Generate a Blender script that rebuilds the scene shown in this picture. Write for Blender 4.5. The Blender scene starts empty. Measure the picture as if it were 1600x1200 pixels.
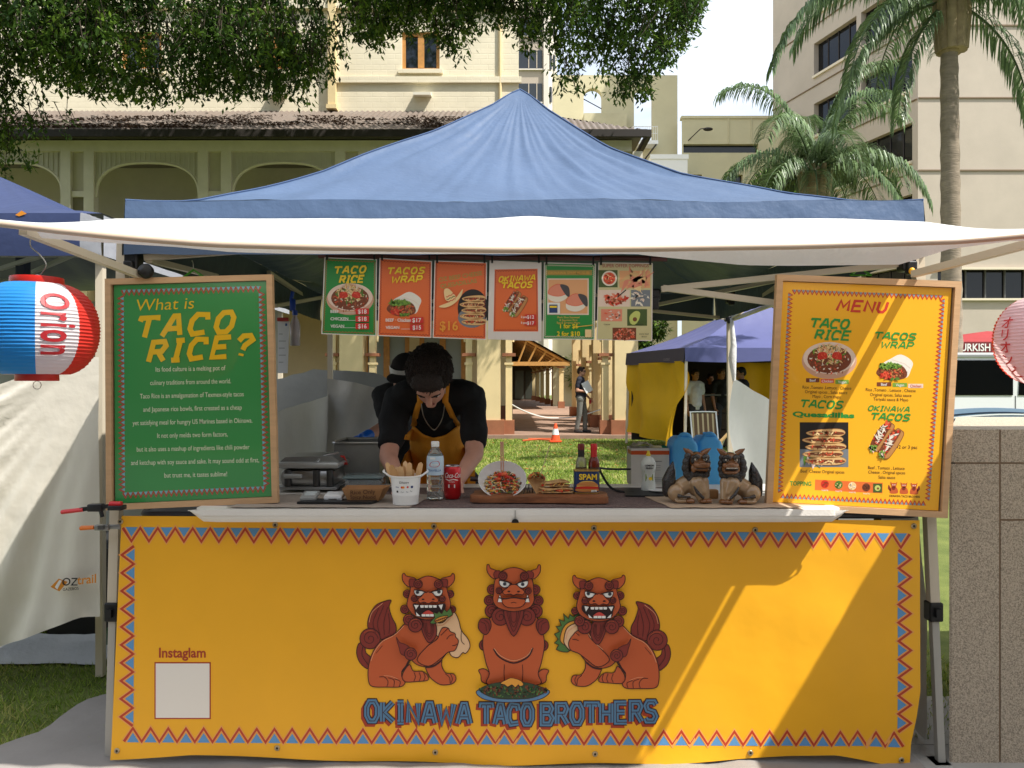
import bpy, bmesh, math, random
from mathutils import Vector, Matrix, noise
from mathutils.geometry import tessellate_polygon
from mathutils.bvhtree import BVHTree
R = math.radians
V = Vector
random.seed(7)
scene = bpy.context.scene
COL = scene.collection
# ------------------------------------------------------------------ camera, sky, sun, exposure
CH, F = 1.4, 1200.0
cam_d = bpy.data.cameras.new('camera'); cam = bpy.data.objects.new('camera', cam_d); COL.objects.link(cam)
cam.location = (0, 0, CH); cam.rotation_euler = (R(90), 0, 0)
cam_d.sensor_width = 36; cam_d.lens = 27; cam_d.clip_start = .05; cam_d.clip_end = 2000
scene.camera = cam
SUN_DIR = V((-1.60, 1.0, -2.72)).normalized()
sd = bpy.data.lights.new('sun', 'SUN'); sun = bpy.data.objects.new('sun', sd); COL.objects.link(sun)
sd.energy = 4.9; sd.angle = R(.5); sd.color = (1, .965, .9)
sun.rotation_euler = SUN_DIR.to_track_quat('-Z', 'Y').to_euler()
world = bpy.data.worlds.new('World'); scene.world = world; world.use_nodes = True
wn, wl = world.node_tree.nodes, world.node_tree.links
bg = wn['Background']; bg.inputs[1].default_value = .138
sky = wn.new('ShaderNodeTexSky'); sky.sky_type = 'NISHITA'; sky.sun_disc = False
sky.sun_elevation = math.asin(-SUN_DIR.z); sky.sun_rotation = math.atan2(-SUN_DIR.x, -SUN_DIR.y)
sky.dust_density = 1.6
wtc = wn.new('ShaderNodeTexCoord'); wmap = wn.new('ShaderNodeMapping'); wmap.inputs['Scale'].default_value = (1, 1, 2.6)
wno = wn.new('ShaderNodeTexNoise'); wno.inputs['Scale'].default_value = 2.1; wno.inputs['Detail'].default_value = 7; wno.inputs['Roughness'].default_value = .55
wra = wn.new('ShaderNodeValToRGB'); wra.color_ramp.elements[0].position = .3; wra.color_ramp.elements[1].position = .6
wmx = wn.new('ShaderNodeMix'); wmx.data_type = 'RGBA'; wmx.inputs[7].default_value = (6.3, 6.7, 7.3, 1)
wl.new(wtc.outputs['Generated'], wmap.inputs[0]); wl.new(wmap.outputs[0], wno.inputs['Vector'])
wl.new(wno.outputs['Fac'], wra.inputs[0]); wl.new(wra.outputs[0], wmx.inputs[0])
wl.new(sky.outputs[0], wmx.inputs[6]); wl.new(wmx.outputs[2], bg.inputs[0])
scene.view_settings.view_transform = 'Standard'; scene.view_settings.look = 'None'
scene.view_settings.gamma = 1; scene.view_settings.exposure = .56
scene.cycles.max_bounces = 8; scene.cycles.transparent_max_bounces = 12
scene.cycles.sample_clamp_indirect = 6

# ------------------------------------------------------------------ helpers
def P(px, py, Y): return V(((px - 800) / F * Y, Y, CH + (600 - py) / F * Y))
def lin(c):
    return tuple(((v / 255) / 12.92 if v / 255 <= .04045 else ((v / 255 + .055) / 1.055) ** 2.4) for v in c)
MATS = {}
def M(name, rgb, rough=.6, metal=0, var=0, vs=6, bump=0, bs=60, spec=.5, coat=0, trans=0, transl=0, back=None, ior=1.45, stretch=None, k=1.0, rgb2=None, sharp=(.3, .7), det=5):
    """one procedural material; rgb is an sRGB 0-255 triple of the surface itself"""
    if name in MATS: return MATS[name]
    m = bpy.data.materials.new(name); m.use_nodes = True; MATS[name] = m
    n, l = m.node_tree.nodes, m.node_tree.links; b = n['Principled BSDF']
    c = [v * k for v in lin(rgb)]
    b.inputs['Base Color'].default_value = (*c, 1); b.inputs['Roughness'].default_value = rough
    b.inputs['Metallic'].default_value = metal; b.inputs['Specular IOR Level'].default_value = spec
    b.inputs['Coat Weight'].default_value = coat; b.inputs['Coat Roughness'].default_value = .06
    b.inputs['Transmission Weight'].default_value = trans; b.inputs['IOR'].default_value = ior
    m.diffuse_color = (*c, 1)
    cs = None
    if var or bump or rgb2:
        tc = n.new('ShaderNodeTexCoord'); mp = n.new('ShaderNodeMapping'); l.new(tc.outputs['Object'], mp.inputs[0])
        if stretch: mp.inputs['Scale'].default_value = stretch
    if var or rgb2:
        no = n.new('ShaderNodeTexNoise'); no.inputs['Scale'].default_value = vs; no.inputs['Detail'].default_value = det; no.inputs['Roughness'].default_value = .65
        l.new(mp.outputs[0], no.inputs['Vector'])
        ra = n.new('ShaderNodeValToRGB'); ra.color_ramp.elements[0].position = sharp[0]; ra.color_ramp.elements[1].position = sharp[1]
        c2 = [v * k for v in lin(rgb2)] if rgb2 else None
        ra.color_ramp.elements[0].color = (*[v * (1 - var) for v in c], 1)
        ra.color_ramp.elements[1].color = (*(c2 if c2 else [min(1, v * (1 + var * .6)) for v in c]), 1)
        l.new(no.outputs['Fac'], ra.inputs[0]); cs = ra.outputs[0]; l.new(cs, b.inputs['Base Color'])
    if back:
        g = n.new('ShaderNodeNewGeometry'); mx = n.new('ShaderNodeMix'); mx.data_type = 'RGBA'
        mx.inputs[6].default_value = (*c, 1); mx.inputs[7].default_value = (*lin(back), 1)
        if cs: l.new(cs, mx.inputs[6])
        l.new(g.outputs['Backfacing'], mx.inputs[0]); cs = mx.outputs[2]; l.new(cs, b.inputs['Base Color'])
    if bump:
        nb = n.new('ShaderNodeTexNoise'); nb.inputs['Scale'].default_value = bs; nb.inputs['Detail'].default_value = 4
        l.new(mp.outputs[0], nb.inputs['Vector'])
        bu = n.new('ShaderNodeBump'); bu.inputs['Strength'].default_value = min(1, bump); bu.inputs['Distance'].default_value = .02 if bump <= 1 else .02 * bump
        l.new(nb.outputs['Fac'], bu.inputs['Height']); l.new(bu.outputs[0], b.inputs['Normal'])
    if transl:
        tr = n.new('ShaderNodeBsdfTranslucent'); tr.inputs[0].default_value = (*c, 1)
        if cs: l.new(cs, tr.inputs[0])
        ms = n.new('ShaderNodeMixShader'); ms.inputs[0].default_value = transl
        l.new(b.outputs[0], ms.inputs[1]); l.new(tr.outputs[0], ms.inputs[2]); l.new(ms.outputs[0], n['Material Output'].inputs[0])
    return m

class MB:
    """collects shapes into ONE mesh"""
    def __init__(s): s.v = []; s.f = []; s.m = []; s.mats = []
    def mi(s, mat):
        if mat not in s.mats: s.mats.append(mat)
        return s.mats.index(mat)
    def add(s, vs, fs, mat):
        o = len(s.v); i = s.mi(mat); s.v.extend(tuple(v) for v in vs)
        for f in fs: s.f.append(tuple(o + a for a in f)); s.m.append(i)
        return s
    def box(s, x0, x1, y0, y1, z0, z1, mat):
        return s.add([(x, y, z) for z in (z0, z1) for y in (y0, y1) for x in (x0, x1)],
                     [(0, 2, 3, 1), (4, 5, 7, 6), (0, 1, 5, 4), (2, 6, 7, 3), (0, 4, 6, 2), (1, 3, 7, 5)], mat)
    def rbox(s, c, size, mat, rot=None, bev=0):
        hx, hy, hz = [a / 2 for a in size]; c = V(c)
        bm = bmesh.new(); bmesh.ops.create_cube(bm, size=1)
        for v in bm.verts: v.co = V((v.co.x * size[0], v.co.y * size[1], v.co.z * size[2]))
        if bev: bmesh.ops.bevel(bm, geom=bm.edges[:], offset=bev, segments=2, affect='EDGES', profile=.5)
        if rot is not None: bmesh.ops.transform(bm, matrix=rot.to_4x4(), verts=bm.verts)
        bm.verts.index_update()
        s.add([v.co + c for v in bm.verts], [[v.index for v in f.verts] for f in bm.faces], mat); bm.free(); return s
    def tube(s, pts, r, mat, n=8, cap=True, tw=0, up=None, flat=1):
        pts = [V(p) for p in pts]; N = len(pts); rr = r if isinstance(r, (list, tuple)) else [r] * N
        vs = []; pu = None
        for i, p in enumerate(pts):
            d = (pts[min(i + 1, N - 1)] - pts[max(i - 1, 0)]).normalized()
            if pu is None:
                a = V(up) if up else (V((0, 0, 1)) if abs(d.z) < .9 else V((0, 1, 0)))
                pu = (a - d * a.dot(d)).normalized()
            else: pu = (pu - d * pu.dot(d)).normalized()
            q = d.cross(pu)
            for j in range(n):
                t = 2 * math.pi * (j + tw) / n; vs.append(p + (pu * math.cos(t) * flat + q * math.sin(t)) * rr[i])
        fs = [(i * n + j, i * n + (j + 1) % n, (i + 1) * n + (j + 1) % n, (i + 1) * n + j) for i in range(N - 1) for j in range(n)]
        if cap: fs += [tuple(range(n))[::-1], tuple((N - 1) * n + j for j in range(n))]
        return s.add(vs, fs, mat)
    def bar(s, a, b, w, mat): return s.tube([a, b], w * .7071, mat, n=4, tw=.5)
    def lathe(s, prof, c, mat, n=24, rot=None, mats=None, cap=True):
        c = V(c); vs = []
        for r, z in prof:
            for j in range(n):
                p = V((r * math.cos(2 * math.pi * j / n), r * math.sin(2 * math.pi * j / n), z))
                vs.append((rot @ p if rot is not None else p) + c)
        K = len(prof)
        for i in range(K - 1):
            s.add([], [], mat)
        o = len(s.v); s.v.extend(tuple(v) for v in vs)
        for i in range(K - 1):
            mm = s.mi(mats[i] if mats else mat)
            for j in range(n):
                s.f.append((o + i * n + j, o + i * n + (j + 1) % n, o + (i + 1) * n + (j + 1) % n, o + (i + 1) * n + j)); s.m.append(mm)
        if cap:
            s.f.append(tuple(o + j for j in range(n))[::-1]); s.m.append(s.mi(mats[0] if mats else mat))
            s.f.append(tuple(o + (K - 1) * n + j for j in range(n))); s.m.append(s.mi(mats[-1] if mats else mat))
        return s
    def grid(s, nu, nv, fn, mat, flip=False):
        vs = [fn(i / nu, j / nv) for j in range(nv + 1) for i in range(nu + 1)]; w = nu + 1
        fs = [(j * w + i, j * w + i + 1, (j + 1) * w + i + 1, (j + 1) * w + i) for j in range(nv) for i in range(nu)]
        if flip: fs = [f[::-1] for f in fs]
        return s.add(vs, fs, mat)
    def ell(s, c, r, mat, rot=None, n=14, k=9):
        c = V(c); vs = []
        for i in range(k + 1):
            ph = math.pi * i / k
            for j in range(n):
                t = 2 * math.pi * j / n
                p = V((r[0] * math.sin(ph) * math.cos(t), r[1] * math.sin(ph) * math.sin(t), -r[2] * math.cos(ph)))
                vs.append((rot @ p if rot is not None else p) + c)
        fs = []
        for i in range(k):
            for j in range(n):
                a, b, d, e = i * n + j, i * n + (j + 1) % n, (i + 1) * n + (j + 1) % n, (i + 1) * n + j
                fs.append((a, d, e) if i == 0 else ((a, b, d) if i == k - 1 else (a, b, d, e)))
        return s.add(vs, fs, mat)
    def prism(s, poly, mp, d, mat):
        """poly: 2D outline; mp(x, y) -> V; extruded by vector d"""
        d = V(d); a = [V(mp(*p)) for p in poly]; n = len(a)
        tris = tessellate_polygon([[V((p[0], p[1], 0)) for p in poly]])
        vs = a + [p + d for p in a]
        fs = [tuple(t) for t in tris] + [tuple(n + i for i in t)[::-1] for t in tris]
        fs += [(i, (i + 1) % n, n + (i + 1) % n, n + i) for i in range(n)]
        s.add(vs, fs, mat); return s
    def build(s, name, parent=None, smooth=None, solid=0, fixn=False):
        off = parent_loc(parent) if parent else V((0, 0, 0))
        me = bpy.data.meshes.new(name)
        me.from_pydata([(v[0] - off.x, v[1] - off.y, v[2] - off.z) for v in s.v], [], s.f)
        for m in s.mats: me.materials.append(m)
        me.polygons.foreach_set('material_index', s.m); me.update()
        if fixn:
            bm = bmesh.new(); bm.from_mesh(me); bmesh.ops.recalc_face_normals(bm, faces=bm.faces); bm.to_mesh(me); bm.free()
        if smooth is not None:
            me.polygons.foreach_set('use_smooth', [True] * len(me.polygons)); me.set_sharp_from_angle(angle=R(smooth))
        o = bpy.data.objects.new(name, me); COL.objects.link(o)
        if parent: o.parent = parent
        if solid:
            md = o.modifiers.new('thickness', 'SOLIDIFY'); md.thickness = solid; md.offset = 0
        return o
def parent_loc(p):
    l = V((0, 0, 0))
    while p is not None: l = l + p.location; p = p.parent
    return l
def tag(o, label, cat, group=None):
    o['label'] = label; o['category'] = cat
    if group: o['group'] = group
    return o
def thing(name, label, cat, loc, group=None):
    o = bpy.data.objects.new(name, None); COL.objects.link(o); o.location = loc; o.empty_display_size = .1
    return tag(o, label, cat, group)
def struct(o, kind='structure'): o['kind'] = kind; return o
def dup(root, loc, label=None):
    r = root.copy(); COL.objects.link(r); r.location = loc
    if label: r['label'] = label
    for ch in list(root.children):
        c = ch.copy(); COL.objects.link(c); c.parent = r
        for g in list(ch.children):
            d = g.copy(); COL.objects.link(d); d.parent = c
    return r
def nz(x, y=0, z=0): return noise.noise(V((x, y, z)))
def lerp(a, b, t): return a + (b - a) * t
def interp(tab, x):
    if x <= tab[0][0]: return tab[0][1]
    for (a, b), (c, d) in zip(tab, tab[1:]):
        if x <= c: return b + (d - b) * (x - a) / (c - a)
    return tab[-1][1]
def crom(pts, closed=True, k=5):
    n = len(pts); out = []
    rng = range(n) if closed else range(n - 1)
    for i in rng:
        p0 = pts[(i - 1) % n] if closed or i > 0 else pts[0]; p1 = pts[i]; p2 = pts[(i + 1) % n]
        p3 = pts[(i + 2) % n] if closed or i + 2 < n else pts[-1]
        for j in range(k):
            t = j / k
            out.append(tuple(.5 * (2 * p1[a] + (p2[a] - p0[a]) * t + (2 * p0[a] - 5 * p1[a] + 4 * p2[a] - p3[a]) * t * t + (3 * p1[a] - p0[a] - 3 * p2[a] + p3[a]) * t ** 3) for a in range(len(p1))))
    if not closed: out.append(tuple(pts[-1]))
    return out

# text outlines of the built-in font, as 2D triangles
TXT = {}
def text2d(s, bold=0.0):
    key = (s, bold)
    if key in TXT: return TXT[key]
    cu = bpy.data.curves.new('t', 'FONT'); cu.body = s; cu.resolution_u = 4; cu.offset = bold
    ob = bpy.data.objects.new('t', cu); COL.objects.link(ob)
    dg = bpy.context.evaluated_depsgraph_get(); e = ob.evaluated_get(dg); me = e.to_mesh()
    vs = [(v.co.x, v.co.y) for v in me.vertices]; fs = [tuple(p.vertices) for p in me.polygons]
    e.to_mesh_clear(); bpy.data.objects.remove(ob); bpy.data.curves.remove(cu)
    TXT[key] = (vs, fs); return TXT[key]
# angular display letters as pen strokes
GL = {
 'A': [[(0, 0), (.3, 1), (.46, 1), (.72, 0)], [(.14, .36), (.6, .36)]],
 'B': [[(.04, 0), (.04, 1), (.5, 1), (.62, .8), (.5, .54), (.66, .3), (.52, 0), (.04, 0)], [(.04, .54), (.5, .54)]],
 'C': [[(.66, .7), (.6, .96), (.2, 1), (.03, .7), (.03, .28), (.18, 0), (.66, .06)]],
 'E': [[(.66, 1), (.05, 1), (.05, 0), (.68, 0)], [(.05, .52), (.56, .52)]],
 'H': [[(.05, 0), (.05, 1)], [(.62, 0), (.62, 1)], [(.05, .5), (.62, .5)]],
 'I': [[(.2, 0), (.2, 1)], [(.02, 1), (.38, 1)], [(.02, 0), (.38, 0)]],
 'K': [[(.05, 0), (.05, 1)], [(.64, 1), (.1, .48), (.68, 0)]],
 'M': [[(.03, 0), (.12, 1), (.42, .35), (.72, 1), (.82, 0)]],
 'N': [[(.05, 0), (.05, 1), (.62, 0), (.62, 1)]],
 'O': [[(.2, 0), (.04, .28), (.04, .72), (.2, 1), (.5, 1), (.66, .72), (.66, .28), (.5, 0), (.2, 0)]],
 'P': [[(.06, 0), (.06, 1), (.54, 1), (.66, .76), (.52, .46), (.06, .46)]],
 'R': [[(.05, 0), (.05, 1), (.52, 1), (.63, .78), (.5, .5), (.05, .5)], [(.34, .5), (.68, 0)]],
 'S': [[(.64, .84), (.54, 1), (.16, 1), (.04, .8), (.14, .56), (.52, .46), (.64, .24), (.5, 0), (.1, 0), (.02, .16)]],
 'T': [[(.34, 0), (.34, 1)], [(0, .84), (.02, 1), (.68, 1), (.7, .84)]],
 'U': [[(.05, 1), (.05, .25), (.2, 0), (.48, 0), (.62, .25), (.62, 1)]],
 'W': [[(.02, 1), (.2, 0), (.44, .7), (.68, 0), (.88, 1)]],
 '?': [[(.05, .76), (.2, 1), (.5, 1), (.64, .78), (.36, .5), (.32, .28)], [(.3, .1), (.3, -.02)]],
 ' ': []}
def gw(ch): return {'M': .86, 'W': .9, 'I': .4, ' ': .34}.get(ch, .7)

class Art:
    """flat print: 2D drawing put on a plane, each layer a fraction of a millimetre proud"""
    def __init__(s, O, U, W, H=None, step=.0004, disp=None):
        s.O, s.U, s.W = V(O), V(U), V(W); s.N = s.U.cross(s.W).normalized(); s.step = step; s.mb = MB(); s.disp = disp; s.base = 1
    def at(s, x, y, lay):
        p = s.O + s.U * x + s.W * y + s.N * (s.step * (lay + s.base))
        return s.disp(p) if s.disp else p
    def poly(s, pts, mat, lay=0):
        n = len(pts); tr = [tuple(t) for t in tessellate_polygon([[V((p[0], p[1], 0)) for p in pts]])]
        s.tri(pts, tr, mat, lay)
    def tri(s, pts, fs, mat, lay):
        out = []
        for f in fs:
            a = 0
            for i in range(len(f)):
                p, q = pts[f[i]], pts[f[(i + 1) % len(f)]]; a += p[0] * q[1] - q[0] * p[1]
            out.append(tuple(f) if a > 0 else tuple(f)[::-1])
        s.mb.add([s.at(p[0], p[1], (lay[i] if isinstance(lay, list) else lay)) for i, p in enumerate(pts)], out, mat)
    def rect(s, x0, y0, x1, y1, mat, lay=0): s.tri([(x0, y0), (x1, y0), (x1, y1), (x0, y1)], [(0, 1, 2, 3)], mat, lay)
    def blob(s, pts, mat, lay=0, line=None, lw=.01, k=5):
        c = crom(pts, True, k); s.poly(c, mat, lay)
        if line: s.stroke(c, lw, line, lay + 1, True)
    def circle(s, x, y, rx, mat, lay=0, ry=None, n=20, a0=0):
        ry = ry or rx; s.poly([(x + rx * math.cos(2 * math.pi * i / n), y + ry * math.sin(2 * math.pi * i / n)) for i in range(n)], mat, lay)
    def stroke(s, pts, w, mat, lay=0, closed=False):
        n = len(pts); L = []; Rr = []
        for i in range(n):
            p = V(pts[i][:2]); a = V(pts[(i - 1) % n][:2]) if closed or i > 0 else None; b = V(pts[(i + 1) % n][:2]) if closed or i < n - 1 else None
            d1 = (p - a).normalized() if a is not None and (p - a).length > 1e-9 else None; d2 = (b - p).normalized() if b is not None and (b - p).length > 1e-9 else None
            if d1 is None: d1 = d2
            if d2 is None: d2 = d1
            if d1 is None: d1 = d2 = V((1, 0))
            n1 = V((-d1.y, d1.x)); n2 = V((-d2.y, d2.x)); m = n1 + n2
            if m.length < .3: m = n1
            m.normalize(); k = min(1.35, 1 / max(.3, m.dot(n1)))
            L.append(p + m * (w / 2 * k)); Rr.append(p - m * (w / 2 * k))
        pp = L + Rr; rng = range(n) if closed else range(n - 1)
        s.tri([(p.x, p.y) for p in pp], [(n + i, n + (i + 1) % n, (i + 1) % n, i) for i in rng], mat, [lay + .4 * i / n for i in range(n)] * 2)
    def spiral(s, x, y, r, mat, lay, w, turns=1.6, flip=1):
        s.stroke([(x + flip * r * (1 - i / 26) * math.cos(2 * math.pi * turns * i / 24), y + r * (1 - i / 26) * math.sin(2 * math.pi * turns * i / 24)) for i in range(24)], w, mat, lay)
    def text(s, t, x, y, size, mat, lay=2, shear=0, bold=0, align='c', sx=1, rot=0):
        vs, fs = text2d(t, bold)
        if not vs: return
        x0 = min(v[0] for v in vs); x1 = max(v[0] for v in vs)
        ox = {'c': -(x0 + x1) / 2, 'l': -x0, 'r': -x1}[align]; cr, sr = math.cos(rot), math.sin(rot)
        pp = []
        for a, b in vs:
            a, b = (a + ox) * size * sx + b * size * shear, b * size
            pp.append((x + a * cr - b * sr, y + a * sr + b * cr))
        s.tri(pp, fs, mat, lay)
    def glyphs(s, t, x, y, h, mat, lay=2, w=.2, shear=.2, gap=.16, align='c', sx=1, rot=0, bend=None):
        tot = sum(gw(c) + gap for c in t) - gap; cx = {'c': -tot / 2, 'l': 0, 'r': -tot}[align]; cr, sr = math.cos(rot), math.sin(rot)
        for c in t:
            for si, st in enumerate(GL.get(c, [])):
                pp = []
                for a, b in st:
                    X, Y = (cx + a) * h * sx + b * h * shear, b * h
                    if bend: Y += bend(X)
                    pp.append((x + X * cr - Y * sr, y + X * sr + Y * cr))
                cl = len(pp) > 3 and st[0] == st[-1]
                s.stroke(pp[:-1] if cl else pp, w * h, mat, lay + si * .33, cl)
            cx += gw(c) + gap
    def zig(s, x0, y0, x1, y1, n, amp, red, blue, pale, lay=1, w=.007, side=1):
        a, b = V((x0, y0)), V((x1, y1)); d = (b - a) / n; q = V((-d.y, d.x)).normalized() * side
        pts = []
        for i in range(n):
            p = a + d * i
            pts += [p + q * amp * .5, p + d * .5 - q * amp * .5]
            t = [p + d * .15 + q * amp * .55, p + d * .85 + q * amp * .55, p + d * .5 - q * amp * .16]
            s.tri([(v.x, v.y) for v in t], [(0, 1, 2)], blue, lay)
        pts.append(b + q * amp * .5); pts = [(p.x, p.y) for p in pts]
        if pale: s.stroke(pts, w * 2.0, pale, lay)
        s.stroke(pts, w, red, lay + 1)
    def build(s, name, parent): return s.mb.build(name, parent)

def remesh(name, prims, mat, vox=.01, parent=None, smooth=2, disp=None):
    """one continuous surface grown over overlapping tapered limbs and lobes"""
    mb = MB()
    for p in prims:
        if p[0] == 'c':
            _, a, b, r0, r1 = p; a, b = V(a), V(b); n = 12; K = max(2, int((b - a).length / (max(r0, r1) * .8)) + 1)
            d = (b - a).normalized() if (b - a).length > 1e-6 else V((0, 0, 1))
            pts = [a - d * r0 * .9, a - d * r0 * .6] + [a.lerp(b, i / K) for i in range(K + 1)] + [b + d * r1 * .6, b + d * r1 * .9]
            rr = [r0 * .4, r0 * .8] + [lerp(r0, r1, i / K) for i in range(K + 1)] + [r1 * .8, r1 * .4]
            mb.tube(pts, rr, mat, n=n)
        else:
            _, c, r, rot = p if len(p) == 4 else (*p, None)
            mb.ell(c, r, mat, rot, 18, 12)
    o = mb.build(name, parent)
    md = o.modifiers.new('r', 'REMESH'); md.mode = 'VOXEL'; md.voxel_size = vox
    if smooth: sm = o.modifiers.new('s', 'SMOOTH'); sm.iterations = smooth; sm.factor = .5
    dg = bpy.context.evaluated_depsgraph_get(); me = bpy.data.meshes.new_from_object(o.evaluated_get(dg))
    o.modifiers.clear(); old = o.data; o.data = me; bpy.data.meshes.remove(old); me.name = name
    if disp:
        for v in me.vertices: v.co = disp(v.co.copy())
    me.polygons.foreach_set('use_smooth', [True] * len(me.polygons))
    if not me.materials: me.materials.append(mat)
    return o
# ------------------------------------------------------------------ the ground
lawn_m = M('lawn', (96, 112, 44), .95, var=.4, vs=3.2, bump=.5, bs=90, rgb2=(112, 120, 56))
g = MB(); g.add([(-400, -60, 0), (400, -60, 0), (400, 700, 0), (-400, 700, 0)], [(0, 1, 2, 3)], lawn_m); struct(g.build('ground'))
path_m = M('path', (150, 122, 104), .9, var=.25, vs=2.5, bump=.2, bs=50)
g = MB(); g.box(-18, 3.6, 19.5, 23.2, -.05, .1, path_m); g.box(-.3, 3.6, 23.2, 66, -.05, .1, path_m); struct(g.build('path'))
pave_m = M('paving', (172, 168, 160), .85, var=.14, vs=7, bump=.2, bs=80)
g = MB()
for i in range(7):
    for j in range(3):
        x, y = 1.52 + j * .6 - .1, .2 + i * .46
        g.box(x, x + .594, y, y + .454, -.02, .012, pave_m)
g.box(-9, 9, -9, 1.85, -.03, .01, M('asphalt', (92, 88, 84), .9, var=.2, vs=9)); struct(g.build('pavement'))
# grass blades: near strip by the stall and the lawn behind it
gm = [M('grass_%d' % i, c, .7, transl=.35) for i, c in enumerate([(126, 150, 52), (154, 170, 72), (178, 174, 100), (104, 128, 44)])]
g = MB(); rnd = random.Random(3)
def blade(x, y, h, w):
    a = rnd.uniform(0, 6.28); dx, dy = math.cos(a) * w, math.sin(a) * w; lx, ly = rnd.gauss(0, h * .55), rnd.gauss(0, h * .55)
    k = len(g.v); g.v += [(x - dx, y - dy, 0), (x + dx, y + dy, 0), (x + lx, y + ly, h)]
    g.f.append((k, k + 1, k + 2)); g.m.append(rnd.choice((0, 0, 1, 3, 3)) if nz(x * 1.7, y * 1.7, 2) + rnd.uniform(-.25, .25) > -.05 else rnd.choice((1, 2, 2, 0)))
for m in gm: g.mi(m)
for _ in range(26000): blade(rnd.uniform(-3.4, -1.3), rnd.uniform(2.7, 4.9), rnd.uniform(.012, .034), .0028)
for _ in range(2500): blade(rnd.uniform(1.5, 2.2), rnd.uniform(3.0, 5.2), rnd.uniform(.02, .045), .004)
for _ in range(70000):
    y = 5.6 + 13.8 * rnd.random() ** 1.4; x = rnd.uniform(-.13, .36) * y
    blade(x, y, rnd.uniform(.02, .05), .005 + y * .0005)
for _ in range(1500):
    y = rnd.uniform(5, 11); blade(rnd.uniform(.2, .32) * y, y, rnd.uniform(.03, .08), .008)
o = struct(g.build('grass'), 'stuff'); o['label'] = 'short green lawn grass'
# fallen leaves on the lawn
lm = M('dry_leaf', (170, 105, 50), .8, var=.3, vs=30)
g = MB()
for _ in range(420):
    y = rnd.uniform(6, 19.3); x = rnd.uniform(-.09, .22) * y; a = rnd.uniform(0, 6.28); r = rnd.uniform(.025, .05)
    c, s_ = math.cos(a) * r, math.sin(a) * r
    g.add([(x - c, y - s_, .035), (x + s_ * .4, y - c * .4, .05), (x + c, y + s_, .04), (x - s_ * .4, y + c * .4, .045)], [(0, 1, 2, 3)], lm)
struct(g.build('leaves'), 'stuff')

def wallpan(mb, O, D, L, z0, z1, holes, mat, depth, N):
    """upright wall face with recessed openings; holes = (s0, s1, za, zb)"""
    O, D, N = V(O), V(D).normalized(), V(N).normalized()
    ss = sorted({0, L, *[h[0] for h in holes], *[h[1] for h in holes]}); zs = sorted({z0, z1, *[h[2] for h in holes], *[h[3] for h in holes]})
    at = lambda s, z, d=0: V((O.x, O.y, 0)) + D * s - N * d + V((0, 0, z))
    for a, b in zip(ss, ss[1:]):
        for c, d in zip(zs, zs[1:]):
            if any(h[0] <= a and b <= h[1] and h[2] <= c and d <= h[3] for h in holes): continue
            mb.add([at(a, c), at(b, c), at(b, d), at(a, d)], [(0, 1, 2, 3)], mat)
    for s0, s1, za, zb in holes:
        q = [at(s0, za), at(s1, za), at(s1, zb), at(s0, zb)]; r = [at(s0, za, depth), at(s1, za, depth), at(s1, zb, depth), at(s0, zb, depth)]
        mb.add(q + r, [(i, (i + 1) % 4, 4 + (i + 1) % 4, 4 + i) for i in range(4)], mat)
    return at

# ------------------------------------------------------------------ the old two-storey building with the arcades
cream = M('cream_painted_brick', (228, 217, 190), .85, var=.12, vs=.6)
_n, _l = cream.node_tree.nodes, cream.node_tree.links
_b = _n.new('ShaderNodeTexBrick'); _b.inputs['Scale'].default_value = 1; _b.inputs['Brick Width'].default_value = .46; _b.inputs['Row Height'].default_value = .16; _b.inputs['Mortar Size'].default_value = .012
_t = _n.new('ShaderNodeTexCoord'); _s = _n.new('ShaderNodeMapping'); _s.inputs['Rotation'].default_value = (R(90), 0, 0); _u = _n.new('ShaderNodeBump'); _u.inputs['Strength'].default_value = .5; _u.inputs['Distance'].default_value = .03; _u.invert = True
_l.new(_t.outputs['Object'], _s.inputs[0]); _l.new(_s.outputs[0], _b.inputs['Vector']); _l.new(_b.outputs['Fac'], _u.inputs['Height']); _l.new(_u.outputs[0], _n['Principled BSDF'].inputs['Normal'])
trim = M('yellow_trim', (222, 199, 150), .65, var=.06, vs=3)
batten = M('cream_boards', (186, 178, 158), .7, var=.08, vs=2)
plinth = M('brown_plinth', (150, 96, 66), .8, var=.15, vs=4)
roofm = M('old_corrugated_iron', (142, 130, 120), .6, metal=.2, var=.3, vs=1.5, rgb2=(116, 102, 92), stretch=(1, 1, 1), sharp=(.35, .62))
dark = M('dark_fascia', (46, 40, 36), .7)
glassd = M('window_glass', (22, 26, 30), .06, spec=.9)
orange = M('varnished_timber', (196, 140, 74), .5, var=.2, vs=8)
hb = thing('heritage_building', 'old two-storey cream brick building with arched verandahs and rusty iron roof', 'building', (-6, 21, 0))
YW = 22.8
wins = [(-3.27, -2.15, 10.72, 11.86), (-7.6, -6.4, 10.72, 11.86), (-11.6, -10.4, 10.72, 11.86)]
g = MB(); at = wallpan(g, (-20, YW), (1, 0, 0), 20.2, 4.2, 17, [(a + 20, b + 20, c, d) for a, b, c, d in wins], cream, .22, (0, -1, 0))
g.box(-19.9, .15, YW - .02, YW - .004, 4.5, 9.4, M('shaded_verandah_wall', (206, 200, 188), .85, var=.1, vs=.8)); g.add([(.2, YW, 4.2), (.2, 63, 4.2), (.2, 63, 17), (.2, YW, 17)], [(0, 1, 2, 3)], cream)  # wall under the verandah greyed in colour for the shade there
g.add([(-20, YW, 17), (.2, YW, 17), (.2, 63, 17), (-20, 63, 17)], [(0, 1, 2, 3)], cream)
g.box(-5.2, .28, YW - .09, YW - .003, 10.32, 10.5, cream); g.box(-20, .3, YW - .14, YW - .003, 12.5, 12.72, cream)
g.build('upper_wall', hb)
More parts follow.
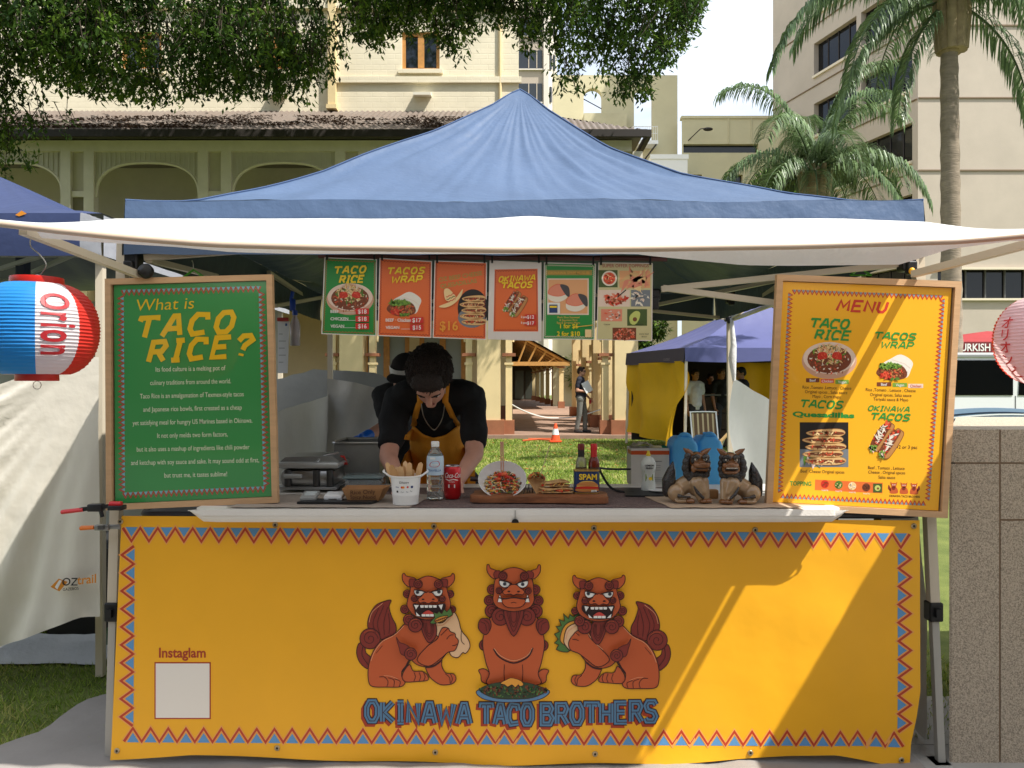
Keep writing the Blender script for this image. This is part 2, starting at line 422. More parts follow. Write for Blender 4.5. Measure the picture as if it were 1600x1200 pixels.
for a, b, c, d in wins:
    f = MB(); y = YW + .08
    f.box(a, a + .1, y, y + .1, c, d, orange); f.box(b - .1, b, y, y + .1, c, d, orange); f.box(a + .1, b - .1, y, y + .1, d - .1, d, orange); f.box(a + .1, b - .1, y, y + .1, c, c + .09, orange)
    m_ = (a + b) / 2; f.box(m_ - .09, m_ + .09, y - .02, y + .1, c + .09, d - .1, orange); f.box(a - .1, b + .1, YW - .1, YW - .003, c - .12, c, cream)
    fo = f.build('window', hb)
    p = MB(); p.add([(a + .1, y + .06, c + .09), (b - .1, y + .06, c + .09), (b - .1, y + .06, d - .1), (a + .1, y + .06, d - .1)], [(0, 1, 2, 3)], glassd); p.build('pane', fo)
g = MB(); g.tube([(-.35, YW - .05, 9.6), (-.35, YW - .05, 17)], .045, trim, 8); g.build('downpipe', hb); g = MB(); g.box(-5.42, -5.2, YW - .2, YW - .003, 9.62, 17, trim); g.box(-5.46, -5.16, YW - .26, YW - .003, 9.5, 9.62, trim); g.build('downpipe', hb)
for x in (-2.9, -7.2):
    g = MB(); g.prism([(0, 0), (-.34, -.08), (-.34, -.16), (0, -.1)], lambda u, w: V((x, YW - .003 + u, 10.02 + w)), (.52, 0, 0), M('white_vent', (220, 214, 196), .6)); g.build('vent', hb)
# verandah roof
g = MB(); xe, ye, ze, zw = 3.35, 19.4, 7.82, 9.5
def cor(u): return .022 * math.sin(u * 2 * math.pi / .16)
def froof(u, v):
    x = -19 + u * (xe + 19); yb = YW
    if x > .2: yb = YW - (x - .2) / (xe - .2) * (YW - ye)
    y = lerp(ye, yb, v); return V((x, y, lerp(ze, zw, (y - ye) / (YW - ye)) + cor(x)))
g.grid(840, 3, froof, roofm)
def sroof(u, v):
    y = ye + u * 13; xb = .2
    if y < YW: xb = xe - (y - ye) / (YW - ye) * (xe - .2)
    x = lerp(xe, xb, v); return V((x, y, lerp(ze, zw, (xe - x) / (xe - .2)) + cor(y)))
g.grid(360, 2, sroof, roofm, True); g.build('verandah_roof', hb)
# dead leaves lying on the roof
g = MB()
for _ in range(5200):
    x = rnd.uniform(-14, .6); y = ye + .1 + 2.2 * rnd.random() ** 1.6; z = lerp(ze, zw, (y - ye) / (YW - ye)) + .035
    if nz(x * .7, y * 1.5) < -.12 + (x + 6) * .012: continue
    a = rnd.uniform(0, 6.28); r = rnd.uniform(.03, .07); c, s_ = math.cos(a) * r, math.sin(a) * r
    g.add([(x - c, y - s_, z), (x + s_ * .5, y - c * .5, z + .03), (x + c, y + s_, z + .01), (x - s_ * .5, y + c * .5, z + .02)], [(0, 1, 2, 3)], M('roof_leaf', (100, 80, 64), .9))
lo = g.build('leaves', hb); lo['kind'] = 'stuff'
g = MB(); g.box(-19, xe + .05, ye - .12, ye, ze - .2, ze - .02, dark); g.box(xe + .053, xe + .16, ye - .1, 32, ze - .2, ze - .02, dark)
g.add([(-19, ye, ze - .06), (xe, ye, ze - .06), (xe, YW, ze - .02), (-19, YW, ze - .02)], [(0, 1, 2, 3)], M('roof_underside', (120, 116, 110), .8)); g.build('gutter', hb)
PX = [2.95 - 3.55 * i for i in range(6)]
utrim = M('shaded_upper_trim', (212, 204, 188), .65, var=.08, vs=3); ubat = M('shaded_upper_boards', (188, 182, 168), .7, var=.08, vs=2)  # upper trim and boards carry the verandah's shade in a greyer colour
g = MB(); g.box(-19, 3.1, 19.86, 20.14, 7.42, 7.7, utrim); g.box(2.96, 3.1, 20.14, 32, 7.42, 7.7, trim)
g.box(-19, 3.15, 19.8, 22.79, 4.16, 4.5, trim); g.box(.25, 3.15, 22.79, 32, 4.16, 4.5, trim); g.build('verandah_floor', hb)
def arch(x0, x1, zs, zc, ztop, n=22, pw=2.6):
    c, r = (x0 + x1) / 2, (x1 - x0) / 2
    ar = [(c + r * (1 if math.cos(t) >= 0 else -1) * abs(math.cos(t)) ** (2 / pw), zs + (zc - zs) * abs(math.sin(t)) ** (2 / pw)) for t in [math.pi * i / n for i in range(n + 1)]]
    return ar
def arch_panel(x0, x1, zs, zc, ztop, mp, thick, rim, bat, name, pw=2.6):
    ar = arch(x0, x1, zs, zc, ztop, pw=pw); m = MB()
    for (a, b), (c, d) in zip(ar, ar[1:]):
        q = [mp(a, b, 0), mp(c, d, 0), mp(c, ztop, 0), mp(a, ztop, 0)]; q2 = [mp(a, b, thick), mp(c, d, thick), mp(c, ztop, thick), mp(a, ztop, thick)]
        m.add(q + q2, [(0, 1, 2, 3), (7, 6, 5, 4), (0, 4, 5, 1)], bat)
    if rim == 'battens':
        k = int((x1 - x0) / .125)
        for i in range(1, k):
            x = lerp(x0, x1, i / k)
            for (a, b), (c, d) in zip(ar, ar[1:]):
                if min(a, c) <= x <= max(a, c): zz = lerp(b, d, (x - a) / (c - a) if c != a else 0); break
            q = [mp(x + s * .022, z, -.02) for z in (zz + .03, ztop) for s in (-1, 1)]; q2 = [mp(x + s * .022, z, -.001) for z in (zz + .03, ztop) for s in (-1, 1)]
            m.add(q + q2, [(0, 1, 3, 2), (0, 2, 6, 4), (1, 5, 7, 3)], bat)
    o = m.build(name, hb); r_ = MB(); r_.tube([mp(a, b, thick / 2) for a, b in ar], .045, MATS['shaded_upper_trim'] if name == 'valance_panel' else trim, n=6); r_.build('arch_rim', o)
for i, x in enumerate(PX):
    g = MB()
    for s in (-.3, .3): g.box(x + s - .13, x + s + .13, 19.86, 20.1, 4.5, 7.42, utrim)
    g.box(x - .17, x + .17, 19.9, 20.06, 6.25, 6.4, utrim); g.box(x - .17, x + .17, 19.97, 20.03, 6.4, 7.42, batten); g.box(x - .17, x + .17, 19.97, 20.03, 4.5, 6.25, M('grey_board', (120, 112, 92), .7)); g.build('upper_post', hb)
    if i: arch_panel(x + .43, PX[i - 1] - .43, 6.25, 7.16, 7.42, lambda a, b, t: V((a, 19.95 + t, b)), .05, 'battens', ubat, 'valance_panel')
arch_panel(-18.5, PX[5] - .43, 6.25, 7.16, 7.42, lambda a, b, t: V((a, 19.95 + t, b)), .05, 'battens', ubat, 'valance_panel')
for a, b in ((-13.6, -12.7), (-9.4, -8.2), (-6.2, -5.6), (-4.4, -3.3)): g = MB(); g.box(a, b, YW - .06, YW - .024, 4.5, 6.6 if b - a > .8 else 7.2, M('upper_door', (92, 92, 92), .5)); g.build('upper_door', hb)
g = MB(); g.box(1.6, 2.9, 20.3, 20.36, 4.5, 7.4, batten); g.box(2.3, 2.75, 20.24, 20.3, 4.5, 7.0, M('brown_door', (136, 84, 48), .5)); g.build('timber_screen', hb)
# ground floor: wall, pillars with colonnettes, arches
gw_ = M('ground_wall', (208, 190, 148), .8, var=.08, vs=1.5)
g = MB(); wallpan(g, (-20, 23.2), (1, 0, 0), 20, .1, 4.16, [(15.5, 16.9, 1.0, 3.2), (17.2, 18.6, .12, 3.2), (8, 9.6, 1, 3.2), (11, 12.6, 1, 3.2)], gw_, .2, (0, -1, 0))
g.add([(0, 23.2, .1), (0, 63, .1), (0, 63, 4.16), (0, 23.2, 4.16)], [(0, 1, 2, 3)], gw_); g.box(-20, .02, 23.14, 23.197, .1, .75, M('brown_dado', (112, 70, 50), .7)); g.build('lower_wall', hb)
for a, b, c, d in ((-4.5, -3.1, 1.0, 3.2), (-2.8, -1.4, .12, 3.2), (-12, -10.4, 1, 3.2), (-9, -7.4, 1, 3.2)):
    f = MB(); y = 23.24
    f.box(a, a + .14, y, y + .1, c, d, orange); f.box(b - .14, b, y, y + .1, c, d, orange); f.box(a + .14, b - .14, y, y + .1, d - .12, d, orange); f.box((a + b) / 2 - .09, (a + b) / 2 + .09, y, y + .1, c, d - .12, orange)
    fo = f.build('window', hb); p = MB(); p.add([(a + .14, y + .07, c), (b - .14, y + .07, c), (b - .14, y + .07, d - .1), (a + .14, y + .07, d - .1)], [(0, 1, 2, 3)], M('pale_blind', (150, 160, 158), .4)); p.build('pane', fo)
def colonnette(m, x, y, z0=.1, zc=2.2, w=.085):
    m.box(x - w - .06, x + w + .06, y - w - .06, y + w + .06, z0, z0 + .36, plinth); m.box(x - w, x + w, y - w, y + w, z0 + .36, zc - .3, trim)
    m.box(x - w - .03, x + w + .03, y - w - .03, y + w + .03, zc - .3, zc - .24, trim); m.box(x - w + .01, x + w - .01, y - w + .01, y + w - .01, zc - .24, zc - .08, trim)
    m.box(x - w - .09, x + w + .09, y - w - .09, y + w + .09, zc - .08, zc, plinth); m.box(x - w, x + w, y - w, y + w, zc, zc + .55, trim)
def pillar(x, y, along):
    m = MB(); m.box(x - .4, x + .4, y - .34, y + .34, .1, .47, plinth); m.box(x - .3, x + .3, y - .26, y + .26, .47, 4.158, trim); po = m.build('pillar', hb)
    for s in along:
        c = MB(); colonnette(c, x + s[0], y + s[1]); c.build('colonnette', po)
for i, x in enumerate(PX):
    pillar(x, 20.05, ((-.52, 0), (.52, 0)) if i else ((-.52, 0), (0, .55)))
    if i: arch_panel(x + .62, PX[i - 1] - .62, 2.5, 3.6, 4.158, lambda a, b, t: V((a, 20.0 + t, b)), .1, 'plain', trim, 'arcade_arch', 2.0)
SY = [20.05, 23.4, 27.0, 31.2]
for i, y in enumerate(SY[1:]):
    pillar(2.75, y, ((0, -.5), (0, .5)))
for a, b in zip(SY, SY[1:]): arch_panel(a + .62, b - .62, 2.5, 3.6, 4.158, lambda p, q, t: V((2.72 + t, p, q)), .1, 'plain', trim, 'arcade_arch', 2.0)
# lower covered way running on behind
cw = thing('covered_way', 'long lean-to covered walkway with a row of cream posts leading to a dark glass door', 'walkway', (1.2, 50, 0))
for k in range(6):
    y = 41.5 + 4 * k; x = 2.66 - (y - 41.5) * .046; c = MB(); colonnette(c, x, y, .1, 2.35, .12); c.build('post', cw)
g = MB(); rm = M('rafter_timber', (176, 132, 74), .7, var=.2, vs=5)
g.add([(-.0, 38.6, 4.1), (2.95, 38.6, 2.45), (2.0, 63, 2.45), (0, 63, 4.1)], [(0, 1, 2, 3)], rm); g.add([(0, 38.55, 4.18), (3.05, 38.55, 2.5), (2.1, 63, 2.5), (0, 63, 4.18)], [(3, 2, 1, 0)], dark)
for k in range(12): y = 38.7 + k * 2; g.tube([(0, y, 4.02), (2.9 - (y - 38.6) * .045, y, 2.42)], .07, rm, 4)
g.tube([(0, 38.7, 2.42), (2.9, 38.7, 2.42)], .14, rm, 4, tw=.5)
for k in range(4): g.tube([(.3 + k * .5, 38.72, 2.45), (.75 + k * .5, 38.72, 3.6 - k * .27)], .045, rm, 4)
g.build('lean_to_roof', cw)
g = MB(); g.box(0, 2.2, 63, 63.2, .1, 4, M('dark_door_frame', (60, 52, 44), .6)); d_ = g.build('end_door', cw)
g = MB(); g.box(.25, .95, 62.95, 62.99, .2, 2.5, M('grey_glass', (96, 104, 98), .15)); g.box(1.1, 1.8, 62.95, 62.99, .2, 2.5, M('grey_glass2', (66, 70, 64), .15)); g.build('pane', d_)
# ------------------------------------------------------------------ buildings behind
olive = M('olive_render', (198, 189, 154), .85, var=.1, vs=.35)
ab = thing('arched_building', 'tall pale olive rendered wall with two arched openings open to the sky', 'building', (6, 45, 0))
Y0 = 45; OP = [(1.8, 2.88, 17.1, 18.76), (4.75, 5.85, 15.7, 18.76)]
g = MB(); wallpan(g, (2.4, Y0), (1, 0, 0), 7.3, 0, 19.5, OP, olive, .5, (0, -1, 0))
wallpan(g, (2.4, Y0 + .5), (1, 0, 0), 7.3, 0, 19.5, OP, olive, 0, (0, 1, 0))
for s0, s1, za, zb in OP:
    x0, x1 = 2.4 + s0, 2.4 + s1; pts = arch(x0, x1, 18.22, 18.74, 0, 14, 2)
    for (a, b), (c, d) in zip(pts, pts[1:]):
        q = [(a, Y0 + t, b) for t in (.003, .497)] + [(c, Y0 + t, d) for t in (.003, .497)] + [(a, Y0 + t, 18.757) for t in (.003, .497)] + [(c, Y0 + t, 18.757) for t in (.003, .497)]
        g.add(q, [(0, 2, 6, 4), (1, 5, 7, 3), (0, 1, 3, 2)], olive)
g.add([(9.7, Y0, 0), (9.7, Y0 + .5, 0), (9.7, Y0 + .5, 19.5), (9.7, Y0, 19.5)], [(0, 1, 2, 3)], olive); g.add([(2.4, Y0, 19.5), (9.7, Y0, 19.5), (9.7, Y0 + .5, 19.5), (2.4, Y0 + .5, 19.5)], [(0, 1, 2, 3)], olive)
g.build('screen_wall', ab)
g = MB(); g.box(4.15, 6.6, 44.2, 44.99, 16.1, 17.0, M('concrete_parapet', (190, 182, 150), .85, var=.12, vs=1)); g.build('parapet', ab)
wht = M('white_paint', (226, 226, 222), .5)
g = MB(); g.box(6.9, 8.4, 44.1, 44.99, 15.2, 15.4, wht)
for k in range(13): g.tube([(6.95 + k * .118, 44.14, 15.4), (6.95 + k * .118, 44.14, 16.2)], .014, wht, 5)
for z in (16.2, 15.8): g.tube([(6.93, 44.14, z), (8.38, 44.14, z)], .022, wht, 5)
g.tube([(8.3, 44.2, 15.2), (7.5, 44.95, 14.2)], .05, dark, 5); g.build('balcony', ab)
g = MB(); g.box(7.6, 9.6, 42.0, 44.98, 12.3, 13.9, wht); g.box(7.55, 9.65, 41.95, 42.0, 13.7, 13.95, wht); g.build('white_bay', ab)
g = MB(); g.tube([(4.2, 45.25, 18.2), (5.3, 45.25, 17.6)], .03, dark, 5); g.build('rail', ab)
an = thing('annex_building', 'low pale olive annexe with a dark slot window under its flat parapet', 'building', (13, 44, 0))
g = MB(); wallpan(g, (9.72, 44), (1, 0, 0), 9, 0, 16.6, [(.1, 4.4, 14.65, 15.15), (.15, 1.15, 12.0, 13.4), (2.5, 3.5, 12.0, 13.4)], olive, .35, (0, -1, 0))
g.box(9.7, 18.8, 43.93, 44.4, 16.6, 16.75, olive); g.build('wall', an)
g = MB()
for a, b, c, d in ((.1, 4.4, 14.65, 15.15), (.15, 1.15, 12.0, 13.4), (2.5, 3.5, 12.0, 13.4)):
    g.add([(9.72 + a, 44.3, c), (9.72 + b, 44.3, c), (9.72 + b, 44.3, d), (9.72 + a, 44.3, d)], [(0, 1, 2, 3)], M('slot_glass', (30, 34, 36), .1))
g.box(10.0, 10.72, 44.25, 44.29, 12.55, 12.62, wht); g.build('window', an)
g = MB(); g.tube([(10.1, 44, 15.35), (10.6, 43.2, 15.75), (10.9, 43.1, 15.75)], .03, dark, 6); g.ell((11, 43.1, 15.7), (.28, .16, .1), dark); g.build('wall_lamp', an)
g = MB()
for x in (12.4, 13.7): g.tube([(x, 43.96, 15.15), (x, 43.96, 16.6)], .03, olive, 5)
g.build('conduit', an)
tw = thing('tower_block', 'distant beige high-rise with dark window bands behind the old building', 'building', (3.5, 95, 0))
tc_ = M('tower_concrete', (178, 164, 146), .85, var=.06, vs=.3); tl_ = M('tower_light', (214, 204, 190), .85)
g = MB(); g.box(-6, 3.9, 95, 110, 0, 70, tc_); g.box(3.9, 4.5, 94.6, 110, 0, 70, tl_); g.prism([(4.5, 95), (5.6, 96), (5.6, 108), (4.5, 108)], lambda x, y: V((x, y, 0)), (0, 0, 66), tl_); g.build('wall', tw, fixn=True)
for k in range(8):
    z = 24 + k * 4.1; f = MB(); f.box(.5, 3.7, 94.8, 94.99, z - .1, z + 2.2, M('tower_glass', (52, 56, 60), .12)); f.box(.4, 3.8, 94.7, 94.99, z - .25, z - .1, tl_); f.box(2.0, 2.12, 94.74, 94.8, z, z + 2.2, tc_); f.box(3.0, 3.12, 94.74, 94.8, z, z + 2.2, tc_)
    f.tube([(4.75, 95.2, z), (4.75, 95.2, z + 1.9)], .2, M('tower_glass', (52, 56, 60), .12), 4); f.tube([(5.2, 95.6, z), (5.2, 95.6, z + 1.9)], .2, M('tower_glass', (52, 56, 60), .12), 4); f.build('window', tw)
# concrete office at right
offc = M('office_concrete', (182, 170, 154), .88, var=.09, vs=.5, bump=.25, bs=30)
of = thing('office_building', 'big beige concrete office block with slanting dark ribbon windows beside the palms', 'building', (20, 38, 0))
C0 = V((18.5, 35, 0)); C1 = V((15.56, 45.8, 0)); D = (C1 - C0).normalized(); LL = (C1 - C0).length; NN = V((-D.y, D.x, 0)); NN = NN if NN.x < 0 else -NN
holes = []
for z in (1.8, 5.1, 8.4, 11.7, 15.0, 18.3, 21.6): holes += [(.03 * LL, .33 * LL, z, z + 1.75), (.36 * LL, .66 * LL, z, z + 1.75)]
g = MB(); atl = wallpan(g, C0, D, LL, 0, 40, holes, offc, .5, NN)
rh = [(.9, 9.5, 5.3, 6.7), (.9, 9.5, 2.2, 3.5)]; wallpan(g, C0, (1, 0, 0), 26, 0, 40, rh, offc, .5, (0, -1, 0))
g.add([(18.5, 35, 40), (44.5, 35, 40), (44.5, 50, 40), C1 + V((0, 0, 40))], [(0, 1, 2, 3)], offc); g.build('wall', of)
g = MB()
for z in (11.1, 14.4, 17.7, 21):
    g.box(18.52, 44, 34.94, 34.997, z, z + .06, M('joint', (126, 108, 88), .9)); a, b = atl(.02, z, -.03), atl(LL - .02, z, -.03); g.tube([a, b], .04, M('joint', (126, 108, 88), .9), 4)
for z in (5.3, 6.7): g.box(19.3, 28.1, 34.85, 34.997, z - .1, z - .004, M('pale_ledge', (216, 204, 180), .8))
for h in holes: a, b = atl(h[0], h[2] - .1, -.06), atl(h[1], h[2] - .1, -.06); g.tube([a, b], .09, M('pale_ledge', (216, 204, 180), .8), 4, tw=.5)
g.build('ledge', of)
og = M('office_glass', (22, 24, 27), .06, spec=.45); cur = M('vertical_blind', (88, 88, 86), .7, var=.3, vs=4)
for k, h in enumerate(holes):
    f = MB(); f.add([atl(h[0], h[2], .3), atl(h[1], h[2], .3), atl(h[1], h[3], .3), atl(h[0], h[3], .3)], [(0, 1, 2, 3)], og); fo = f.build('window', of)
    f = MB()
    for j in range(1, 4): s_ = lerp(h[0], h[1], j / 4); f.tube([atl(s_, h[2], .28), atl(s_, h[3], .28)], .035, dark, 4)
    f.build('mullion', fo)
for a, b, c, d in rh:
    f = MB(); f.add([(18.5 + a, 35.35, c), (18.5 + b, 35.35, c), (18.5 + b, 35.35, d), (18.5 + a, 35.35, d)], [(0, 1, 2, 3)], og)
    for j in range(9): f.box(19.9 + j * .9, 19.96 + j * .9, 35.25, 35.34, c, d, cur)
    f.build('window', of)
# ------------------------------------------------------------------ vegetation
def leafmat(n, c, t=.45): return M(n, c, .5, var=.35, vs=1.2, transl=t, spec=.35)
def leaf(m, p, d, L, w, mat, up=None):
    """one folded leaf: two triangles either side of the midrib"""
    q = d.cross(up if up is not None else V((0, 0, 1)));
    if q.length < .1: q = V((1, 0, 0))
    q.normalize(); n_ = q.cross(d); m.add([p, p + d * L * .45 + q * w - n_ * w * .3, p + d * L, p + d * L * .45 - q * w - n_ * w * .3], [(0, 1, 2), (0, 2, 3)], mat)
fl = [leafmat('fig_leaf', (78, 106, 44)), leafmat('fig_leaf_light', (116, 144, 58)), leafmat('fig_leaf_dark', (52, 78, 36))]
bark = M('grey_bark', (104, 92, 78), .9, var=.3, vs=8, bump=.8, bs=20)
ft = thing('fig_tree', 'big leafy fig tree with drooping dark green sprays hanging in front of the old building', 'tree', (-15.5, 16.5, 0))
g = MB(); g.tube([(-15.5, 16.5, 0), (-15.4, 16.4, 3), (-14.8, 16.3, 6.5), (-13.5, 16, 9)], [.7, .55, .5, .42], bark, 12)
for pts in ([(-13.5, 16, 9), (-10.5, 15.6, 10.2), (-6, 15.6, 10.6), (-2, 15.5, 10.3), (1.2, 15.4, 9.8), (3.2, 15.3, 9.6)], [(-14.8, 16.3, 6.5), (-12.6, 15.2, 8), (-9.5, 14.6, 9.4), (-6.5, 14.5, 9.8)], [(-13.5, 16, 9), (-12, 17, 12), (-9, 17.4, 14)], [(-10.5, 15.6, 10.2), (-7, 17, 12), (-3, 17, 13), (1, 16.5, 12.2)]):
    g.tube(crom(pts, False, 4), [lerp(.26, .05, i / (4 * (len(pts) - 1))) for i in range(4 * (len(pts) - 1) + 1)], bark, 8)
g.build('trunk', ft)
# how low the foliage hangs along the street front, in metres
low = [(-16, 6.2), (-11.3, 5.6), (-10.6, 5.8), (-9.8, 7.7), (-8.6, 7.25), (-7.6, 7.2), (-7.0, 7.6), (-6.6, 7.2), (-5.6, 7.5), (-5.1, 7.15), (-4.6, 7.4), (-4.0, 7.7), (-3.85, 8.2), (-3.95, 8.8), (-3.6, 9.6), (-3.45, 9.4), (-3.3, 8.5), (-2.9, 8.2), (-2.6, 8.55), (-2.0, 8.8), (-1.6, 8.5), (-1.35, 8.25), (-1.1, 8.2), (-.9, 8.9), (.0, 8.9), (.25, 8.3), (.6, 8.6), (.95, 8.0), (1.15, 6.95), (1.3, 7.5), (1.5, 8.2), (1.9, 8.1), (2.2, 7.5), (2.5, 7.1), (2.75, 7.2), (3.0, 7.9), (3.4, 8.1), (3.8, 8.8), (4.05, 9.6)]
twm = M('twig', (64, 54, 42), .9); g = MB(); twg = MB(); rr_ = random.Random(11)
def gap(x, z): return z < 9.15 and -3.72 < x < -3.38
N = 0
while N < 6400:
    x = rr_.uniform(-13.5, 4.05) if rr_.random() < .75 else rr_.uniform(-11.5, -3.9); y = 15.4 + rr_.gauss(0, 1.0); zl = interp(low, x) + abs(y - 15.4) * .25
    top = zl + (rr_.random() ** 1.3) * (13.2 - zl) if x < -4 else zl + (rr_.random() ** 1.1) * (11.2 - zl)
    z = top; N += 1
    if nz(x * .8, y * .5, z * .8) < -.4: continue
    if z < 9.2 and -3.75 < x < -3.3: continue
    hang = V((rr_.gauss(0, .35), rr_.gauss(0, .35), -1)).normalized(); ln = rr_.uniform(.35, .9)
    if z - ln < zl: ln = max(.12, z - zl)
    mt = rr_.choices(fl, [3, 2 if nz(x * .6, z * .6, 3) > -.1 else .3, 2])[0]
    p0 = V((x, y, z))
    for k in range(int(ln * 26) + 4):
        t = rr_.random(); p = p0 + hang * ln * t + V((rr_.gauss(0, .07), rr_.gauss(0, .07), rr_.gauss(0, .05)))
        d = (hang * .7 + V((rr_.gauss(0, .7), rr_.gauss(0, .7), rr_.gauss(-.1, .5)))).normalized()
        leaf(g, p, d, rr_.uniform(.08, .19), rr_.uniform(.02, .04), mt)
    if N % 2 == 0: twg.tube([p0 - hang * .35, p0 + hang * ln * .5, p0 + hang * ln + V((rr_.gauss(0, .05), 0, 0))], [.012, .007, .003], twm, 4)
for _ in range(300):   # the crown above, out of the picture, that shades the wall
    x = rr_.uniform(-13, 2.5); y = 17 + rr_.gauss(0, 1.2); z = rr_.uniform(12.3, 15 if x < -3 else 13)
    for k in range(26):
        p = V((x, y, z)) + V((rr_.gauss(0, .5), rr_.gauss(0, .5), rr_.gauss(0, .35))); d = V((rr_.gauss(0, 1), rr_.gauss(0, 1), rr_.gauss(-.3, .7))).normalized(); leaf(g, p, d, .24, .07, fl[0])
g.build('crown', ft); o = twg.build('twigs', ft); o['kind'] = 'stuff'
pf = [leafmat('palm_leaf', (124, 148, 100), .3), leafmat('palm_leaf_dark', (92, 114, 76), .3)]; pf[0].node_tree.nodes['Principled BSDF'].inputs['Roughness'].default_value = .35
ptr = M('palm_trunk', (140, 126, 108), .9, var=.3, vs=4, bump=.6, bs=14, stretch=(1, 1, 4)); boot = M('palm_boot', (150, 132, 100), .85, var=.35, vs=6)
def frond(m, base, az, el, L, rn, droop=1.0, n=64, ll=.55):
    d = V((math.cos(az) * math.cos(el), math.sin(az) * math.cos(el), math.sin(el))); p = V(base); pts = [p.copy()]; K = 26
    for i in range(K):
        d = (d + V((0, 0, -1)) * (.035 + .10 * i / K) * droop).normalized(); p = p + d * (L / K); pts.append(p.copy())
    m.tube(pts, [lerp(.028, .005, i / K) for i in range(K + 1)], pf[1], 5)
    for j in range(n):
        t = .12 + .88 * j / n; k = min(K - 1, int(t * K)); q = pts[k].lerp(pts[k + 1], t * K - k); dd = (pts[k + 1] - pts[k]).normalized(); sd_ = dd.cross(V((0, 0, 1))); sd_ = sd_.normalized() if sd_.length > .05 else V((1, 0, 0))
        l = ll * (1 - .55 * abs(t - .4) ** 1.3 * 1.5) * rn.uniform(.8, 1.1)
        for s in (-1, 1):
            a = (sd_ * s + dd * rn.uniform(.35, .8) + V((0, 0, rn.uniform(-.25, .4)))).normalized(); b = (a + V((0, 0, -1.15 * droop * rn.uniform(.6, 1.3)))).normalized(); c = (b + V((0, 0, -1.2))).normalized()
            w = .0105 * ll / .55; x_ = a.cross(V((0, 0, 1))); x_ = x_.normalized() if x_.length > .05 else V((1, 0, 0)); p1 = q + a * l * .35; p2 = p1 + b * l * .35; p3 = p2 + c * l * .3
            m.add([q - x_ * w * .6, q + x_ * w * .6, p1 - x_ * w, p1 + x_ * w, p2 - x_ * w * .8, p2 + x_ * w * .8, p3], [(0, 1, 3, 2), (2, 3, 5, 4), (4, 5, 6)], rn.choice(pf))
def palm(name, label, x, y, zc, r, L, fr, ll, seed):
    t = thing(name, label, 'palm', (x, y, 0), 'queen palms'); rn = random.Random(seed)
    pts = [(x, y, 0), (x, y, zc * .3), (x - .02, y, zc * .6), (x - .04, y, zc - .7)]; pts = crom(pts, False, 16); g = MB()
    g.tube(pts, [r * (1.15 - .3 * i / len(pts)) * (1.05 if i % 3 == 0 else .97) for i in range(len(pts))], ptr, 16); g.build('trunk', t, 60)
    g = MB(); g.tube([(x - .04, y, zc - .75), (x - .04, y, zc - .5), (x - .04, y, zc - .1), (x - .04, y, zc + .25)], [r * .9, r * 1.25, r * 1.1, r * .5], boot, 14)
    for k in range(9):
        a = k * .7; g.tube([(x + math.cos(a) * r, y + math.sin(a) * r, zc - .7), (x + math.cos(a) * r * 1.2, y + math.sin(a) * r * 1.2, zc - .2), (x + math.cos(a) * r * 1.5, y + math.sin(a) * r * 1.5, zc + .25)], [.09, .1, .05], boot, 6)
    g.build('leaf_bases', t, 60); g = MB()
    for az, el, l in fr: frond(g, (x - .04, y, zc + .1), R(az), R(el), L * l, rn, n=int(120 * l), ll=ll, droop=1.18)
    g.build('crown', t)
rn = random.Random(5)
fa = [(182, 30, 1.25), (200, 8, 1.0), (222, 42, .8), (168, -6, .95), (250, 40, .7), (150, 45, 1.0), (195, 55, 1.0), (2, 20, 1), (22, 45, .9), (-22, 20, .95), (-45, 40, .9), (-6, -25, .85), (305, 5, .75), (95, 35, .9), (65, 50, .9), (275, 55, .8), (188, -38, .75)]
palm('queen_palm', 'tall queen palm with a bare grey trunk right behind the menu board', 6.87, 12, 7.3, .145, 2.9, fa, .56, 4)
fb = [(a * 21 + rn.uniform(-8, 8), e, l) for a, e, l in zip(range(24), [70, 30, 50, 10, 62, 28, 45, -5, 75, 35, 20, 55, 0, 40, 65, 15, 30, 80, 48, 25, 60, 72, 36, 5], [1, .95, 1, .9, 1.05, 1, .95, .85, 1.1, 1, .9, 1, .8, 1, 1, .9, 1, 1.1, 1, 1, .95, 1.05, 1, .9])]
palm('queen_palm', 'shorter queen palm with a full arching crown in front of the annexe', 7.9, 20, 6.8, .27, 3.45, fb, .78, 9)
def shrub(name, label, cat, c, r, n, mats, L, seed, lumps=9):
    t = thing(name, label, cat, (c[0], c[1], 0)); rn = random.Random(seed); g = MB()
    g.tube([(c[0], c[1], 0), (c[0], c[1], c[2])], .06, bark, 6); g.build('trunk', t); g = MB(); cs = [V(c) + V((rn.uniform(-1, 1) * r[0], rn.uniform(-1, 1) * r[1], rn.uniform(-1, 1) * r[2])) * .7 for _ in range(lumps)]
    for _ in range(n):
        q = rn.choice(cs); d = V((rn.gauss(0, 1), rn.gauss(0, 1), rn.gauss(0, 1))).normalized(); p = q + V((d.x * r[0], d.y * r[1], d.z * r[2])) * .45 * rn.random() ** .4
        dd = (d + V((rn.gauss(0, .5), rn.gauss(0, .5), rn.gauss(-.2, .5)))).normalized(); leaf(g, p, dd, L * rn.uniform(.7, 1.2), L * .25, rn.choice(mats))
    g.build('crown', t)
sh = [leafmat('bright_leaf', (110, 150, 40)), leafmat('bright_leaf_b', (84, 128, 36))]
shrub('leafy_tree', 'small bright green tree behind the tent roof under the shorter palm', 'tree', (8.0, 24, 6.9), (1.3, .9, 1.0), 4200, sh, .17, 21)
shrub('leafy_tree', 'dark glossy tree seen between the arcade pillars', 'tree', (5.2, 44, 2.3), (2.4, 1, 1.9), 3000, fl[:2], .3, 22)
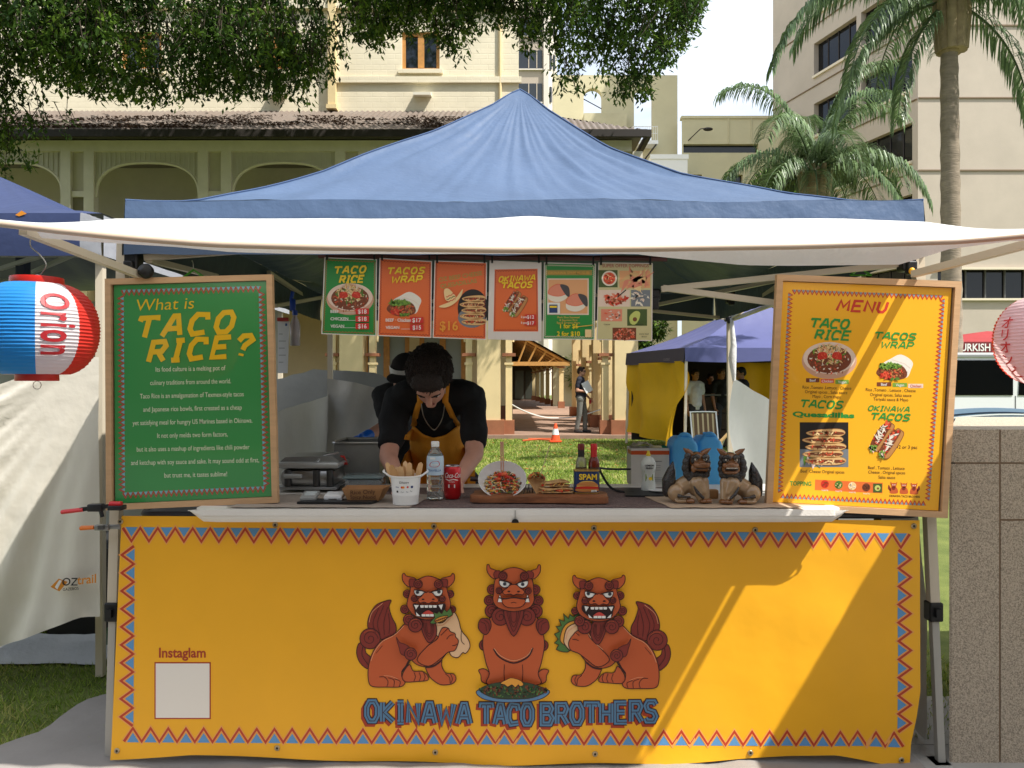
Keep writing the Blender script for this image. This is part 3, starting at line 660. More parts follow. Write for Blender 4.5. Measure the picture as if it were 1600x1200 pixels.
shrub('leafy_tree', 'dark shrub behind the lilac gazebo roof', 'tree', (4.2, 25, 2.9), (.8, .6, .9), 2200, fl, .2, 23)

# unseen building added behind the viewer to keep low sky off the stall front
sb = thing('sky_block_building', 'unseen grey brown office front added behind the viewer to block low sky light', 'building', (0, -16, 0))
sbm = M('sky_block_front', (132, 118, 104), .85, var=.15, vs=.5); g = MB(); hs = [(a, a + 2.6, z, z + 1.9) for a in (2 + 4 * i for i in range(12)) for z in (1.0, 4.6, 8.2)]
wallpan(g, (28, -15), (-1, 0, 0), 52, 0, 11.5, hs, sbm, .3, (0, 1, 0)); g.box(-24, 28, -25, -15.35, 0, 11.5, sbm); g.build('wall', sb)
for h in hs: g = MB(); x1, x0 = 28 - h[0], 28 - h[1]; g.add([(x0, -15.28, h[2]), (x1, -15.28, h[2]), (x1, -15.28, h[3]), (x0, -15.28, h[3])], [(3, 2, 1, 0)], og); g.build('window', sb)
# ------------------------------------------------------------------ the stall gazebo
GX0, GX1, GY0, GY1 = -1.41, 1.5, 2.8, 5.7
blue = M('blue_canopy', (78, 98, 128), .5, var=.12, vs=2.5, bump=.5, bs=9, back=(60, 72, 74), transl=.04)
metal = M('cream_steel', (206, 194, 172), .4, spec=.5); metal_in = M('grey_steel', (176, 172, 162), .4)
blk = M('black_plastic', (22, 22, 23), .45); whitecloth = M('white_cloth', (236, 235, 233), .8, var=.1, vs=2, bump=.7, bs=16, transl=.3)
gz = thing('gazebo', 'blue peaked pop-up gazebo with a white front awning over the taco stall', 'gazebo', (.045, 4.25, 0))
ft_ = [(0, 0), (.04, .012), (.12, .045), (.25, .124), (.4, .27), (.5, .39), (.75, .70), (.9, .885), (.96, .965), (1, 1.0)]
ftl = [(0, 0), (.04, .012), (.12, .043), (.25, .147), (.4, .29), (.5, .403), (.7, .61), (.9, .852), (.96, .95), (1, 1)]
ftr = [(0, 0), (.04, .01), (.12, .035), (.25, .1), (.5, .297), (.7, .527), (.8, .677), (.9, .827), (.96, .94), (1, 1)]
def canopy(mb, x0, x1, y0, y1, ze, zp, mat, wr=.02, n=44, seed=0, prof=ft_, drop=.2, vmat=None):
    cx, cy, hx, hy = (x0 + x1) / 2, (y0 + y1) / 2, (x1 - x0) / 2, (y1 - y0) / 2
    for k in range(4):
        ca, sa = [(1, 0), (0, 1), (-1, 0), (0, -1)][k]
        def fn(u, v, ca=ca, sa=sa):
            t = 1 - (1 - v) ; t = v; e = (u * 2 - 1)
            a, b = e * (1 - t), -(1 - t)
            X, Yy = a * ca - b * sa, a * sa + b * ca
            pf_ = interp(prof, t) if not isinstance(prof[0], list) else lerp(interp(prof[0], t), interp(prof[1], t), max(0, min(1, .5 + .5 * X / max(.03, 1 - t))))
            z = ze + (zp - ze) * pf_ - .05 * (1 - e * e) * math.sin(math.pi * t) ** 1.0 * .8
            w = (nz(math.atan2(Yy, X) * 5.2 + seed, t * 1.2) + .6 * nz(math.atan2(Yy, X) * 17 + 2 * t, t * 2.4 + 4 + seed)) * wr * math.sin(math.pi * min(1, t + .06)) * 1.2 + .5 * wr * nz(X * 3, Yy * 3 + seed, t)
            return V((cx + X * hx, cy + Yy * hy, z + w))
        mb.grid(n, n // 2, fn, mat)
        if drop:
            def fv(u, v, ca=ca, sa=sa):
                e = u * 2 - 1; X, Yy = e * ca + sa, e * sa - ca
                o = .012 * math.sin(v * math.pi * .5) * 1 + .008 * nz(e * 7 + seed, v * 2, k) * v
                return V((cx + X * hx * 1 + sa * o, cy + Yy * hy - ca * o, ze + .5 * wr * nz(X * 3, Yy * 3 + seed, 0) * (1 - v) - drop * v + .006 * nz(e * 9, k) * v))
            mb.grid(n, 3, fv, vmat or mat, True)
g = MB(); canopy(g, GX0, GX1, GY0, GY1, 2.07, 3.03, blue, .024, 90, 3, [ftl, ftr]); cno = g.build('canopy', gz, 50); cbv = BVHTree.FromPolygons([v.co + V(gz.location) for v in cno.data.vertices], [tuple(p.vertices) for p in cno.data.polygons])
def czv(x, y):
    h = cbv.ray_cast(V((x, y, 5)), V((0, 0, -1))); return h[0].z + .001 if h[0] is not None else 2.07
g = MB()
for sx_, sy_ in ((-1, -1), (1, -1), (1, 1), (-1, 1)):
    pts = [V((.045 + sx_ * 1.455 * (1 - t), 4.25 + sy_ * 1.45 * (1 - t), czv(.045 + sx_ * 1.452 * (1 - t), 4.25 + sy_ * 1.447 * (1 - t)))) for t in [i / 30 for i in range(31)]]; g = MB(); g.tube(pts, .0045, M('seam_blue', (58, 80, 116), .6), 5); g.build('ridge_seam', gz, 60)
# awning
bar_t = [(-40, 346), (0, 350), (100, 362), (200, 372), (330, 382), (500, 387), (800, 391), (1000, 389), (1250, 385), (1500, 377), (1600, 368), (1660, 362)]
YB = 2.12
def barz(x): return CH + (600 - interp(bar_t, 800 + x / YB * F)) / F * YB
def awn(u, v):
    x = lerp(-1.44, 1.50, u); y = lerp(2.785, YB, v); zt = 2.0 + .008 * math.exp(-((x - .06) / .1) ** 2) - .012 * (x > 1.2) * (x - 1.2) / .3
    z = lerp(zt, barz(x) + .012, v) - .012 * math.sin(math.pi * v) + .006 * nz(x * 5, v * 2) * math.sin(math.pi * min(1, v * .9 + .1)); return V((x, y, z))
g = MB(); g.grid(90, 10, awn, whitecloth, True); g.grid(90, 2, lambda u, v: awn(u, 1) + V((0, -.014 * math.sin(v * 3.14 / 2), -.010 * v)), whitecloth, True)
flap = [(40, 366), (150, 374), (265, 381), (350, 389), (450, 392), (560, 392), (620, 392), (1000, 392), (1010, 394), (1100, 403), (1170, 410), (1250, 411), (1420, 409), (1500, 384), (1600, 371)]
def fl_(u, v):
    x = lerp(-1.33, 1.48, u); px = 800 + x / YB * F; zb = min(CH + (600 - interp(flap, px)) / F * YB, barz(x) - .002); return V((x, YB + .02 + .03 * v, lerp(barz(x) + .004, zb, v)))
g.grid(80, 2, fl_, whitecloth); g.build('awning', gz, 60)
g = MB(); xs = [-1.47 + 2.99 * i / 40 for i in range(41)]; g.tube([(x, YB - .006, barz(x)) for x in xs], .0095, M('beige_bar', (200, 178, 156), .45), 8); g.build('awning_bar', gz, 60)
for a, b in ((P(218, 430, 2.77), P(36, 360, 2.14)), (P(1428, 428, 2.77), P(1650, 370, 2.14))):
    g = MB(); g.bar(a, b, .024, metal); g.build('awning_arm', gz)
legs = [((-1.43, 2.83, 1.98), (-1.482, 2.83, 0)), ((1.49, 2.83, 1.98), (1.578, 2.83, 0)), ((-1.33, 5.62, 1.98), (-1.33, 5.62, 0)), ((1.59, 5.62, 1.98), (1.6, 5.62, 0))]
for a, b in legs:
    a, b = V(a), V(b); m_ = a.lerp(b, .72); g = MB(); g.bar(a, m_, .034, metal); g.bar(m_, b + V((0, 0, .01)), .026, metal_in); lg = g.build('leg', gz)
    g = MB(); g.rbox(a.lerp(b, .715), (.05, .05, .07), blk, bev=.006); g.rbox(a.lerp(b, .715) + V((0, -.03, 0)), (.02, .02, .03), blk); g.build('leg_clamp', lg)
    g = MB(); g.box(b.x - .035, b.x + .025, b.y - .035, b.y + .035, .002, .012, metal); g.build('foot', lg)
for x, y in ((-1.40, 2.84), (1.46, 2.84), (-1.32, 5.6), (1.58, 5.6), (.545, 2.98), (1.42, 5.0)):
    g = MB(); z = 1.86 if y < 2.9 else (1.745 if y < 3.2 else 1.97 if y < 5.3 else 1.9); g.rbox((x, y, z), (.055, .055, .09 if y != 2.98 else .045), blk, bev=.008); g.rbox((x, y - .03, z - .035), (.035, .03, .05), blk, bev=.006); br = g.build('bracket', gz)
    if y == 2.84:
        g = MB(); g.ell((x + .008 * (1 if x < 0 else -1), y - .052, z - .05), (.011, .011, .013), M('yellow_button', (240, 176, 20), .4)); g.build('button', br)
for a, b in (((1033, 452, 2.95), (1432, 410, 2.85)), ((1036, 450, 2.95), (1330, 489, 2.86)), ((1012, 479, 5.2), (1225, 436, 4.2)), ((1012, 485, 5.55), (1140, 498, 5.6)), ((1143, 497, 5.6), (1225, 440, 4.2)), ((1146, 499, 5.6), (1300, 440, 3.5)), ((226, 403, 2.84), (560, 378, 2.95)), ((232, 406, 2.84), (338, 432, 3.6)), ((302, 398, 3.6), (340, 432, 4.2)), ((338, 420, 4.2), (512, 442, 5.4)), ((420, 426, 4.3), (486, 470, 5.55)), ((430, 478, 4.4), (522, 461, 5.6)), ((524, 461, 5.6), (700, 485, 5.6)), ((524, 490, 5.6), (820, 452, 5.6)), ((700, 488, 5.6), (1012, 452, 5.6))):
    g = MB(); g.bar(P(*a), P(*b), .022, metal); g.build('truss_bar', gz)
g = MB(); g.tube([(.045, 4.25, 2.9), (.045, 4.25, 2.25)], .03, metal, 8); g.build('centre_pole', gz)
grey_wall = M('grey_wall_cloth', (196, 194, 188), .8, var=.08, vs=3, bump=.5, bs=10, transl=.25)
def lw(u, v):
    y = lerp(2.9, 5.58, u); zt = lerp(1.24, 1.33, u) - .05 * math.sin(math.pi * u); return V((-1.36 + .03 * u + .02 * nz(y * 4, v * 2) + .015 * math.sin(y * 5 + v * 2), y, lerp(zt, .03, v)))
g = MB(); g.grid(40, 14, lw, grey_wall); g.build('side_wall', gz, 60)
def lb(u, v):
    x = lerp(-1.33, -.72, u); zt = interp([(0, 1.44), (.35, 1.41), (.62, 1.36), (.7, 1.28), (.8, 1.14), (1, .98)], u); return V((x, 5.52 + .04 * nz(x * 6 + v * 3, v * 4) + .03 * math.sin((u + v * .6) * 14), lerp(zt, .03, v)))
g = MB(); g.grid(40, 20, lb, M('dark_grey_wall_cloth', (206, 204, 198), .8, var=.12, vs=3, bump=.6, bs=9)); g.build('back_wall', gz, 60)
white_wall = M('white_wall_cloth', (224, 224, 222), .75, var=.06, vs=3, bump=.6, bs=8, transl=.3)
def rw(u, v):
    y = lerp(2.95, 5.58, u); zt = lerp(1.16, 1.44, u ** 1.3) - .05 * math.sin(math.pi * u); return V((1.58 + .03 * u - .05 * u ** 6 * math.sin(math.pi * min(1, v * 2.2)) + .025 * nz(y * 3, v * 3) + .02 * math.sin(y * 4 - v * 5), y, lerp(zt, .03, v)))
g = MB(); g.grid(40, 16, rw, white_wall, True); g.build('side_wall', gz, 60)
g = MB(); g.tube([P(1143, 497, 5.55), P(1146, 540, 5.55), P(1144, 560, 5.55), P(1147, 595, 5.55)], [.012, .022, .03, .012], whitecloth, 7); g.build('wall_tie', gz, 60)
# ------------------------------------------------------------------ neighbouring gazebos
navy = M('navy_canopy', (52, 64, 102), .55, var=.1, vs=2, bump=.3, bs=9, back=(88, 92, 98), transl=.05); greyc = M('grey_canopy_corner', (160, 162, 168), .6, var=.06, vs=3, bump=.3, bs=12)
nb = thing('gazebo', 'navy gazebo with grey corners and a cream side wall left of the taco stall', 'gazebo', (-3.4, 5.1, 0))
NX1, NX0, NY0, NY1 = -1.92, -4.9, 3.6, 6.6
g = MB(); canopy(g, NX0, NX1, NY0, NY1, 2.20, 2.78, navy, .02, 48, 8, [(0, 0), (.03, .02), (.1, .07), (.25, .17), (.5, .42), (.75, .7), (1, 1)], 0); g.build('canopy', nb, 50)
def val(x0, x1, m_, name):
    g = MB(); g.grid(24, 4, lambda u, v: V((lerp(x0, x1, u), NY0 - .006 - .006 * math.sin(v * 3), lerp(2.20, 2.0, v) - .03 * max(0, (lerp(x0, x1, u) + 2.0) / .08) * (1 - v) + .004 * nz(u * 8, v))), m_, True); g.build(name, nb, 60)
val(NX0, -2.02, navy, 'valance'); val(-2.02, NX1, greyc, 'corner_patch')
g = MB(); g.grid(24, 4, lambda u, v: V((NX1 + .006, lerp(NY0, NY1, u), lerp(2.19, 2.0, v))), greyc, True); g.build('valance', nb)
for x, y in ((-1.96, 3.66), (-1.96, 6.5), (-4.85, 6.5), (-4.85, 3.66)):
    g = MB(); g.bar((x, y, 2.1), (x, y, .01), .034, metal); g.build('leg', nb)
ctop = [(-5.0, 1.12), (-4.6, 1.16), (-2.4, 1.36), (-1.93, 1.52)]; cbot = [(-5.0, .02), (-4.0, .04), (-2.4, .18), (-1.93, .36)]
def cw_(u, v):
    x = lerp(-4.8, -1.84, u); zt, zb = interp(ctop, x), interp(cbot, x); d = u * 7 - v * 3.4
    th = math.atan2(v * 1.25 + .04, (1 - u) * 2.9 + .05); rr = math.hypot(v * 1.25, (1 - u) * 2.9); pull = .05 * math.sin(th * 17 + 1.2 * nz(u * 2, v * 2)) * min(1, rr * .8) * (.55 + .45 * math.sin(th * 5 + 1)) + .024 * math.sin(th * 43 + 2 * nz(u * 3, v * 2)) * min(1, rr) + .008 * nz(d * 1.2, v * 5) + .0025 * nz(u * 30, v * 18)
    return V((x, 3.42 + pull * (1 - .75 * max(0, u * 4 - 3)), lerp(zt, zb, v)))
cream_cloth = M('cream_wall_cloth', (226, 219, 204), .8, var=.04, vs=2.5, bump=.12, bs=20, transl=.1)
g = MB(); g.grid(110, 56, cw_, cream_cloth); g.build('wall_sheet', nb, 60)
a_ = Art(P(0, 1200, 3.365), (3.365 / F, 0, 0), (0, 0, 3.365 / F), step=.001); og_ = M('logo_orange', (214, 136, 36), .7); dk = M('logo_black', (40, 38, 36), .7); wt_ = M('print_white', (232, 230, 224), .6)
a_.poly([(79, 283), (92, 296), (106, 291), (93, 276)], og_); a_.poly([(86, 283), (93, 294), (97, 293), (90, 279)], wt_, 1); a_.text('OZ', 97.5, 285.6, 17, dk, 3, .1, .01, 'l'); a_.text('trail', 121, 287, 19, og_, 2, .12, .02, 'l', 1, R(6)); a_.text('GAZEBOS', 99, 277, 6, dk, 2, 0, .01, 'l', .95, R(5)); a_.build('logo', nb)
g = MB(); g.grid(20, 12, lambda u, v: V((lerp(-4.9, -1.98, u), 6.5 + .04 * math.sin(u * 20) + .03 * nz(u * 5, v * 4), lerp(2.1, .03, v))), M('grey_back_cloth', (176, 176, 174), .85, var=.1, vs=2, bump=.3, bs=6, transl=.2)); g.build('back_wall', nb, 60)
g = MB(); g.grid(20, 12, lambda u, v: V((-1.99 + .02 * math.sin(u * 18), lerp(4.6, 6.5, u), lerp(lerp(1.95, 2.1, u), .03, v))), M('grey_back_cloth')if 0 else MATS['grey_back_cloth']); g.build('side_wall', nb, 60)
for a, b in (((0, 398, 3.7), (150, 398, 3.7)), ((0, 420, 4.6), (110, 385, 3.75)), ((40, 430, 5), (120, 395, 3.8)), ((0, 438, 6.3), (60, 432, 6.3))):
    g = MB(); g.bar(P(*a), P(*b), .022, M('dull_steel', (150, 152, 156), .4)); g.build('truss_bar', nb)
g = MB(); g.rbox(P(36, 405, 4.4), (.06, .06, .3), M('navy_joint', (44, 52, 72), .5), bev=.01); g.build('centre_joint', nb)
a_ = Art(P(0, 1200, 3.59), (3.59 / F, 0, 0), (0, 0, 3.59 / F), step=.001); a_.poly([(24, 864), (34, 871), (42, 866), (30, 862)], og_); a_.build('logo', nb)
# unseen awning added at the right to shade the wall and banner's end
nr = thing('gazebo', 'unseen white awning on legs, added to shade the granite wall and the banner end', 'gazebo', (3.4, 1.9, 0))
g = MB(); g.grid(20, 8, lambda u, v: V((lerp(2.0, 5, u), lerp(.6, 2.78, v), 1.93 + .02 * nz(u * 6, v * 4) + .25 * u)), whitecloth); g.build('awning', nr, 60)
for x, y in ((2.06, .65), (2.1, 2.74), (4.95, .65), (4.95, 2.74)):
    g = MB(); g.bar((x, y, 1.94), (x, y, .01), .03, metal); g.build('leg', nr)
# far lilac gazebo with yellow walls
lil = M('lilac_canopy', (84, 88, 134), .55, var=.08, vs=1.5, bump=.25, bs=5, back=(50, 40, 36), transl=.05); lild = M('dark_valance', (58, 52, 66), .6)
fg = thing('gazebo', 'lilac blue gazebo with yellow side walls on the lawn behind the stall', 'gazebo', (4.9, 17.3, 0))
A = P(1070, 553, 15.2); Bq = P(990, 566, 17.6); ez = 2.1
ang = math.atan2(A.y - Bq.y, A.x - Bq.x); c0 = V((A.x, A.y, 0)); e1 = V((1, .04, 0)).normalized(); e2 = V((Bq.x - A.x, Bq.y - A.y, 0)).normalized()
E = [c0, c0 + e1 * 4.4, c0 + e1 * 4.4 + e2 * 2.9, c0 + e2 * 2.9]; pk = (E[0] + E[2]) / 2 + V((0, 0, 3.25))
g = MB()
for i in range(4):
    p, q = E[i], E[(i + 1) % 4]
    def fn(u, v, p=p, q=q): b = p.lerp(q, u) + V((0, 0, ez)); return b.lerp(pk, v) + V((0, 0, -.12 * math.sin(math.pi * v) + .02 * nz(u * 8, v * 3, i)))
    g.grid(16, 10, fn, lil)
g.build('canopy', fg, 50)
for i in range(4):
    p, q = E[i], E[(i + 1) % 4]; g = MB(); g.grid(12, 2, lambda u, v: p.lerp(q, u) + V((0, 0, ez + .02 - (.27 + .02 * math.sin(u * 9)) * v)) - (E[2] + E[0] - p - q) * .005 * v, lil if i == 0 else lild, True); g.build('valance', fg)
    g = MB(); g.bar(p + V((0, 0, 2.1)) + (pk - p - V((0, 0, 3))) * .02, p + V((0, 0, .01)) + (pk - p) * 0, .05, metal); g.build('leg', fg)
yel = M('yellow_wall_cloth', (222, 170, 20), .6, var=.08, vs=2, bump=.4, bs=4, transl=.3)
def yw(u, v):
    p = E[3].lerp(E[0], u) + V((0, 0, lerp(1.86, .16 + .12 * (1 - u) - .1 * max(0, u - .6), v))); return p + V((.12 * math.sin(u * 11) * (.3 + v * .7) + .1 * nz(u * 5, v * 3), -.06 * math.sin(v * 7 + u * 5), 0)) + V((.0 - .22 * v * v * (u > .9) * (u - .9) * 10 + .12 * math.sin(v * 6) * u, 0, 0))
g = MB(); g.grid(36, 22, yw, yel); g.build('side_wall', fg, 60)
def yb(u, v): p = E[3].lerp(E[2], .52 + .48 * u) + V((0, -.1, lerp(1.9, .95, v))); return p + V((0, .05 * math.sin(u * 20), 0))
g = MB(); g.grid(24, 8, yb, yel); g.build('back_wall', fg, 60)
g = MB(); q0, q1 = E[3] + V((.1, -.12, 0)), E[3].lerp(E[2], .55) + V((0, -.12, 0)); g.grid(4, 4, lambda u, v: q0.lerp(q1, u) + V((0, 0, lerp(2.0, .1, v))), M('shaded_inside', (46, 38, 34), .9)); g.build('back_wall', fg)  # dark sheet stands in for the shade inside the tent
a_ = Art(E[0].lerp(E[3], .3) + V((-.03, -.03, 1.88)), (E[0] - E[3]).normalized() * .35, (0, 0, .35), step=.006); a_.text('GAZEBO', 0, 0, .22, M('dim_print', (120, 110, 120), .6), 1, 0, 0, 'l'); a_.build('lettering', fg)
# red tent of the next stall with its name on the valance
red = M('red_tent', (166, 52, 56), .6, var=.1, vs=2, transl=.1, back=(110, 40, 44)); redd = M('red_valance', (120, 40, 42), .7)
rt = thing('gazebo', 'red tent roof with white lettering on its valance beyond the white van', 'gazebo', (14.5, 21, 0))
q0 = P(1455, 540, 20); g = MB(); x0, x1 = q0.x, q0.x + 6; zz = 2.5
g.add([(x0, 20, zz), (x1, 20, zz), (x1, 25, zz), (x0, 25, zz), (x0 + 3, 22.5, 2.95)], [(0, 1, 4), (1, 2, 4), (2, 3, 4), (3, 0, 4)], red); g.build('canopy', rt)
g = MB(); g.add([(x0, 19.98, zz), (x1, 19.98, zz), (x1, 19.98, zz - .3), (x0, 19.98, zz - .3)], [(3, 2, 1, 0)], redd); g.add([(x0, 20, zz), (x0, 25, zz), (x0, 25, zz - .3), (x0, 20, zz - .3)], [(0, 1, 2, 3)], redd); g.build('valance', rt)
for x in (x0 + .05, x1 - .05):
    for y in (20.05, 24.95): g = MB(); g.bar((x, y, zz), (x, y, .01), .06, metal); g.build('leg', rt)
a_ = Art((11.52, 19.975, zz - .27), (1, 0, 0), (0, 0, 1), step=.003); a_.text('TURKISH GOZLEME', 0, .03, .27, wt_, 1, 0, .02, 'l', .86); a_.build('lettering', rt)

# ------------------------------------------------------------------ banner
YBN = 2.775; KB = YBN / F
bcol = M('banner_vinyl', (246, 178, 34), .42, var=.06, vs=1.6, bump=.35, bs=3.2)
def boff(x, z):
    px = 800 + x / KB; py = 600 - (z - CH) / KB
    r_ = max(0, min(1, (px - 1085) / 160)); l = max(0, min(1, (470 - px) / 120)); t = max(0, min(1, (py - 830) / 200))
    o = r_ * t * (.007 * nz(px * .008, py * .010) + .005 * nz(px * .02, py * .012, 3)) + .012 * t * max(0, min(1, (px - 1290) / 60)) * math.sin((px - 1290 + (py - 900) * -.05) / 26) * .55
    b = max(0, (py - 1165) / 30); o += b * .008 * math.sin(px * .022) ; return o
def bdisp(p): return V((p.x, p.y + boff(p.x, p.z), p.z))
bot = [(173, 1187), (300, 1180), (430, 1184), (560, 1189), (800, 1195), (1050, 1193), (1200, 1184), (1310, 1180), (1380, 1192), (1425, 1197)]
rgt = [(808, 1437), (1080, 1437), (1120, 1431), (1160, 1422), (1200, 1419)]
def bn(u, v):
    py0, py1 = lerp(806, 813, u), interp(bot, lerp(173, 1425, u)); py = lerp(py0, py1, v); px = lerp(lerp(190, 173, v), interp(rgt, py), u); return bdisp(P(px, py, YBN))
ban = thing('banner', 'long yellow banner with three orange guardian lions hung across the front of the stall', 'banner', (0, YBN, .03))
g = MB(); g.grid(150, 50, bn, bcol, True); bo = g.build('cloth', ban, 80)
bred = M('banner_red', (190, 62, 36), .45); bblu = M('banner_blue', (96, 150, 196), .45); bpal = M('banner_peach', (240, 166, 88), .45)
bt = lambda px, py: (px, 1200 - py)
def bart(): return Art(P(0, 1200, YBN), (KB, 0, 0), (0, 0, KB), step=.00035, disp=bdisp)
a_ = bart()
a_.zig(192, 1200 - 835, 1421, 1200 - 845, 45, 21, bred, bblu, bpal, 1, 4.2, 1); a_.zig(194, 1200 - 1148, 1410, 1200 - 1155, 44, 21, bred, bblu, bpal, 1, 4.2, -1)
a_.zig(198, 1200 - 1134, 200, 1200 - 853, 10, 19, bred, bblu, bpal, 1, 4.2, -1); a_.zig(1412, 1200 - 1143, 1413, 1200 - 859, 10, 19, bred, bblu, bpal, 1, 4.2, 1)
a_.build('zigzag_border', ban)
a_ = bart(); bdr = M('banner_dark_red', (170, 58, 36), .45); a_.text('Instaglam', 285, 1200 - 1027, 21.5, bdr, 1, 0, .022, 'c', .93); a_.build('lettering', ban)
a_ = bart(); a_.rect(241.5, 1200 - 1123.5, 329.5, 1200 - 1034.5, bdr, 1); a_.rect(243.5, 1200 - 1121.5, 327.5, 1200 - 1036.5, M('banner_white', (236, 228, 214), .5), 2); a_.build('white_panel', ban)
for px, py in ((430, 820), (678, 822), (928, 825), (1180, 828), (433, 1169), (680, 1176), (930, 1179), (1173, 1177), (183, 1173), (1407, 1186), (188, 815), (1428, 822)):
    c = bdisp(P(px, py, YBN - .002)); g = MB(); rt_ = Matrix.Rotation(R(90), 3, 'X'); g.lathe([(.0045, 0), (.0045, .002), (.0085, .003), (.0105, .0)], c, M('brass_eyelet', (176, 160, 130), .35, metal=.8), 16, rt_, cap=False); g.add([c + V((math.cos(t) * .005, -.0005, math.sin(t) * .005)) for t in [i * .628 for i in range(10)]], [tuple(range(10))], blk); g.build('eyelet', ban)
# lions
lo_, lm_, lk, lh, lcr = M('lion_orange', (198, 92, 48), .45), M('lion_maroon', (136, 50, 40), .45), M('lion_line', (58, 26, 24), .5), M('lion_light', (232, 160, 116), .45), M('lion_cream', (236, 192, 146), .45)
lwht, lgrn, lgr2, lbrn, lred, lyel = M('lion_white', (236, 232, 222), .45), M('lion_green', (84, 122, 60), .45), M('lion_dark_green', (46, 70, 44), .45), M('lion_brown', (120, 62, 36), .45), M('lion_tongue', (206, 70, 60), .45), M('lion_cheese', (232, 160, 60), .45)
def side_lion(tf, flip, food):
    a = bart(); T = lambda pts: [tf(*p) for p in pts]
    class L:
        n = 1
    def blob(pts, mat, w=1.3, k=4): a.blob(T(pts), mat, L.n, lk, w, k); L.n += 2
    def line(pts, mat=lk, w=1.0): a.stroke(crom(T(pts), False, 4), w, mat, L.n + 1)
    def swirl(x, y, r, mat=lm_):
        c = tf(x, y); a.circle(c[0], c[1], r / 5, mat, L.n); a.stroke([(c[0] + r / 5 * math.cos(i * .3142), c[1] + r / 5 * math.sin(i * .3142)) for i in range(20)], 1.2, lk, L.n + 1, True)
        a.spiral(c[0], c[1], r / 5 * .78, lk, L.n + 1, .9, 1.7, flip); a.stroke([(c[0] + r / 5 * .8 * math.cos(1.2 + i * .2), c[1] + r / 5 * .8 * math.sin(1.2 + i * .2)) for i in range(7)], .7, lo_, L.n + 1); L.n += 2
    def hi(pts, w=.8): line(pts, lh, w)
    blob([(180, 925), (115, 880), (86, 800), (105, 725), (150, 742), (160, 800), (210, 850)], lm_); line([(175, 890), (130, 820), (135, 750)])
    blob([(265, 690), (200, 640), (173, 590), (185, 510), (235, 430), (300, 398), (356, 389), (340, 440), (362, 520), (395, 590), (385, 655), (330, 690)], lm_)
    for p in ([(235, 640), (215, 560), (260, 450)], [(270, 660), (250, 560), (300, 430)], [(305, 660), (300, 560), (330, 440)], [(340, 650), (345, 570), (335, 490)]): line(p, lk, .8)
    hi([(185, 560), (210, 480), (290, 412)])
    swirl(192, 688, 80)
    blob([(452, 950), (500, 890), (530, 940), (600, 942), (640, 975), (642, 1012), (560, 1022), (480, 1026), (442, 1010)], lo_)
    for x in (535, 575, 610): line([(x, 950), (x + 12, 985), (x, 1016)])
    blob([(628, 880), (745, 820), (752, 900), (785, 955), (845, 962), (863, 1005), (830, 1040), (750, 1047), (690, 1015), (650, 970)], lo_); line([(820, 962), (835, 1000), (822, 1036)])
    line([(780, 960), (812, 990), (818, 1035)])
    blob([(480, 560), (390, 645), (285, 700), (215, 790), (180, 910), (182, 1020), (215, 1060), (320, 1064), (430, 1062), (466, 1030), (445, 1000), (440, 945), (470, 900), (505, 850), (560, 890), (640, 906), (720, 880), (790, 800), (840, 720), (760, 600), (620, 540)], lo_)
    line([(265, 985), (305, 985), (333, 1020), (325, 1058)]); line([(335, 990), (380, 1010), (378, 1060)]); line([(385, 1000), (428, 1020), (420, 1060)]); line([(290, 740), (240, 800)], lk, .7); hi([(455, 588), (380, 660), (290, 708), (230, 785), (200, 860)], .9); hi([(300, 975), (350, 978), (410, 1000)], .7)
    line([(510, 850), (470, 910), (440, 945)], lk, 2.2); line([(630, 910), (690, 900), (745, 860)], lk, 2.6)
    if food == 'wrap':
        blob([(672, 560), (760, 560), (838, 476), (880, 530), (905, 620), (958, 690), (972, 750), (940, 800), (915, 795), (880, 832), (830, 822), (805, 780), (740, 690), (700, 640)], lcr); line([(905, 620), (905, 700), (930, 730)]); hi([(690, 585), (770, 575), (840, 500)])
    else:
        M_ = lambda pts: [(1325 - x, y - 12) for x, y in pts]
        blob(M_([(405, 790), (345, 770), (365, 735), (330, 720), (360, 690), (330, 650), (372, 630), (342, 590), (385, 585), (365, 535), (410, 550), (400, 490), (440, 530), (450, 495), (480, 515), (520, 478), (535, 510), (570, 500), (580, 545), (470, 620), (430, 700), (450, 780)]), lgrn, 1.2, 2); blob(M_([(440, 745), (390, 720), (375, 680), (400, 600), (450, 555), (520, 545), (480, 600), (430, 660)]), lyel, 1); blob(M_([(450, 775), (412, 730), (405, 690), (425, 610), (480, 570), (560, 560), (582, 545), (565, 600), (500, 680), (470, 760)]), lcr); hi(M_([(420, 690), (440, 625), (500, 585)]))
    if food == 'wrap': blob([(560, 850), (640, 745), (715, 690), (735, 640), (760, 600), (800, 602), (820, 630), (855, 645), (860, 670), (882, 700), (872, 745), (850, 780), (800, 792), (745, 840), (650, 900)], lo_); line([(745, 660), (775, 630), (800, 605)]); line([(790, 690), (815, 660), (845, 655)]); line([(835, 740), (860, 735), (872, 725)]); line([(640, 745), (720, 685)])
    else:
        M_ = lambda pts: [(1325 - x, y - 12) for x, y in pts]
        blob(M_([(760, 850), (690, 760), (610, 680), (585, 630), (550, 610), (505, 625), (480, 650), (450, 690), (440, 730), (460, 775), (520, 800), (580, 845), (670, 905)]), lo_); line(M_([(470, 690), (495, 690), (520, 700)])); line(M_([(500, 640), (525, 660)])); line(M_([(590, 640), (640, 710), (710, 770)]), lh, .9)
    blob([(588, 530), (690, 540), (712, 650), (655, 718), (605, 640)], lm_, 1.2)
    for k in range(3): line([(610 + k * 12, 560), (620 + k * 10, 630), (655, 690 - k * 22), (690 - k * 10, 630), (682 - k * 8, 560)], lk, .7)
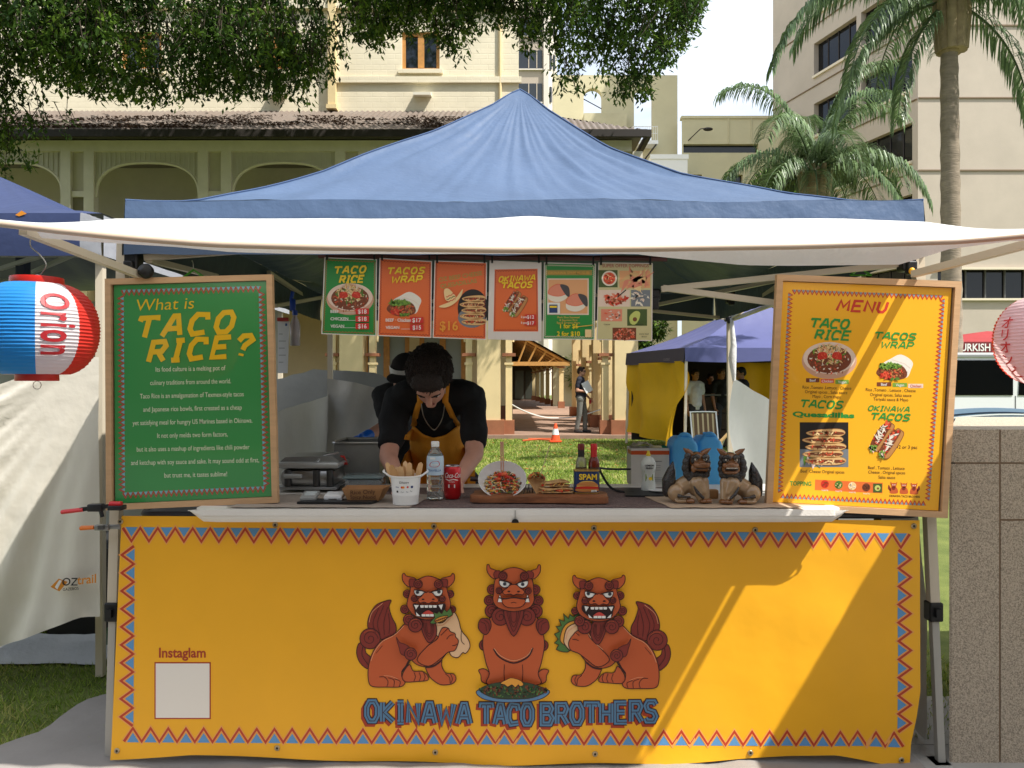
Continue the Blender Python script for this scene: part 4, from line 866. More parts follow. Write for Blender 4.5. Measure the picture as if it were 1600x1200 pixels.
    for x, y, r in ((465, 455, 34), (835, 455, 28), (484, 335, 32), (818, 335, 30), (497, 535, 44), (548, 576, 55)): swirl(x, y, r)
    if food != 'wrap': swirl(760, 576, 55); swirl(800, 530, 40)
    blob([(505, 320), (520, 250), (570, 220), (650, 193), (735, 220), (785, 250), (800, 320), (822, 400), (815, 450), (780, 495), (700, 530), (610, 532), (530, 495), (485, 430), (488, 380)], lo_)
    for s in (1, -1):
        S = lambda pts: [(650 + s * (x - 650), y) for x, y in pts]
        blob(S([(446, 185), (450, 230), (480, 268), (515, 278), (555, 240), (545, 210), (500, 198), (475, 190), (462, 172)]), lo_); blob(S([(500, 225), (520, 215), (550, 225), (540, 270), (505, 275)]), lm_, .9, 3); swirl(650 + s * -80, 255, 33)
        swirl(650 + s * -110, 368, 23)
    blob([(542, 300), (580, 305), (622, 312), (605, 338), (570, 346), (546, 330)], lwht, 1); blob([(758, 297), (720, 305), (680, 312), (697, 338), (732, 347), (756, 328)], lwht, 1)
    for x, y in ((566, 316), (733, 312)): c = tf(x, y); a.circle(c[0], c[1], 2.8, M('lion_pupil', (70, 88, 96), .4), L.n); a.circle(c[0], c[1], 1.4, lk, L.n + 1)
    L.n += 2; line([(540, 296), (590, 300), (640, 318)], lk, 1.8); line([(760, 292), (710, 300), (660, 318)], lk, 1.8)
    blob([(570, 372), (598, 345), (620, 320), (655, 313), (685, 322), (705, 348), (730, 372), (718, 396), (680, 390), (652, 404), (620, 392), (585, 398)], lo_, 1.2)
    for x in (610, 690): c = tf(x, 370); a.circle(c[0], c[1], 2.2, lk, L.n, 1.3)
    blob([(535, 405), (600, 414), (650, 416), (710, 414), (775, 403), (780, 440), (740, 480), (690, 506), (600, 508), (555, 490), (545, 450)], M('lion_mouth', (40, 20, 20), .5), 1.3)
    blob([(600, 490), (650, 452), (700, 490)], lred, .8)
    for k in range(4): a.poly(T([(588 + k * 33, 415), (618 + k * 33, 415), (615 + k * 33, 434), (591 + k * 33, 434)])[::flip], lwht, L.n)
    for k in range(3): a.poly(T([(600 + k * 32, 484), (628 + k * 32, 484), (630 + k * 32, 502), (600 + k * 32, 502)])[::flip], lwht, L.n)
    for pts in ([(540, 412), (578, 414), (556, 448)], [(730, 414), (765, 408), (752, 450)], [(556, 468), (590, 500), (560, 498)], [(735, 470), (700, 502), (728, 498)]): a.poly(T(pts), lwht, L.n)
    L.n += 1
    if food == 'wrap':
        blob([(665, 545), (700, 510), (690, 470), (720, 478), (735, 460), (755, 480), (775, 445), (795, 465), (820, 438), (835, 470), (838, 490), (770, 530), (690, 560)], lgrn, 1.1, 2); blob([(700, 530), (740, 505), (800, 495), (790, 520), (720, 550)], lyel, .8, 2)
        for k in range(7): c = tf(705 + k * 14, 538 - k * 5); a.circle(c[0], c[1], 1.5, lbrn, L.n)
        L.n += 1
    blob([(405, 660), (430, 700), (470, 715), (508, 745), (480, 800), (440, 790), (425, 740), (412, 700)], lm_, 1); swirl(515, 790, 48)
    a.build('lion_emblem', ban)
side_lion(lambda x, y: (540 + x / 5, 340 - y / 5), 1, 'wrap'); side_lion(lambda x, y: (800 + (1325 - x) / 5, 340 - (y + 12) / 5), -1, 'taco')
def mid_lion():
    a = bart(); tf = lambda x, y: (540 + x / 3.077, 340 - y / 3.077); T = lambda pts: [tf(*p) for p in pts]
    class L: n = 1
    def blob(pts, mat, w=1.3, k=4): a.blob(T(pts), mat, L.n, lk, w, k); L.n += 2
    def line(pts, mat=lk, w=1.0): a.stroke(crom(T(pts), False, 4), w, mat, L.n + 1)
    def swirl(x, y, r, fl):
        c = tf(x, y); q = r / 3.077; a.circle(c[0], c[1], q, lm_, L.n); a.stroke([(c[0] + q * math.cos(i * .3142), c[1] + q * math.sin(i * .3142)) for i in range(20)], 1.2, lk, L.n + 1, True); a.spiral(c[0], c[1], q * .78, lk, L.n + 1, .9, 1.7, fl); L.n += 2
    for s in (1, -1):
        S = lambda pts: [(808 + s * (x - 808), y) for x, y in pts]
        blob(S([(650, 600), (640, 575), (670, 570), (700, 600), (690, 640), (655, 630)]), lo_)
        for x, y, r in ((668, 455, 26), (690, 240, 24), (702, 290, 32)): swirl(808 - s * (808 - x) if s == 1 else 808 + (808 - x), y, r, s)
    blob([(690, 330), (740, 300), (876, 300), (926, 330), (950, 400), (955, 460), (940, 540), (925, 590), (935, 640), (808, 646), (682, 640), (692, 590), (676, 540), (660, 460), (665, 400)], lo_)
    line([(765, 640), (762, 590), (764, 545)]); line([(848, 640), (852, 590), (850, 545)]); line([(712, 470), (740, 510), (808, 538), (875, 510), (900, 465)], lk, 2.4); line([(715, 468), (745, 503), (808, 527), (872, 503), (897, 465)], lh, 1.0)
    for s in (1, -1):
        X = lambda x: 808 + s * (x - 808); S = lambda pts: [(X(x), y) for x, y in pts]
        blob(S([(640, 345), (655, 325), (690, 328), (700, 360), (685, 395), (665, 400), (640, 375)]), lm_); line(S([(650, 340), (672, 352), (678, 385)]), lk, .8); line(S([(665, 330), (688, 348), (690, 380)]), lk, .8)
        swirl(X(745), 315, 42, s); swirl(X(705), 185, 24, s)
    blob([(768, 270), (850, 270), (848, 330), (808, 408), (768, 330)], lm_)
    for k in range(3): line([(775 + k * 9, 285), (785 + k * 6, 330), (808, 385 - k * 22), (831 - k * 6, 330), (841 - k * 9, 285)], lk, .7)
    blob([(712, 200), (718, 140), (745, 100), (808, 78), (871, 100), (898, 140), (904, 200), (905, 240), (880, 272), (808, 290), (736, 272), (710, 240)], lo_)
    for s in (1, -1):
        X = lambda x: 808 + s * (x - 808); S = lambda pts: [(X(x), y) for x, y in pts]
        blob(S([(680, 68), (682, 100), (705, 128), (728, 130), (745, 105), (720, 90), (698, 82), (690, 65)]), lo_); blob(S([(715, 100), (740, 92), (748, 115), (728, 130), (714, 122)]), lm_, .9, 3); swirl(X(757), 118, 20, s); swirl(X(738), 188, 15, s)
        blob(S([(740, 140), (765, 145), (790, 152), (782, 168), (762, 173), (744, 162)]), lwht, 1); c = tf(X(765), 156); a.circle(c[0], c[1], 2.8, MATS['lion_pupil'], L.n); a.circle(c[0], c[1], 1.4, lk, L.n + 1); L.n += 2
        line(S([(738, 138), (770, 142), (800, 156)]), lk, 1.8)
    blob([(756, 190), (778, 172), (795, 158), (821, 158), (838, 172), (860, 190), (850, 205), (826, 202), (808, 208), (790, 202), (766, 205)], lo_, 1.2)
    for x in (785, 831): c = tf(x, 190); a.circle(c[0], c[1], 2.2, lk, L.n, 1.3)
    blob([(752, 240), (760, 226), (808, 220), (856, 226), (864, 240), (845, 262), (808, 268), (771, 262)], lo_, 1.2); line([(735, 218), (765, 224), (808, 218), (851, 224), (881, 218)], lk, 2); line([(795, 245), (808, 241), (821, 245)], lk, .8)
    for s in (1, -1): a.poly(T([(808 + s * 55, 240), (808 + s * 77, 240), (808 + s * 66, 205)]), lwht, L.n); line([(808 + s * 55, 240), (808 + s * 66, 205), (808 + s * 77, 240)], lk, .8)
    L.n += 2
    blob([(630, 665), (660, 700), (740, 716), (808, 717), (880, 714), (950, 696), (978, 662), (900, 640), (808, 640), (700, 640)], M('lion_plate', (92, 134, 170), .4), 1.2)
    rn = random.Random(4); blob([(645, 660), (690, 632), (760, 620), (850, 620), (930, 640), (965, 662), (900, 695), (808, 702), (710, 695)], lgr2, .8)
    for _ in range(230):
        x = rn.uniform(645, 965); y = 655 + rn.uniform(-18, 38) * (1 - ((x - 808) / 190) ** 2); c = tf(x, y); r = rn.uniform(1.5, 3.4); t = rn.uniform(0, 6.28)
        a.poly([(c[0] + r * math.cos(t), c[1] + r * math.sin(t)), (c[0] + r * .5 * math.cos(t + 1.6), c[1] + r * .5 * math.sin(t + 1.6)), (c[0] - r * math.cos(t), c[1] - r * math.sin(t)), (c[0] + r * .5 * math.cos(t - 1.6), c[1] + r * .5 * math.sin(t - 1.6))], rn.choice([lgr2, lgr2, lgrn, lbrn, lk] if y > 655 else [lbrn, lbrn, lk, lgrn]), L.n + rn.randint(0, 3))
    L.n += 4; blob([(745, 625), (780, 605), (800, 600), (840, 612), (855, 632), (838, 640), (830, 632), (815, 645), (800, 632), (780, 642), (765, 632)], lyel, .8, 3)
    a.build('lion_emblem', ban)
mid_lion()
a_ = bart(); tb = M('title_blue', (86, 128, 160), .45); tr_ = M('title_red', (168, 58, 32), .45)
def bend(cx): return lambda X: .0
for word, x0, x1 in (('OKINAWA', 572, 734), ('TACO', 752, 832), ('BROTHERS', 846, 1026)):
    tot = sum(gw(c) + .2 for c in word) - .2; h = 30; sx = (x1 - x0) / (tot * h); cx = x0
    for i, c in enumerate(word):
        w_ = gw(c) * h * sx; xm = cx + w_ / 2; yb_ = 1200 - 1131 + 5.5 * ((xm - 800) / 230) ** 2
        for dx, dy, m_, ww, lay in ((-3.5, -4, tr_, .36, 1), (0, 0, lk, .36, 3), (0, 0, tb, .25, 5), (0, 0, lk, .035, 7)): a_.glyphs(c, cx + dx, yb_ + dy, h, m_, lay + (i % 2), ww, 0, .2, 'l', sx)
        cx += w_ + .2 * h * sx
a_.build('title_lettering', ban)
# ------------------------------------------------------------------ food pictures for the printed menus
fc = {k: M('print_' + k, v, .45) for k, v in dict(meat=(120, 62, 36), meat2=(158, 84, 48), rice=(236, 226, 208), tom=(204, 52, 36), tom2=(226, 92, 58), let=(120, 160, 60), let2=(86, 126, 48), chz=(240, 208, 150), bowl=(206, 160, 134), bowl2=(232, 208, 190), tort=(222, 180, 122), tort2=(190, 134, 76), wrapw=(236, 230, 218), black=(34, 30, 30), grey=(120, 126, 132), pink=(226, 140, 112), nori=(74, 70, 72), avo=(196, 204, 110), avog=(70, 90, 40), seed=(120, 70, 40), peach=(230, 168, 116)).items()}
def scatter(a, cx, cy, rx, ry, n, mats, s, lay, rn, el=2.2):
    for _ in range(n):
        t, r = rn.uniform(0, 6.28), rn.random() ** .55; x, y = cx + rx * r * math.cos(t), cy + ry * r * math.sin(t); q = rn.uniform(0, 3.14); l, w = s * rn.uniform(.6, 1.3) * el / 2, s * rn.uniform(.35, .6)
        c, d = math.cos(q), math.sin(q); a.tri([(x - c * l, y - d * l), (x + d * w, y - c * w), (x + c * l, y + d * l), (x - d * w, y + c * w)], [(0, 1, 2, 3)], fc[rn.choice(mats)], lay + rn.randint(0, 5))
def pic_bowl(a, x, y, r, sd=1):
    rn = random.Random(sd); a.circle(x, y - r * .1, r, fc['bowl'], 1, r * .66, 32); a.circle(x, y, r * .95, fc['bowl2'], 2, r * .58, 32); a.circle(x, y - r * .05, r * .8, fc['meat'], 3, r * .5, 24)
    scatter(a, x, y - r * .15, r * .76, r * .5, 120, ['meat', 'meat2', 'meat2', 'rice', 'tom2'], r * .055, 4, rn); scatter(a, x, y + r * .12, r * .62, r * .36, 80, ['let', 'let2', 'chz', 'chz', 'tort'], r * .06, 10, rn, 4); scatter(a, x, y + r * .3, r * .45, r * .24, 90, ['chz', 'bowl2', 'chz', 'peach'], r * .045, 16, rn, 5)
    for s in (-1, 1): a.blob([(x + s * r * .1, y), (x + s * r * .42, y - r * .05), (x + s * r * .4, y + r * .18), (x + s * r * .15, y + r * .2)][::s], fc['tom'], 22); scatter(a, x + s * r * .26, y + r * .08, r * .14, r * .1, 9, ['tom2', 'tom'], r * .06, 23, rn)
def pic_wrap(a, x, y, s, sd=2):
    rn = random.Random(sd); a.blob([(x - s * .5, y + s * .1), (x - s * .1, y + s * .45), (x + s * .35, y + s * .62), (x + s * .85, y + s * .3), (x + s * .8, y - s * .05), (x + s * .5, y - s * .45)], fc['wrapw'], 1); a.stroke([(x - s * .1, y + s * .4), (x + s * .5, y + s * .2), (x + s * .75, y)], s * .02, fc['bowl2'], 2)
    a.blob([(x - s * .8, y - s * .25), (x - s * .55, y + s * .1), (x, y + s * .22), (x + s * .45, y + s * .05), (x + s * .62, y - s * .3), (x + s * .4, y - s * .5), (x - s * .3, y - s * .55)], fc['meat'], 3)
    scatter(a, x - s * .05, y - s * .2, s * .6, s * .28, 110, ['meat', 'meat2', 'tom2', 'tort2'], s * .08, 4, rn); scatter(a, x - s * .35, y - s * .35, s * .25, s * .15, 26, ['tom', 'tom2'], s * .1, 10, rn); scatter(a, x - s * .2, y + s * .1, s * .5, s * .12, 60, ['let', 'let2', 'let'], s * .1, 12, rn); scatter(a, x + s * .1, y - s * .5, s * .35, s * .05, 18, ['let2', 'let'], s * .08, 12, rn)
def pic_stack(a, x, y, w, h, sd=3, rnd_=False):
    rn = random.Random(sd)
    if rnd_: a.circle(x, y, w * .52, fc['black'], 1, h * .52, 30); a.circle(x - w * .05, y - h * .25, w * .46, fc['grey'], 2, h * .27, 24)
    else: a.rect(x - w / 2, y - h / 2, x + w / 2, y + h / 2, fc['black'], 1); a.rect(x - w / 2, y - h * .5, x + w / 2, y - h * .1, fc['grey'], 2); scatter(a, x, y - h * .32, w * .46, h * .14, 26, ['let2', 'grey', 'bowl2'], w * .09, 3, rn)
    n = 5
    for i in range(n):
        yy = y - h * .36 + h * .78 * i / n; xx = x + w * .03 * (-1) ** i; ww = w * (.42 if i < 4 else .4); t = h * .085
        a.blob([(xx - ww, yy), (xx - ww * .5, yy - t * .9), (xx + ww * .6, yy - t), (xx + ww, yy), (xx + ww * .7, yy + t), (xx - ww * .4, yy + t * .8)], fc['tort'], 9, fc['tort2'], w * .01); a.blob([(xx - ww * .85, yy - t * .1), (xx + ww * .7, yy - t * .5), (xx + ww * .85, yy + t * .2), (xx - ww * .4, yy + t * .35)], fc['meat'], 11); scatter(a, xx, yy - t * .1, ww * .8, t * .4, 34, ['meat2', 'tom2', 'meat', 'chz'], w * .035, 12, rn)
def pic_taco(a, x, y, s, sd=4):
    rn = random.Random(sd)
    for ox, oy in ((-.22, .18), (.12, -.08)):
        c, d = math.cos(R(58)), math.sin(R(58)); T = lambda u, v: (x + s * (ox + u * c - v * d), y + s * (oy + u * d + v * c))
        a.blob([T(-.55, -.2), T(-.2, -.28), T(.5, -.26), T(.62, -.1), T(.5, .1), T(-.5, .06)], fc['tort2'], 1 if ox < 0 else 12, fc['meat'], s * .02); a.blob([T(-.5, -.08), T(.5, -.12), T(.55, .02), T(.3, .2), T(-.45, .18)], fc['meat'], 3 if ox < 0 else 14)
        for k in range(46): q = T(rn.uniform(-.45, .5), rn.uniform(-.05, .16)); scatter(a, q[0], q[1], s * .04, s * .04, 1, ['meat2', 'tom', 'meat', 'tom2'], s * .1, 4 if ox < 0 else 15, rn)
        for k in range(14): q = T(rn.uniform(-.35, .45), rn.uniform(0, .12)); scatter(a, q[0], q[1], s * .03, s * .03, 1, ['rice'], s * .06, 8 if ox < 0 else 21, rn, 5)
        q = T(-.52, .04); scatter(a, q[0], q[1], s * .12, s * .12, 22, ['let', 'let2', 'bowl2'], s * .09, 9 if ox < 0 else 22, rn)
wood = M('light_oak', (204, 164, 122), .5, var=.12, vs=5, stretch=(1, 1, 9), bump=.08, bs=30); backb = M('board_back', (150, 120, 84), .8)
def sheet(Y, q, mat, bev=0): a = Art(P(0, 1200, Y), (Y / F, 0, 0), (0, 0, Y / F), step=.0003); a.poly([(x, 1200 - y) for x, y in q], mat, 0); return a
def frame(q, w, Y, parent):
    """mitred wooden frame round a quad of four picture corners"""
    pts = [V((x, y)) for x, y in q]; c = sum(pts, V((0, 0))) / 4; inn = []
    for i in range(4):
        p, a_, b_ = pts[i], (pts[i - 1] - pts[i]).normalized(), (pts[(i + 1) % 4] - pts[i]).normalized(); inn.append(p + (a_ + b_) * w)
    for i in range(4):
        j = (i + 1) % 4; m = MB(); m.prism([tuple(pts[i]), tuple(pts[j]), tuple(inn[j]), tuple(inn[i])], lambda x, y: P(x, y, Y + .012), (0, -.024, 0), wood); m.build('frame_rail', parent, fixn=True)
    m = MB(); m.prism([tuple(p) for p in pts], lambda x, y: P(x, y, Y + .018), (0, -.005, 0), backb); m.build('backing', parent, fixn=True)
    return inn
TZ = .963
# --- green board
gq = [(169, 437), (428, 430), (437, 784), (171, 796)]; YG = 2.77
gb = thing('menu_board', 'green framed poster with yellow heading about taco rice, at the left counter end', 'menu board', P(300, 790, YG))
inn = frame(gq, 9, YG, gb)
ggreen = M('poster_green', (58, 146, 76), .35, coat=1.0); gy = M('poster_yellow', (236, 190, 34), .35, coat=1.0); gw2 = M('poster_cream', (226, 232, 200), .35, coat=1); gr_ = M('poster_red', (176, 76, 56), .35, coat=1); gbl = M('poster_blue', (120, 182, 190), .35, coat=1)
a_ = sheet(YG, [tuple(p) for p in inn], ggreen); tl, tr2, br2, bl2 = [(p.x, 1200 - p.y) for p in inn]
def corner(u, v): return (lerp(lerp(bl2[0], br2[0], u), lerp(tl[0], tr2[0], u), v), lerp(lerp(bl2[1], br2[1], u), lerp(tl[1], tr2[1], u), v))
for (u0, v0, u1, v1, n, sd_) in ((.05, .965, .95, .965, 28, 1), (.05, .035, .95, .035, 28, 1), (.045, .05, .045, .95, 38, -1), (.955, .05, .955, .95, 38, 1)):
    p, q = corner(u0, v0), corner(u1, v1); a_.zig(*p, *q, n, 8, gr_, gbl, None, 1, 3.0, sd_)
a_.build('print', gb)
a_ = Art(P(0, 1200, YG), (YG / F, 0, 0), (0, 0, YG / F), step=.0003); sl = R(1.6)
a_.text('What is', 257, 1200 - 484, 26, gy, 2, .18, -.004, 'c', 1.12, sl * 1.6)
a_.glyphs('TACO', 287, 1200 - 523, 30, gy, 2, .27, .34, .34, 'c', 1.3, R(4)); a_.glyphs('RICE?', 311, 1200 - 560, 30, gy, 6, .27, .34, .3, 'c', 1.22, R(4))
for k, (t, w_) in enumerate([('Its food culture is a melting pot of', 109), ('culinary traditions from around the world.', 126), ('Taco Rice is an amalgamation of Texmex-style tacos', 162), ('and Japanese rice bowls, first created as a cheap', 154), ('yet satisfying meal for hungry US Marines based in Okinawa.', 187), ('It not only melds two form factors,', 110), ('but it also uses a mashup of ingredients like chili powder', 176), ('and ketchup with soy sauce and sake. It may sound odd at first,', 200), ('but trust me, it tastes sublime!', 98)]):
    vs, _ = text2d(t); wd = max(v[0] for v in vs) - min(v[0] for v in vs); a_.text(t, [298, 298, 300, 301, 301, 301, 302, 305, 306][k], 1200 - (579.5 + k * 20.7), 10.6, gw2, 2, 0, .002, 'c', w_ / (wd * 10.6), sl * .8)
a_.build('lettering', gb)
# --- yellow menu board
yq = [(1211, 430), (1497, 441), (1475, 808), (1194, 793)]; YM = 2.772
mbd = thing('menu_board', 'yellow framed MENU poster with four pictured dishes, at the right counter end', 'menu board', P(1335, 800, YM))
inn = frame(yq, 9.5, YM, mbd); my = M('menu_yellow', (246, 180, 34), .42, coat=.35); mg = M('menu_green', (40, 146, 60), .45, coat=.3); mr = M('menu_red', (204, 58, 40), .45, coat=.3); mk = M('menu_brown', (84, 52, 26), .5); mbl = M('menu_greyblue', (128, 150, 160), .45)
a_ = sheet(YM, [tuple(p) for p in inn], my); tl, tr2, br2, bl2 = [(p.x, 1200 - p.y) for p in inn]
for (u0, v0, u1, v1, n, sd_) in ((.07, .955, .95, .955, 34, 1), (.06, .03, .92, .03, 34, -1), (.055, .045, .06, .95, 48, 1), (.93, .045, .95, .95, 48, -1)):
    p, q = corner(u0, v0), corner(u1, v1); a_.zig(*p, *q, n, 6.5, mr, mbl, None, 1, 2.0, sd_)
a_.build('print', mbd)
mp_ = lambda x, y: (1190 + x * .3166, 1200 - (420 + y * .3166))
a_ = Art(P(0, 1200, YM), (YM / F, 0, 0), (0, 0, YM / F), step=.0003); ms = R(-2)
def G(t, x, y, h, mat, sx=1, w=.24): p = mp_(x, y); a_.glyphs(t, p[0], p[1], h * .3166, mat, 2 + (y % 7) * .5, w, .3, .18, 'c', sx, ms)
G('MENU', 490, 210, 50, mr, 1.4, .26); G('TACO', 330, 292, 42, mg, 1.34, .26); G('RICE', 345, 348, 42, mg, 1.34, .26); G('TACOS', 655, 348, 31, mg, 1.55, .26); G('WRAP', 665, 392, 30, mg, 1.5, .24); G('TACOS', 292, 686, 34, mg, 1.45, .26); G('OKINAWA', 625, 702, 23, mg, 1.5, .24); G('TACOS', 632, 746, 30, mg, 1.5, .26)
def Tt(t, x, y, s, mat=mk, bold=0, sx=1): p = mp_(x, y); a_.text(t, p[0], p[1], s * .3166, mat, 2, 0, bold, 'c', sx, ms * .7)
Tt('Quesadillas', 305, 732, 34, mg, .045, 1.95)
for t, x, y in (('Rice ,Tomato ,Lettuce , Cheese', 322, 594), ('Original spices , Salsa sauce', 318, 616), ('Mayo , Corn chips', 320, 638), ('Rice ,Tomato , Lettuce , Cheese', 637, 606), ('Original spices, Salsa sauce', 637, 630), ('Teriyaki sauce & Mayo', 637, 652), ('Beef  Cheese Original spices', 300, 1008), ('Beef , Tomato , Lettuce', 615, 990), ('Cheese , Original spices', 617, 1012), ('Salsa sauce', 617, 1036)): Tt(t, x, y, 22, mk, 0, .86)
Tt('2 or 3 psc', 722, 888, 24, mk, .005, .95); p = mp_(668, 878); a_.poly([(p[0] - 2, p[1]), (p[0] + 1.5, p[1] - 2), (p[0] + 1.5, p[1] + 2)], mk, 2); Tt('TOPPING', 192, 1070, 30, mg, .02, .85)
for t, x, y, w_, mt in (('Beef', 252, 550, 66, 'meat'), ('Chicken', 324, 554, 66, 'tom2'), ('Vegan', 397, 558, 66, 'let'), ('Beef', 604, 570, 72, 'meat'), ('Vegan', 682, 573, 72, 'let'), ('Chicken', 760, 578, 74, 'bowl2')):
    p = mp_(x, y); a_.rect(p[0] - w_ * .158, p[1] - 3.2, p[0] + w_ * .158, p[1] + 3.2, fc[mt], 1); a_.text(t, p[0], p[1] - 2.2, 6, mr if mt == 'bowl2' else wt_, 2, 0, .01, 'c', .9)
a_.build('lettering', mbd)
a_ = Art(P(0, 1200, YM), (YM / F, 0, 0), (0, 0, YM / F), step=.00018); p = mp_(334, 440); pic_bowl(a_, p[0], p[1], 43, 5); p = mp_(652, 490); pic_wrap(a_, p[0], p[1], 34, 6); p = mp_(308, 868); pic_stack(a_, p[0], p[1], 76, 70, 7); p = mp_(618, 850); pic_taco(a_, p[0], p[1], 42, 8)
p = mp_(422, 1070); a_.poly([mp_(264, 1040), mp_(262, 1092), mp_(596, 1108), mp_(598, 1056)], M('topping_orange', (228, 112, 50), .45), 1)
for x, y, c_, c2 in ((312, 1062, 'tom', 'meat'), (380, 1066, 'let2', 'chz'), (447, 1072, 'chz', 'rice'), (516, 1078, 'meat', 'black')):
    p = mp_(x, y); a_.circle(p[0], p[1], 6.3, fc[c_], 3); scatter(a_, p[0], p[1], 4.5, 4.5, 14, [c_, c2], 2, 4, random.Random(x)); a_.text('topping', p[0], p[1] - 10.5, 3.4, wt_, 3, 0, 0, 'c')
p = mp_(572, 1082); a_.rect(p[0] - 7, p[1] - 7, p[0] + 7, p[1] + 7, fc['avog'], 2); a_.circle(p[0], p[1], 4.5, fc['avo'], 3); a_.circle(p[0] + .6, p[1] - .6, 1.8, fc['seed'], 4)
for k in range(3):   # the three small lions of the maker's mark
    p = mp_(652 + k * 50, 1085 + k * 2); m2 = -1 if k == 2 else 1; a_.blob([(p[0] - 6, p[1] - 7), (p[0] + 6, p[1] - 7), (p[0] + 5, p[1] + 1), (p[0], p[1] + 3), (p[0] - 5, p[1] + 1)], lo_, 1); a_.circle(p[0], p[1] + 5, 4.2, lo_, 3); a_.circle(p[0], p[1] + 1, 2.6, lm_, 4)
    for s in (-1, 1): a_.poly([(p[0] + s * 2, p[1] + 8), (p[0] + s * 5.4, p[1] + 11), (p[0] + s * 4.4, p[1] + 6)], lo_, 5); a_.circle(p[0] + s * 1.6, p[1] + 6, .8, lwht, 6)
    a_.rect(p[0] - 2.2, p[1] + 2.2, p[0] + 2.2, p[1] + 3.6, lk, 6)
    if k != 1: a_.blob([(p[0] - m2 * 5, p[1] - 4), (p[0] - m2 * 9, p[1]), (p[0] - m2 * 8, p[1] + 6), (p[0] - m2 * 5, p[1] + 1)], lm_, 1)
p = mp_(705, 1128); a_.text('OKINAWA TACO BROTHERS', p[0], p[1], 4.6, lk, 2, 0, .02, 'c', .8, ms); a_.build('pictures', mbd)
# --- the row of six laminated menu cards under the awning
rod = thing('hanging_rail', 'dark red rail under the awning that the menu cards hang from', 'rail', P(770, 402, 2.93))
g = MB(); g.tube([P(498, 399, 2.93), P(770, 402, 2.93), P(1042, 404, 2.93)], .011, M('dark_red_pole', (96, 54, 50), .45), 8); g.build('pole', rod)
YP = 2.9; lam = dict(rough=.3, coat=.5); cg = M('card_green', (40, 140, 62), .4); co = M('card_orange', (226, 108, 52), .4); cy = M('card_yellow', (240, 206, 40), .4); cwh = M('card_white', (222, 214, 208), .35); cr = M('card_red', (206, 48, 44), .4); ckh = M('card_khaki', (206, 196, 146), .4); cgr = M('card_faded_green', (170, 150, 70), .4)
def card(name_label, q, bgm, inset):
    t = thing('menu_card', name_label, 'menu card', P(sum(p[0] for p in q) / 4, q[0][1], YP), 'menu cards hanging from the rail'); n = 2
    m = MB(); m.prism([tuple(p) for p in q], lambda x, y: P(x, y, YP + .0012), (0, -.0011, 0), cwh); m.build('sheet', t, fixn=True)
    a = Art(P(0, 1200, YP), (YP / F, 0, 0), (0, 0, YP / F), step=.00018); c = V((sum(p[0] for p in q) / 4, sum(p[1] for p in q) / 4)); iq = []
    for p in q: d = V(p) - c; iq.append((c.x + d.x * (1 - inset / 42), c.y + d.y * (1 - inset / 62)))
    a.poly([(x, 1200 - y) for x, y in iq], bgm, 0)
    for x in (q[0][0] + 4, q[1][0] - 4):
        h = MB(); h.tube([P(x, q[0][1] + 4, YP - .003), P(x, q[0][1] - 8, YP - .004)], .004, blk, 6); h.tube([P(x, q[0][1] - 8, YP), P(x, q[0][1] - 10, YP + .03)], .003, blk, 5); h.build('clip', t)
    return t, a, iq
def border(a, iq, c1, n=16, m=30):
    z = [(x, 1200 - y) for x, y in iq]; c = V((sum(p[0] for p in z) / 4, sum(p[1] for p in z) / 4)); z = [tuple(c + (V(p) - c) * .955) for p in z]
    for i, k in ((0, n), (1, m), (2, n), (3, m)):
        p, q = V(z[i]), V(z[(i + 1) % 4]); d = (q - p) / (k * 2); nn = V((-d.y, d.x)).normalized(); a.stroke([tuple(p + d * j + nn * (1 if j % 2 else -1)) for j in range(k * 2 + 1)], .8, c1, 1)
def price(a, x, y, t, s=11): a.rect(x - s * .95, 1200 - y - s * .14, x + s * .95, 1200 - y + s * .72, cr, 30); a.text(t, x, 1200 - y, s * .82, wt_, 31, 0, .015, 'c')
def lab(a, t, x, y, s=6.5, c=None, al='l', b=.02, sx=1, rot=0): a.text(t, x, 1200 - y, s, c or wt_, 31, 0, b, al, sx, rot)
t, a, iq = card('green TACO RICE card with a rice bowl and three prices, first in the row', [(507, 402), (589, 405), (588, 525), (502, 522)], cg, 1.6); border(a, iq, gr_)
pic_bowl(a, 547, 1200 - 464, 37, 11); a.glyphs('TACO', 546.5, 1200 - 427, 10, cy, 26, .28, .3, .3, 'c', 1.3, R(2)); a.glyphs('RICE', 549, 1200 - 441.5, 10, cy, 26, .3, .3, .2, 'c', 1.2, R(2))
for k, (l_, p_) in enumerate((('BEEF', '$18'), ('CHICKEN', '$18'), ('VEGAN', '$16'))): lab(a, l_, 517, 489 + k * 11.5); price(a, 566.5, 490 + k * 11.5, p_); a.rect(532, 1200 - 489.5 - k * 11.5, 557, 1200 - 489 - k * 11.5, wt_, 30)
a.build('print', t)
t, a, iq = card('orange TACOS WRAP card with a burrito and two prices', [(593, 403), (675, 408), (674, 528), (590, 525)], co, 1.6); border(a, iq, M('card_dark_red', (150, 50, 40), .4))
pic_wrap(a, 630, 1200 - 476, 32, 12); a.glyphs('TACOS', 634, 1200 - 428, 9.2, cy, 30, .27, .3, .28, 'c', 1.35, R(1)); a.glyphs('WRAP', 635, 1200 - 441.5, 9.4, cy, 30, .26, .3, .2, 'c', 1.4, R(1))
for k, (l_, p_) in enumerate((('BEEF · Chicken', '$17'), ('VEGAN', '$15'))): lab(a, l_, 603, 502.5 + k * 11.5); price(a, 651.5, 503.5 + k * 11.5, p_); a.rect(627, 1200 - 503 - k * 11.5, 642, 1200 - 502.5 - k * 11.5, wt_, 30)
a.build('print', t)
